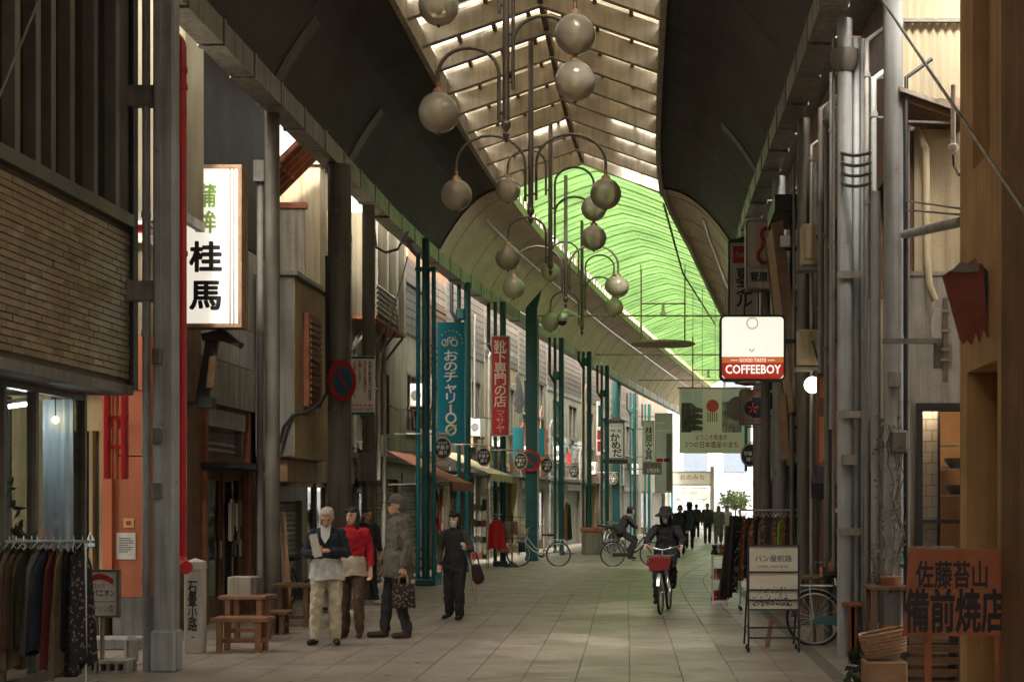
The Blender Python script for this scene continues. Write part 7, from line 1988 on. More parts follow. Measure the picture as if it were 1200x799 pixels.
# ------------------------------------------------------------------ bicycles (local: x forward, z up, origin under the middle)
def bicycle(label, loc, rz, m_f, basket=True, group=None, stand=True, rear_rack=True, bag=None, steer=0.0):
    t = thing('bicycle', label, 'bicycle', (0, 0, 0), group)
    Rw, wb = 0.325, 1.08
    f, r = Vector((wb / 2, 0, Rw)), Vector((-wb / 2, 0, Rw))
    def wheel(c):
        n = 32
        w = MB().tube([c + Vector((Rw * math.cos(2 * math.pi * k / n), 0, Rw * math.sin(2 * math.pi * k / n))) for k in range(n)], 0.019, 7, closed=True).build('wheel', m_rubber, t, smooth=True)
        MB().tube([c + Vector((0.3 * math.cos(2 * math.pi * k / n), 0, 0.3 * math.sin(2 * math.pi * k / n))) for k in range(n)], 0.011, 5, closed=True).build('rim', m_steel, w, smooth=True)
        sp = MB()
        for k in range(18):
            a = 2 * math.pi * k / 18; sp.tube([c + Vector((0, 0.02 * (-1) ** k, 0)), c + Vector((0.3 * math.cos(a), 0, 0.3 * math.sin(a)))], 0.0022, 3)
        sp.build('spokes', m_steel, w)
        MB(lambda p: c + Vector((p[0], p[2] - 0.04, p[1]))).lathe((0, 0, 0), [(0.025, 0), (0.025, 0.08)], 10).build('hub', m_steel, w)
        return w
    wheel(f); wheel(r)
    bb = Vector((-0.08, 0, 0.30)); st = Vector((-0.28, 0, 0.72)); hd0 = Vector((0.36, 0, 0.62)); hd1 = Vector((0.32, 0, 0.80))
    mb = MB()
    mb.tube([hd0, Vector((0.15, 0, 0.42)), bb], 0.02, 8); mb.tube([hd1, Vector((0.1, 0, 0.5)), Vector((-0.14, 0, 0.42))], 0.016, 8)
    mb.tube([bb, st], 0.016, 8); mb.tube([hd0, hd1], 0.022, 8)
    for s in (-1, 1):
        mb.tube([bb + Vector((0, s * 0.03, 0)), r + Vector((0, s * 0.055, 0))], 0.009, 6); mb.tube([st + Vector((0, s * 0.02, -0.06)), r + Vector((0, s * 0.055, 0))], 0.008, 6)
    mb.build('frame', m_f, t, smooth=True)
    mb = MB()
    for s in (-1, 1): mb.tube([hd0 + Vector((0, s * 0.04, -0.02)), Vector((0.43, s * 0.05, 0.5)), f + Vector((0, s * 0.05, 0))], 0.011, 6)
    mb.tube([hd0 + Vector((0, -0.05, -0.02)), hd0 + Vector((0, 0.05, -0.02))], 0.012, 6); mb.tube([hd1, hd1 + Vector((-0.03, 0, 0.18))], 0.013, 6)
    mb.build('fork', m_f, t, smooth=True)
    hb = hd1 + Vector((-0.03, 0, 0.18))
    bar = MB().tube([hb + Vector((-0.16, -0.27, 0.05)), hb + Vector((-0.03, -0.24, 0.06)), hb + Vector((0.05, -0.1, 0.02)), hb, hb + Vector((0.05, 0.1, 0.02)), hb + Vector((-0.03, 0.24, 0.06)), hb + Vector((-0.16, 0.27, 0.05))], 0.011, 7).build('handlebar', m_steel, t, smooth=True)
    for s in (-1, 1): MB().tube([hb + Vector((-0.17, s * 0.272, 0.05)), hb + Vector((-0.06, s * 0.25, 0.058))], 0.016, 7).build('grip', m_rubber, bar)
    mb = MB(); mb.ball(st + Vector((-0.05, 0, 0.13)), 0.12, 12, 8, (1, 0.85, 0.32)); mb.ball(st + Vector((0.1, 0, 0.13)), 0.09, 12, 8, (1.2, 0.38, 0.3))
    mb.build('saddle', m_rubber, t, smooth=True)
    MB().tube([st, st + Vector((-0.02, 0, 0.11))], 0.013, 7).build('seat_post', m_steel, t)
    for c, a0, a1 in ((f, 20, 150), (r, 10, 175)):
        n = 14
        g_ = [[c + Vector((0.355 * math.cos(R(a0 + (a1 - a0) * k / n)), w_, 0.355 * math.sin(R(a0 + (a1 - a0) * k / n)))) for w_ in (-0.025, 0, 0.025)] for k in range(n + 1)]
        MB().sheet(g_, (0, 0, 0.003)).build('mudguard', m_steel, t)
    MB(lambda p: bb + Vector((p[0], p[2] - 0.05, p[1]))).lathe((0, 0, 0), [(0.08, 0), (0.08, 0.006)], 18).build('chainring', m_cold, t)
    MB().box(-0.56, 0.02, -0.062, -0.045, 0.26, 0.36).build('chain_guard', m_f, t)
    cr = MB().bar(bb + Vector((0, -0.07, 0)), bb + Vector((0.1, -0.07, -0.13)), 0.02).bar(bb + Vector((0, 0.07, 0)), bb + Vector((-0.1, 0.07, 0.13)), 0.02).build('crank', m_steel, t)
    MB().box(bb.x + 0.05, bb.x + 0.15, -0.17, -0.08, bb.z - 0.14, bb.z - 0.12).build('pedal', m_rubber, cr); MB().box(bb.x - 0.15, bb.x - 0.05, 0.08, 0.17, bb.z + 0.12, bb.z + 0.14).build('pedal', m_rubber, cr)
    if rear_rack:
        mb = MB()
        for s in (-0.06, 0, 0.06): mb.tube([(-0.32, s, 0.72), (-0.72, s, 0.72)], 0.006, 5)
        for x in (-0.45, -0.72): mb.tube([(x, -0.06, 0.72), (x, 0.06, 0.72)], 0.006, 5)
        for s in (-1, 1): mb.tube([(-0.6, s * 0.06, 0.72), (r.x, s * 0.06, r.z)], 0.006, 5)
        mb.build('carrier', m_steel, t)
    if stand:
        MB().tube([r + Vector((-0.0, 0.07, 0)), r + Vector((-0.1, 0.2, -0.31))], 0.009, 6).build('kickstand', m_steel, t)
    if basket:
        mb = MB()
        bx0, bx1, bw0, bw1, z0, z1 = 0.42, 0.70, 0.13, 0.19, 0.66, 0.90
        for k in range(5):
            tt = k / 4; z = z0 + (z1 - z0) * tt; w_ = bw0 + (bw1 - bw0) * tt; e = 0.03 * tt
            mb.tube([(bx0 - e, -w_, z), (bx1 + e, -w_, z), (bx1 + e, w_, z), (bx0 - e, w_, z), (bx0 - e, -w_, z)], 0.005 if k < 4 else 0.009, 5)
        for k in range(9):
            q = -1 + 2 * k / 8
            for xx, e in ((bx0, -0.03), (bx1, 0.03)): mb.tube([(xx, q * bw0, z0), (xx + e, q * bw1, z1)], 0.004, 4)
            if k < 7:
                xx = bx0 + (bx1 - bx0) * k / 6
                for s in (-1, 1): mb.tube([(xx, s * bw0, z0), (xx, s * bw1, z1)], 0.004, 4)
                mb.tube([(xx, -bw0, z0), (xx, bw0, z0)], 0.004, 4)
        mb.build('basket', m_cold, t)
        MB().tube([(0.46, 0, 0.66), (f.x + 0.0, 0.06, f.z)], 0.006, 5).build('basket_stay', m_steel, t)
        MB().tube([hb, (0.42, 0, 0.86)], 0.01, 5).build('basket_bracket', m_steel, t)
    MB().ball((0.52, 0, 0.6), 0.035, 10, 8, (1.2, 1, 1)).build('headlamp', m_steel, t, smooth=True)
    place(t, loc, rz)
    if rz:
        pass
    return t
m_bks = mat('bike_silver', (0.5, 0.5, 0.49), 0.35, 0.1, 4, 0.02, metal=0.6)
m_bkt = mat('bike_teal', (0.02, 0.10, 0.11), 0.35, 0.1)
m_bkb = mat('bike_black', (0.02, 0.02, 0.022), 0.35, 0.1)
m_bkr = mat('bike_maroon', (0.12, 0.02, 0.02), 0.35, 0.1)
p = G(632, 663)
bicycle('silver city bicycle parked beside the broad teal column', (p.x - 0.02, p.y, 0), R(180), m_bks)
p = G(960, 757)
bicycle('teal bicycle standing behind the bakery stand', (p.x + 0.49, p.y + 0.05, 0), R(-8), m_bkt, basket=False)
p = G(338, 722)
bicycle('dark bicycle parked in shade behind the white-haired man', (p.x, p.y + 1.0, 0), R(60), m_bkb)
for i, (px, py, a, m, lab) in enumerate(((722, 647, 70, m_bkb, 'black bicycle parked in the row under the watch shop sign'), (716, 645, 75, m_bkr, 'maroon bicycle parked in the row under the watch shop sign'), (711, 643, 66, m_bks, 'silver bicycle parked in the row under the watch shop sign'), (706, 641.5, 72, m_bkb, 'black bicycle at the inner end of the row under the watch shop sign'))):
    p = G(px, py); bicycle(lab, (p.x, p.y, 0), R(a), m, group='bicycles parked under the watch shop sign')
CYC1 = G(779, 716)
bike1 = bicycle('black bicycle with red cloth in its basket ridden towards the viewer', (CYC1.x, CYC1.y, 0), R(-82), m_bkb, stand=False)
CYC2 = G(741, 663)
bike2 = bicycle('black bicycle ridden across by the cyclist in dark clothes', (CYC2.x, CYC2.y, 0), R(8), m_bkb, stand=False)
# ------------------------------------------------------------------ people
TEXW = bpy.data.textures.new('cloth_folds', 'CLOUDS'); TEXW.noise_scale = 0.07
def capsule(mb, p0, r0, p1, r1, sx=1.0, sy=1.0, n=14):
    p0, p1 = Vector(p0), Vector(p1); ax = p1 - p0
    L = ax.length
    t = ax / L if L > 1e-6 else Vector((0, 0, 1))
    a = Vector((1, 0, 0)) - t * t.x
    if a.length < 0.2: a = Vector((0, 1, 0)) - t * t.y
    a.normalize(); b = t.cross(a)
    rings = []
    for k in range(4): an = R(-90 + 5 + k * 27); rings.append((p0 + t * (r0 * math.sin(an)), r0 * math.cos(an)))
    for k in range(4): an = R(4 + k * 27); rings.append((p1 + t * (r1 * math.sin(an)), r1 * math.cos(an)))
    vs = []; fs = []
    for c, r in rings:
        for k in range(n):
            q = 2 * math.pi * k / n
            off = a * (math.cos(q) * r) + b * (math.sin(q) * r)
            vs.append(c + Vector((off.x * sx, off.y * sy, off.z)))
    for i in range(len(rings) - 1):
        for k in range(n):
            l = (k + 1) % n; fs.append((i * n + k, i * n + l, (i + 1) * n + l, (i + 1) * n + k))
    fs.append(tuple(range(n))[::-1]); fs.append(tuple((len(rings) - 1) * n + k for k in range(n)))
    mb.add(vs, fs)
def organic(mb, name, m, parent, voxel=0.011, smooth=6, fold=0.0, zmin=None):
    """fuse overlapping volumes into one continuous skin"""
    me = bpy.data.meshes.new('tmp'); me.from_pydata(mb.v, [], mb.f)
    bm = bmesh.new(); bm.from_mesh(me); bmesh.ops.recalc_face_normals(bm, faces=bm.faces[:]); bm.to_mesh(me); bm.free()
    o = bpy.data.objects.new('tmp', me)
    r = o.modifiers.new('r', 'REMESH'); r.mode = 'VOXEL'; r.voxel_size = voxel; r.use_smooth_shade = True
    s = o.modifiers.new('s', 'SMOOTH'); s.factor = 0.5; s.iterations = smooth
    if fold:
        dm = o.modifiers.new('d', 'DISPLACE'); dm.texture = TEXW; dm.strength = fold; dm.mid_level = 0.5; dm.texture_coords = 'LOCAL'
    nm = eval_mesh(o)
    bpy.data.objects.remove(o); bpy.data.meshes.remove(me)
    if zmin is not None:        # straight hem
        a = np.zeros(len(nm.vertices) * 3); nm.vertices.foreach_get('co', a); a = a.reshape(-1, 3); w = 0.012 * np.sin(a[:, 0] * 22) 
        a[:, 2] = np.maximum(a[:, 2], zmin + w); nm.vertices.foreach_set('co', a.ravel()); nm.update()
    nm.name = name; nm.materials.clear(); nm.materials.append(m)
    nm.polygons.foreach_set('use_smooth', [True] * len(nm.polygons))
    ob = bpy.data.objects.new(name, nm); COL.objects.link(ob); ob.parent = parent; LOC[ob.name] = Vector((0, 0, 0))
    return ob
m_skin = mat('skin', (0.58, 0.33, 0.22), 0.55, 0.12, 8, 0.05)
m_skin2 = mat('skin_light', (0.64, 0.40, 0.28), 0.55, 0.1, 8, 0.05)
def hand(mb, w, dr, curl, side, k=1.0):
    w = Vector(w); dr = Vector(dr).normalized(); curl = Vector(curl); curl = (curl - dr * curl.dot(dr)).normalized(); side = Vector(side); side = (side - dr * side.dot(dr) - curl * side.dot(curl)).normalized()
    for q in (-0.022, 0.0, 0.022): capsule(mb, w + side * q * 0.6 * k, 0.019 * k, w + (dr * 0.085 + side * q) * k, 0.016 * k, n=8)
    for i, q in enumerate((-0.033, -0.011, 0.011, 0.032)):
        L = (0.036, 0.043, 0.041, 0.033)[i] * k
        b = w + (dr * 0.085 + side * q) * k
        c = b + dr * L * 0.85 + curl * L * 0.5; e = c + dr * L * 0.25 + curl * L * 0.8
        capsule(mb, b, 0.0095 * k, c, 0.009 * k, n=8); capsule(mb, c, 0.009 * k, e, 0.008 * k, n=8)
    b = w + (dr * 0.025 + side * 0.028) * k; c = b + (dr * 0.03 + side * 0.028 + curl * 0.012) * k; e = c + (dr * 0.028 + curl * 0.018) * k
    capsule(mb, b, 0.013 * k, c, 0.011 * k, n=8); capsule(mb, c, 0.011 * k, e, 0.009 * k, n=8)
DEF = dict(pel=(0, 0, .92), che=(0, 0, 1.27), nek=(0, 0.005, 1.44), head=(0, -0.02, 1.575), shR=(-.168, 0, 1.372), shL=(.168, 0, 1.372), elR=(-.24, .03, 1.12), elL=(.24, .03, 1.12), wrR=(-.25, -.06, .87), wrL=(.25, -.06, .87),
           hiR=(-.09, 0, .90), hiL=(.09, 0, .90), knR=(-.10, -.02, .49), knL=(.10, -.02, .49), anR=(-.105, .015, .085), anL=(.105, .015, .085), toR=(-.125, -.16, .03), toL=(.125, -.16, .03),
           hdR=(0, -.1, -1), hdL=(0, -.1, -1), cuR=(.5, -1, 0), cuL=(-.5, -1, 0))
def person(label, loc, rz, H=1.66, pose=None, top=None, legs=None, shoe=None, hair=None, hairlen=0.0, skin=None, coat=0.0, slim=1.0, look=0.0, nod=0.0, vox=0.011, extras=(), collar=None, hood=False, sleeves=None, shirt=None, legw=1.0, fat=1.0):
    J = dict(DEF); J.update(pose or {})
    s = H / 1.70
    V = {k: Vector(v) * (s if not k.startswith(('hd', 'cu')) else 1) for k, v in J.items()}
    t = thing('person', label, 'person', (0, 0, 0))
    skin = skin or m_skin
    Hm = Matrix.Translation(V['head']) @ Matrix.Rotation(look, 4, 'Z') @ Matrix.Rotation(nod, 4, 'X') @ Matrix.Scale(s, 4)
    def hp(x, y, z): return Hm @ Vector((x, y, z))
    mb = MB()
    # head: cranium, face, jaw, nose, ears
    capsule(mb, hp(0, .022, .035), .083 * s, hp(0, -.0, .03), .078 * s)
    capsule(mb, hp(0, -.012, .0), .074 * s, hp(0, -.03, -.055), .052 * s); capsule(mb, hp(0, -.035, -.06), .047 * s, hp(0, -.05, -.085), .027 * s)
    capsule(mb, hp(0, -.08, .01), .011 * s, hp(0, -.102, -.03), .014 * s, n=8)
    capsule(mb, hp(-.03, -.074, .022), .012 * s, hp(.03, -.074, .022), .012 * s, n=8)
    capsule(mb, hp(-.018, -.082, -.062), .01 * s, hp(.018, -.082, -.062), .01 * s, n=8)
    for q in (-1, 1): capsule(mb, hp(q * .078, .015, .015), .014 * s, hp(q * .08, .012, -.02), .011 * s, n=8)
    capsule(mb, V['head'] + Vector((0, .015, -.05)) * s, .052 * s, V['nek'], .058 * s)
    capsule(mb, V['nek'], .055 * s, V['che'], .10 * s); capsule(mb, V['che'], .10 * s, V['pel'], .09 * s)
    for c in 'RL':
        capsule(mb, V['che'] + Vector((0, 0, .06)), .06 * s, V['sh' + c], .045 * s); capsule(mb, V['sh' + c], .042 * s, V['el' + c], .034 * s); capsule(mb, V['el' + c], .034 * s, V['wr' + c], .025 * s)
        sd_ = (1, 0, 0) if c == 'R' else (-1, 0, 0)
        hand(mb, V['wr' + c], V['hd' + c], V['cu' + c], Vector((-1 if c == 'L' else 1, -0.4, 0.25)), s)
        capsule(mb, V['pel'], .08 * s, V['hi' + c], .07 * s); capsule(mb, V['hi' + c], .065 * s, V['kn' + c], .045 * s); capsule(mb, V['kn' + c], .045 * s, V['an' + c], .032 * s)
        capsule(mb, V['an' + c] - Vector((0, 0, .03)), .028 * s, V['to' + c], .022 * s)
    organic(mb, 'body', skin, t, min(vox, 0.0095), 3)
    for q in (-1, 1):
        MB().ball(hp(q * .031, -.082, .012), .0115 * s, 8, 6, (1.3, 1, 0.7)).build('eye', m_ink, t)
        MB().tube([hp(q * .016, -.088, .034), hp(q * .033, -.087, .039), hp(q * .048, -.079, .034)], .0055 * s, 5).build('eyebrow', hair or m_ink, t)
    MB().tube([hp(-.02, -.092, -.06), hp(0, -.096, -.062), hp(.02, -.092, -.06)], .006 * s, 5).build('mouth', mat('lips', (0.3, 0.09, 0.07)), t)
    # hair
    if hair is not None:
        mb = MB()
        capsule(mb, hp(0, .035, .048), .088 * s, hp(0, .005, .058), .078 * s); capsule(mb, hp(0, .05, .02), .082 * s, hp(0, .05, -.03), .07 * s)
        if hairlen > 0:
            for q in (-1, 1): capsule(mb, hp(q * .068, .01, .02), .03 * s, hp(q * .075, .0, -.02 - hairlen), .03 * s)
            capsule(mb, hp(0, .06, 0), .075 * s, hp(0, .065, -hairlen), .065 * s); capsule(mb, hp(-.05, -.055, .075), .022 * s, hp(.05, -.055, .075), .022 * s)
        organic(mb, 'hair', hair, t, vox, 2, 0.022)
    # trousers
    mb = MB()
    capsule(mb, V['pel'] + Vector((0, 0, .06)), .135 * s * fat, V['pel'] - Vector((0, 0, .03)), .14 * s * fat, 1.15, .85)
    for c in 'RL':
        capsule(mb, V['hi' + c], .095 * s * legw, V['kn' + c], .072 * s * legw); capsule(mb, V['kn' + c], .073 * s * legw, V['an' + c] + Vector((0, 0, .02)), .062 * s * legw)
    organic(mb, 'trousers', legs, t, vox, 4, 0.04)
    # shoes
    for c in 'RL':
        mb = MB(); capsule(mb, V['an' + c] + Vector((0, .015, -.04)) * s, .042 * s, V['to' + c] + Vector((0, 0, .012)), .036 * s, 1.0, 1.0); capsule(mb, V['an' + c] + Vector((0, 0, .02)), .045 * s, V['an' + c] + Vector((0, 0, -.03)), .045 * s)
        zmin = 0.0
        organic(mb, 'shoe', shoe, t, vox, 3)
    # upper garment: body, hem, sleeves
    mb = MB()
    capsule(mb, V['che'] + Vector((0, 0, .06)) * s, .125 * s * fat, V['pel'] + Vector((0, 0, .08)) * s, .14 * s * fat, 1.2 * slim, .92)
    if coat > 0: capsule(mb, V['pel'] + Vector((0, 0, .05)) * s, .155 * s * fat, V['pel'] + Vector((0, .01, -coat)), .165 * s * fat, 1.2 * slim, .95)
    for c in 'RL': capsule(mb, V['che'] + Vector((0, 0, .10)) * s, .082 * s, V['sh' + c], .06 * s)
    if sleeves is None:
        for c in 'RL':
            capsule(mb, V['sh' + c], .064 * s * fat, V['el' + c], .054 * s * fat); capsule(mb, V['el' + c], .054 * s * fat, V['wr' + c].lerp(V['el' + c], .06), .043 * s * fat)
    if collar: capsule(mb, V['nek'] + Vector((0, .01, -.02)), .075 * s, V['nek'] + Vector((0, .01, .035)), .072 * s)
    if hood: capsule(mb, V['nek'] + Vector((-.07, .09, -.02)), .07 * s, V['nek'] + Vector((.07, .09, -.02)), .07 * s)
    organic(mb, 'jacket', top, t, vox, 4, 0.042, V['pel'].z - (coat if coat > 0 else -0.03))
    if sleeves is not None:
        for c in 'RL':
            mb = MB(); capsule(mb, V['sh' + c], .066 * s, V['el' + c], .055 * s); capsule(mb, V['el' + c], .055 * s, V['wr' + c].lerp(V['el' + c], .06), .042 * s)
            organic(mb, 'sleeve', sleeves, t, vox, 4, 0.02)
    if shirt is not None:
        mb = MB(); capsule(mb, V['pel'] + Vector((0, 0, .08)) * s, .148 * s * fat, V['pel'] + Vector((0, 0, -.10)) * s, .172 * s * fat, 1.24, .95)
        organic(mb, 'shirt', shirt, t, vox, 4, 0.02, V['pel'].z - 0.11)
    for e in extras: e(t, hp, V, s)
    place(t, loc, rz)
    return t, V, hp, s
def ex_mask(col):
    def f(t, hp, V, s):
        mb = MB(); capsule(mb, hp(0, -.05, -.035), .058 * s, hp(0, -.06, -.075), .042 * s); organic(mb, 'mask', mat('mask_' + str(col[0]), col, 0.9, 0.05), t, 0.01, 3)
    return f
def ex_cap(m):
    def f(t, hp, V, s):
        mb = MB(); capsule(mb, hp(0, .02, .06), .092 * s, hp(0, .0, .075), .085 * s, n=18)
        organic(mb, 'cap', m, t, 0.011, 3); MB().prism([(-.075, -.06), (-.06, -.13), (0, -.165), (.06, -.13), (.075, -.06)], lambda u, v, q: hp(u, v, .055 + q - v * -0.12), 0, .012).build('cap_brim', m, t)
    return f
def ex_bucket(m, r=.17):
    def f(t, hp, V, s):
        n = 24; vs = []
        prof = [(.0, .165), (.07, .16), (.1, .125), (.108, .06), (r, .015), (r * 1.02, .003), (.1, .05)]
        mb = MB()
        g_ = [[hp(a * math.cos(2 * math.pi * k / n), .015 + a * math.sin(2 * math.pi * k / n), b - (0.012 * math.sin(4 * math.pi * k / n) if a > .12 else 0)) for k in range(n + 1)] for a, b in prof]
        mb.sheet(g_); mb.build('hat', m, t, smooth=True)
    return f
def ex_lapel(m):
    def f(t, hp, V, s):
        n = V['nek']
        for q in (-1, 1): MB().prism([(-q * .004, n.z + .01), (q * .062, n.z + .045), (q * .05, n.z - .1), (-q * .003, n.z - .19)], lambda u, v, w: (u, n.y - .075 - (n.z + .04 - v) * .42 + w + q * .003, v), 0, .012).build('shirt_collar', m, t)
    return f
def fab(name, col, **k): return mat(name, col, 0.92, 0.22, 10, 0.35, 60, **k)
m_navy = fab('navy_quilt', (0.022, 0.027, 0.036)); m_beige = fab('beige_cotton', (0.50, 0.43, 0.31)); m_redj = fab('red_nylon', (0.40, 0.012, 0.022)); m_brtr = fab('brown_trouser', (0.10, 0.055, 0.035))
m_coat = fab('grey_green_parka', (0.115, 0.105, 0.082)); m_blk = fab('black_fabric', (0.026, 0.025, 0.026)); m_dgr = fab('dark_grey_fabric', (0.035, 0.034, 0.033)); m_boot = mat('brown_boot', (0.045, 0.022, 0.015), 0.5, 0.2)
m_shirt = fab('white_shirt', (0.55, 0.54, 0.5)); m_hairw = mat('white_hair', (0.42, 0.38, 0.34), 0.8, 0.15, 20, 0.3, 80); m_hairb = mat('black_hair', (0.016, 0.013, 0.011), 0.5, 0.2, 20, 0.3, 80); m_gslv = fab('grey_sleeve', (0.06, 0.06, 0.055))
m_capm = fab('cap_grey', (0.11, 0.10, 0.085)); m_olive = fab('grey_dress', (0.16, 0.17, 0.155))

# white-haired man reading
p = G(383, 755)
person('white-haired person in a navy quilted jacket and beige trousers reading a leaflet', (p.x, p.y, 0), R(6), 1.66,
       dict(head=(0.01, -.075, 1.565), nek=(0, -.02, 1.44), elR=(-.245, -.05, 1.13), elL=(.245, -.05, 1.13), wrR=(-.115, -.27, 1.14), wrL=(.075, -.275, 1.17), hdR=(.35, -.6, .45), hdL=(-.8, -.45, .05), cuR=(1, .4, 0), cuL=(0, .6, -1), knR=(-.12, -.05, .49), anR=(-.14, -.02, .085), toR=(-.19, -.17, .03), anL=(.11, .0, .085), toL=(.15, -.16, .03)),
       m_navy, m_beige, mat('black_shoe', (0.012, 0.012, 0.012), 0.5), m_hairw, 0, m_skin, nod=R(24), shirt=m_shirt, extras=(ex_lapel(m_shirt),), legw=1.12, vox=0.01, fat=1.06)
pl_ = Vector((p.x, p.y, 0)) + Matrix.Rotation(R(6), 3, 'Z') @ Vector((-.075, -.36, 1.17))
t = thing('leaflet', 'white folded leaflet held by the white-haired person', 'paper', pl_)
MB(lambda v: pl_ + Matrix.Rotation(R(-14), 3, 'Y') @ Vector(v)).box(-.05, .045, -.006, -.002, -.1, .17).build('front_page', m_board, t)
MB(lambda v: pl_ + Matrix.Rotation(R(-8), 3, 'Y') @ Vector(v)).box(-.06, .035, .001, .004, -.08, .18).build('back_page', m_white, t)
# red jacket
p = G(413, 747)
person('long-haired person in a bright red jacket and brown trousers walking behind the reader', (p.x, p.y, 0), R(-4), 1.66,
       dict(elL=(.235, .03, 1.13), wrL=(.25, -.04, .88), knL=(.1, -.07, .5), anL=(.1, -.02, .1), head=(0, -.02, 1.575)), m_redj, m_brtr, m_boot, m_hairb, 0.16, m_skin2, look=R(-14), shirt=mat('oat_hem', (0.4, 0.34, 0.25)), legw=1.0, vox=0.011, collar=True)
# parka and cap
p = G(466, 747)
rzp = R(-62)
_, V3, hp3, s3 = person('person in a grey-green parka and peaked cap looking aside', (p.x, p.y, 0), rzp, 1.80,
       dict(elL=(.26, .05, 1.12), wrL=(.25, .0, .87), elR=(-.25, .0, 1.12), wrR=(-.23, -.1, .88), anR=(-.12, -.12, .085), toR=(-.15, -.30, .03), knR=(-.11, -.09, .49), anL=(.12, .08, .085), toL=(.15, -.09, .03), hdL=(0, 0, -1), cuL=(-1, -.3, 0)), m_coat, m_dgr, m_boot, mat('grey_hair', (0.10, 0.09, 0.08), 0.8, 0.2, 20, 0.3, 80), 0, m_skin,
       coat=.20, hood=True, collar=True, extras=(ex_cap(m_capm),), vox=0.011, fat=1.14, look=R(-6))
hw = Vector((p.x, p.y, 0)) + Matrix.Rotation(rzp, 3, 'Z') @ (V3['wrL'] + Vector((-.01, -.005, -.105)))
t = thing('patterned_bag', 'dark tote bag with tan spots in the hand of the parka wearer', 'bag', hw - Vector((0, 0, .44)))
m_spot = cloth_mat('spotted_bag', (0.02, 0.018, 0.018), (0.28, 0.17, 0.09), 26)
g0 = [[hw + Vector((-.13 - .015 * v + (.26 + .03 * v) * u, -.05 - .03 * math.sin(3.1 * u) * math.sin(3 * v), -.12 - .3 * v)) for u in [i / 6 for i in range(7)]] for v in [i / 5 for i in range(6)]]
MB().sheet(g0, (0, .1, 0)).build('sack', m_spot, t)
for yy in (-.04, .04): MB().tube([hw + Vector((-.06, yy, -.13)), hw + Vector((-.045, yy * .6, -.02)), hw + Vector((0, yy * .3, .012)), hw + Vector((.045, yy * .6, -.02)), hw + Vector((.06, yy, -.13))], .009, 6).build('handle', m_brownl, t)
# half-hidden person
p = G(430, 708)
person('person in dark clothes and white sneakers half hidden behind the red jacket', (p.x, p.y, 0), R(40), 1.62, dict(anL=(.12, -.1, .085), toL=(.14, -.28, .03)), m_dgr, m_blk, mat('white_shoe', (0.5, 0.49, 0.46)), m_hairb, 0, m_skin, vox=0.016)
# vest and umbrella
p = G(533, 726)
rz4 = R(-12)
_, V4, hp4, s4 = person('masked person in a black vest with grey sleeves carrying a bag and umbrella', (p.x, p.y, 0), rz4, 1.57,
       dict(elR=(-.25, .04, 1.13), wrR=(-.25, -.03, .88), elL=(.26, .04, 1.12), wrL=(.24, -.16, 1.12), hdL=(0, -.5, .6), cuL=(-1, 0, 0), knR=(-.10, .0, .5), anR=(-.12, .08, .12), toR=(-.16, -.07, .03), knL=(.09, -.06, .5), anL=(.09, -.02, .085), toL=(.1, -.19, .03)), m_blk, m_blk, m_blk, m_hairb, 0.03, m_skin2,
       coat=.14, sleeves=m_gslv, extras=(ex_mask((0.6, 0.6, 0.58)),), legw=1.22, vox=0.011, look=R(-12), collar=True)
M4 = Matrix.Rotation(rz4, 3, 'Z'); b4 = Vector((p.x, p.y, 0))
el = b4 + M4 @ (V4['wrL'] + Vector((.02, .07, -.04)))
t = thing('shoulder_bag', 'dark plum bag hanging from the arm of the vest wearer', 'bag', el - Vector((0, 0, .5)))
mb = MB(); capsule(mb, el + Vector((.10, .02, -.25)), .085, el + Vector((.13, .02, -.37)), .10, 1.0, .7)
mb2 = organic(mb, 'sack', fab('plum_leather', (0.035, 0.016, 0.018)), t, 0.012, 4); 
for v in mb2.data.vertices: v.co -= LOC[t.name]
MB().tube([el + Vector((.05, -.01, -.2)), el + Vector((.0, 0, -.03)), el + Vector((.06, .0, .045)), el + Vector((.12, .02, -.05)), el + Vector((.16, .02, -.22))], .012, 6).build('strap', m_black, t)
t = thing('umbrella', 'closed beige umbrella pointing down beside the vest wearer', 'umbrella', el - Vector((-.05, .1, .95)))
u0, u1 = P(549, 652, p.y - .12), P(560, 713, p.y - .1)
MB().tube([u0, u0.lerp(u1, .25), u0.lerp(u1, .6), u0.lerp(u1, .92), u1], [.012, .032, .034, .016, .006], 10).build('canopy', fab('umbrella_beige', (0.32, 0.26, 0.19)), t, smooth=True)
MB().tube([u0 + Vector((0, 0, .02)), u0 + (u0 - u1).normalized() * .16], .012, 8).build('handle', m_brown, t)
# cyclist towards the viewer
rz1 = R(-97 + 90)
bike1.rotation_euler = (0, 0, R(-97))
cy = Vector((CYC1.x, CYC1.y, 0))
person('masked person in black with a wide hat riding the bicycle towards the viewer', tuple(cy), rz1, 1.66,
       dict(pel=(0, .33, .97), che=(0, .24, 1.24), nek=(0, .17, 1.41), head=(0, .12, 1.54), shR=(-.168, .17, 1.335), shL=(.168, .17, 1.335), elR=(-.29, .06, 1.15), elL=(.29, .06, 1.15), wrR=(-.285, -.10, 1.08), wrL=(.285, -.10, 1.08), hdR=(.1, -.9, -.25), hdL=(-.1, -.9, -.25), cuR=(0, -.2, -1), cuL=(0, -.2, -1),
            hiR=(-.09, .32, .95), hiL=(.09, .32, .95), knR=(-.13, -.0, .58), knL=(.13, -.08, .76), anR=(-.14, .12, .20), anL=(.13, .10, .44), toR=(-.15, -.04, .14), toL=(.14, -.06, .41)), m_blk, m_blk, m_blk, m_hairb, 0.08, m_skin2,
       coat=.1, extras=(ex_bucket(m_blk, .18), ex_mask((0.42, 0.50, 0.52))), vox=0.012, fat=1.12, collar=True)
fwd = Matrix.Rotation(rz1, 3, 'Z')
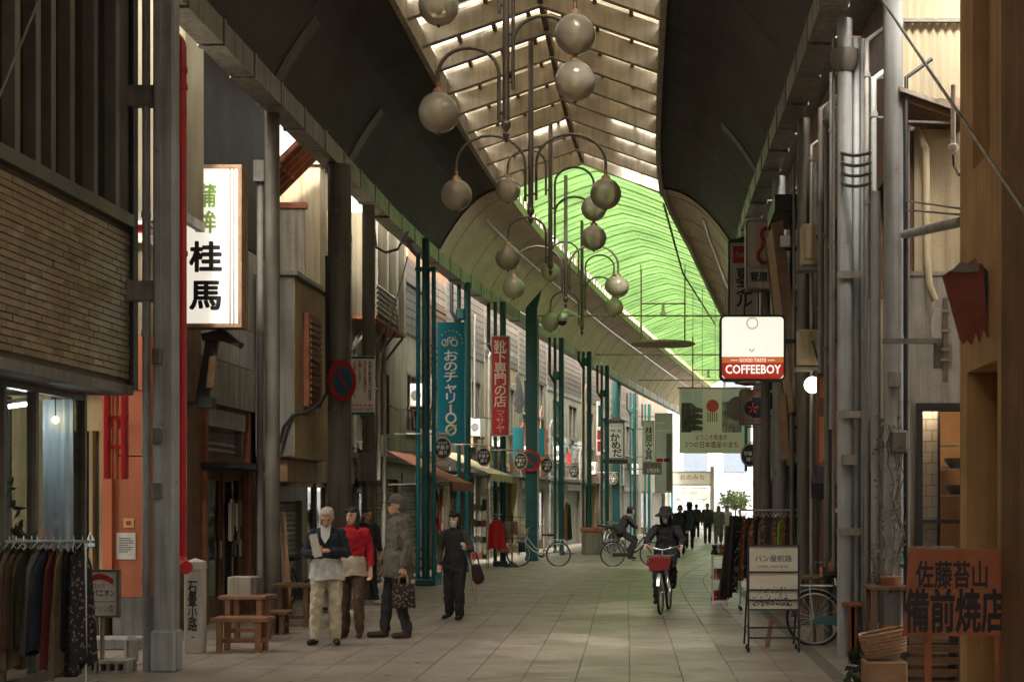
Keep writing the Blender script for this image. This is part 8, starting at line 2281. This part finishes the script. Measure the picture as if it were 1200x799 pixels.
q = cy + fwd @ Vector((0, -.57, 0))
t = thing('basket_cloth', 'red patterned cloth bundle in the front basket of the ridden bicycle', 'cloth', (q.x, q.y, .66))
mb = MB(); capsule(mb, (q.x - .1, q.y, .8), .105, (q.x + .1, q.y, .8), .105, 1, 1)
o_ = organic(mb, 'bundle', cloth_mat('red_pattern', (0.20, 0.018, 0.018), (0.08, 0.015, 0.012), 34), t, .012, 2, .03)
for v in o_.data.vertices: v.co -= LOC[t.name]
MB(lambda v: cy + fwd @ Vector(v)).box(-.155, .155, -.745, -.74, .68, .87).build('front_flap', cloth_mat('red_pattern', (0.20, 0.018, 0.018)), t)
# cyclist crossing
c2_ = Vector((CYC2.x, CYC2.y, 0))
person('person in dark clothes riding a bicycle across the street', tuple(c2_), R(98), 1.68,
       dict(pel=(0, .33, .97), che=(0, .18, 1.22), nek=(0, .09, 1.38), head=(0, .03, 1.52), shR=(-.185, .10, 1.32), shL=(.185, .10, 1.32), elR=(-.27, -.02, 1.14), elL=(.27, -.02, 1.14), wrR=(-.265, -.10, 1.06), wrL=(.265, -.10, 1.06), hdR=(.1, -.9, -.25), hdL=(-.1, -.9, -.25), cuR=(0, -.2, -1), cuL=(0, -.2, -1),
            hiR=(-.09, .32, .95), hiL=(.09, .32, .95), knR=(-.11, -.06, .66), knL=(.11, -.1, .72), anR=(-.12, .1, .28), anL=(.12, .08, .42), toR=(-.12, -.06, .22), toL=(.12, -.08, .38)), m_dgr, m_blk, m_blk, m_hairb, 0.02, m_skin2, coat=.06, vox=0.018, fat=1.1)
# far walkers
def far(label, px, py, rz, H, top, legs, coat=0.15, hairlen=0.0, extras=(), stride=0.1, legw=1.0):
    p = G(px, py)
    person(label, (p.x, p.y, 0), rz, H, dict(anR=(-.1, -stride, .085), toR=(-.12, -stride - .17, .03), anL=(.1, stride, .1), toL=(.11, stride - .16, .03), knR=(-.1, -stride * .7, .49), knL=(.1, -.02, .49)), top, legs, m_blk, m_hairb, hairlen, m_skin2, coat=coat, vox=0.02, fat=1.1, extras=extras, legw=legw)
far('person in a dark teal-black coat walking away beyond the near cyclist', 808, 643, R(180), 1.74, fab('teal_black', (0.03, 0.05, 0.055)), m_blk, .2, .08, (ex_bucket(m_blk, .13),))
far('person in black jacket walking up beyond the cyclists', 829, 637, R(5), 1.72, fab('slate_jacket', (0.05, 0.05, 0.06)), m_dgr, .05)
far('long-haired person in a long grey-green dress beside the person in black', 842, 637, R(-8), 1.62, m_olive, m_olive, .55, .15, legw=1.3)
far('person in a pale top at the right edge of the bright street end', 852, 636, R(10), 1.6, m_shirt, m_beige, .1, .1)
far('person in black with a brown face partly behind the near cyclist', 797, 650, R(-10), 1.66, m_blk, m_blk, .1, .02)
far('small distant person in dark clothes at the sunlit street end', 816, 630, R(180), 1.68, m_dgr, m_blk, .1)
bpy.data.scenes.remove(TMP)
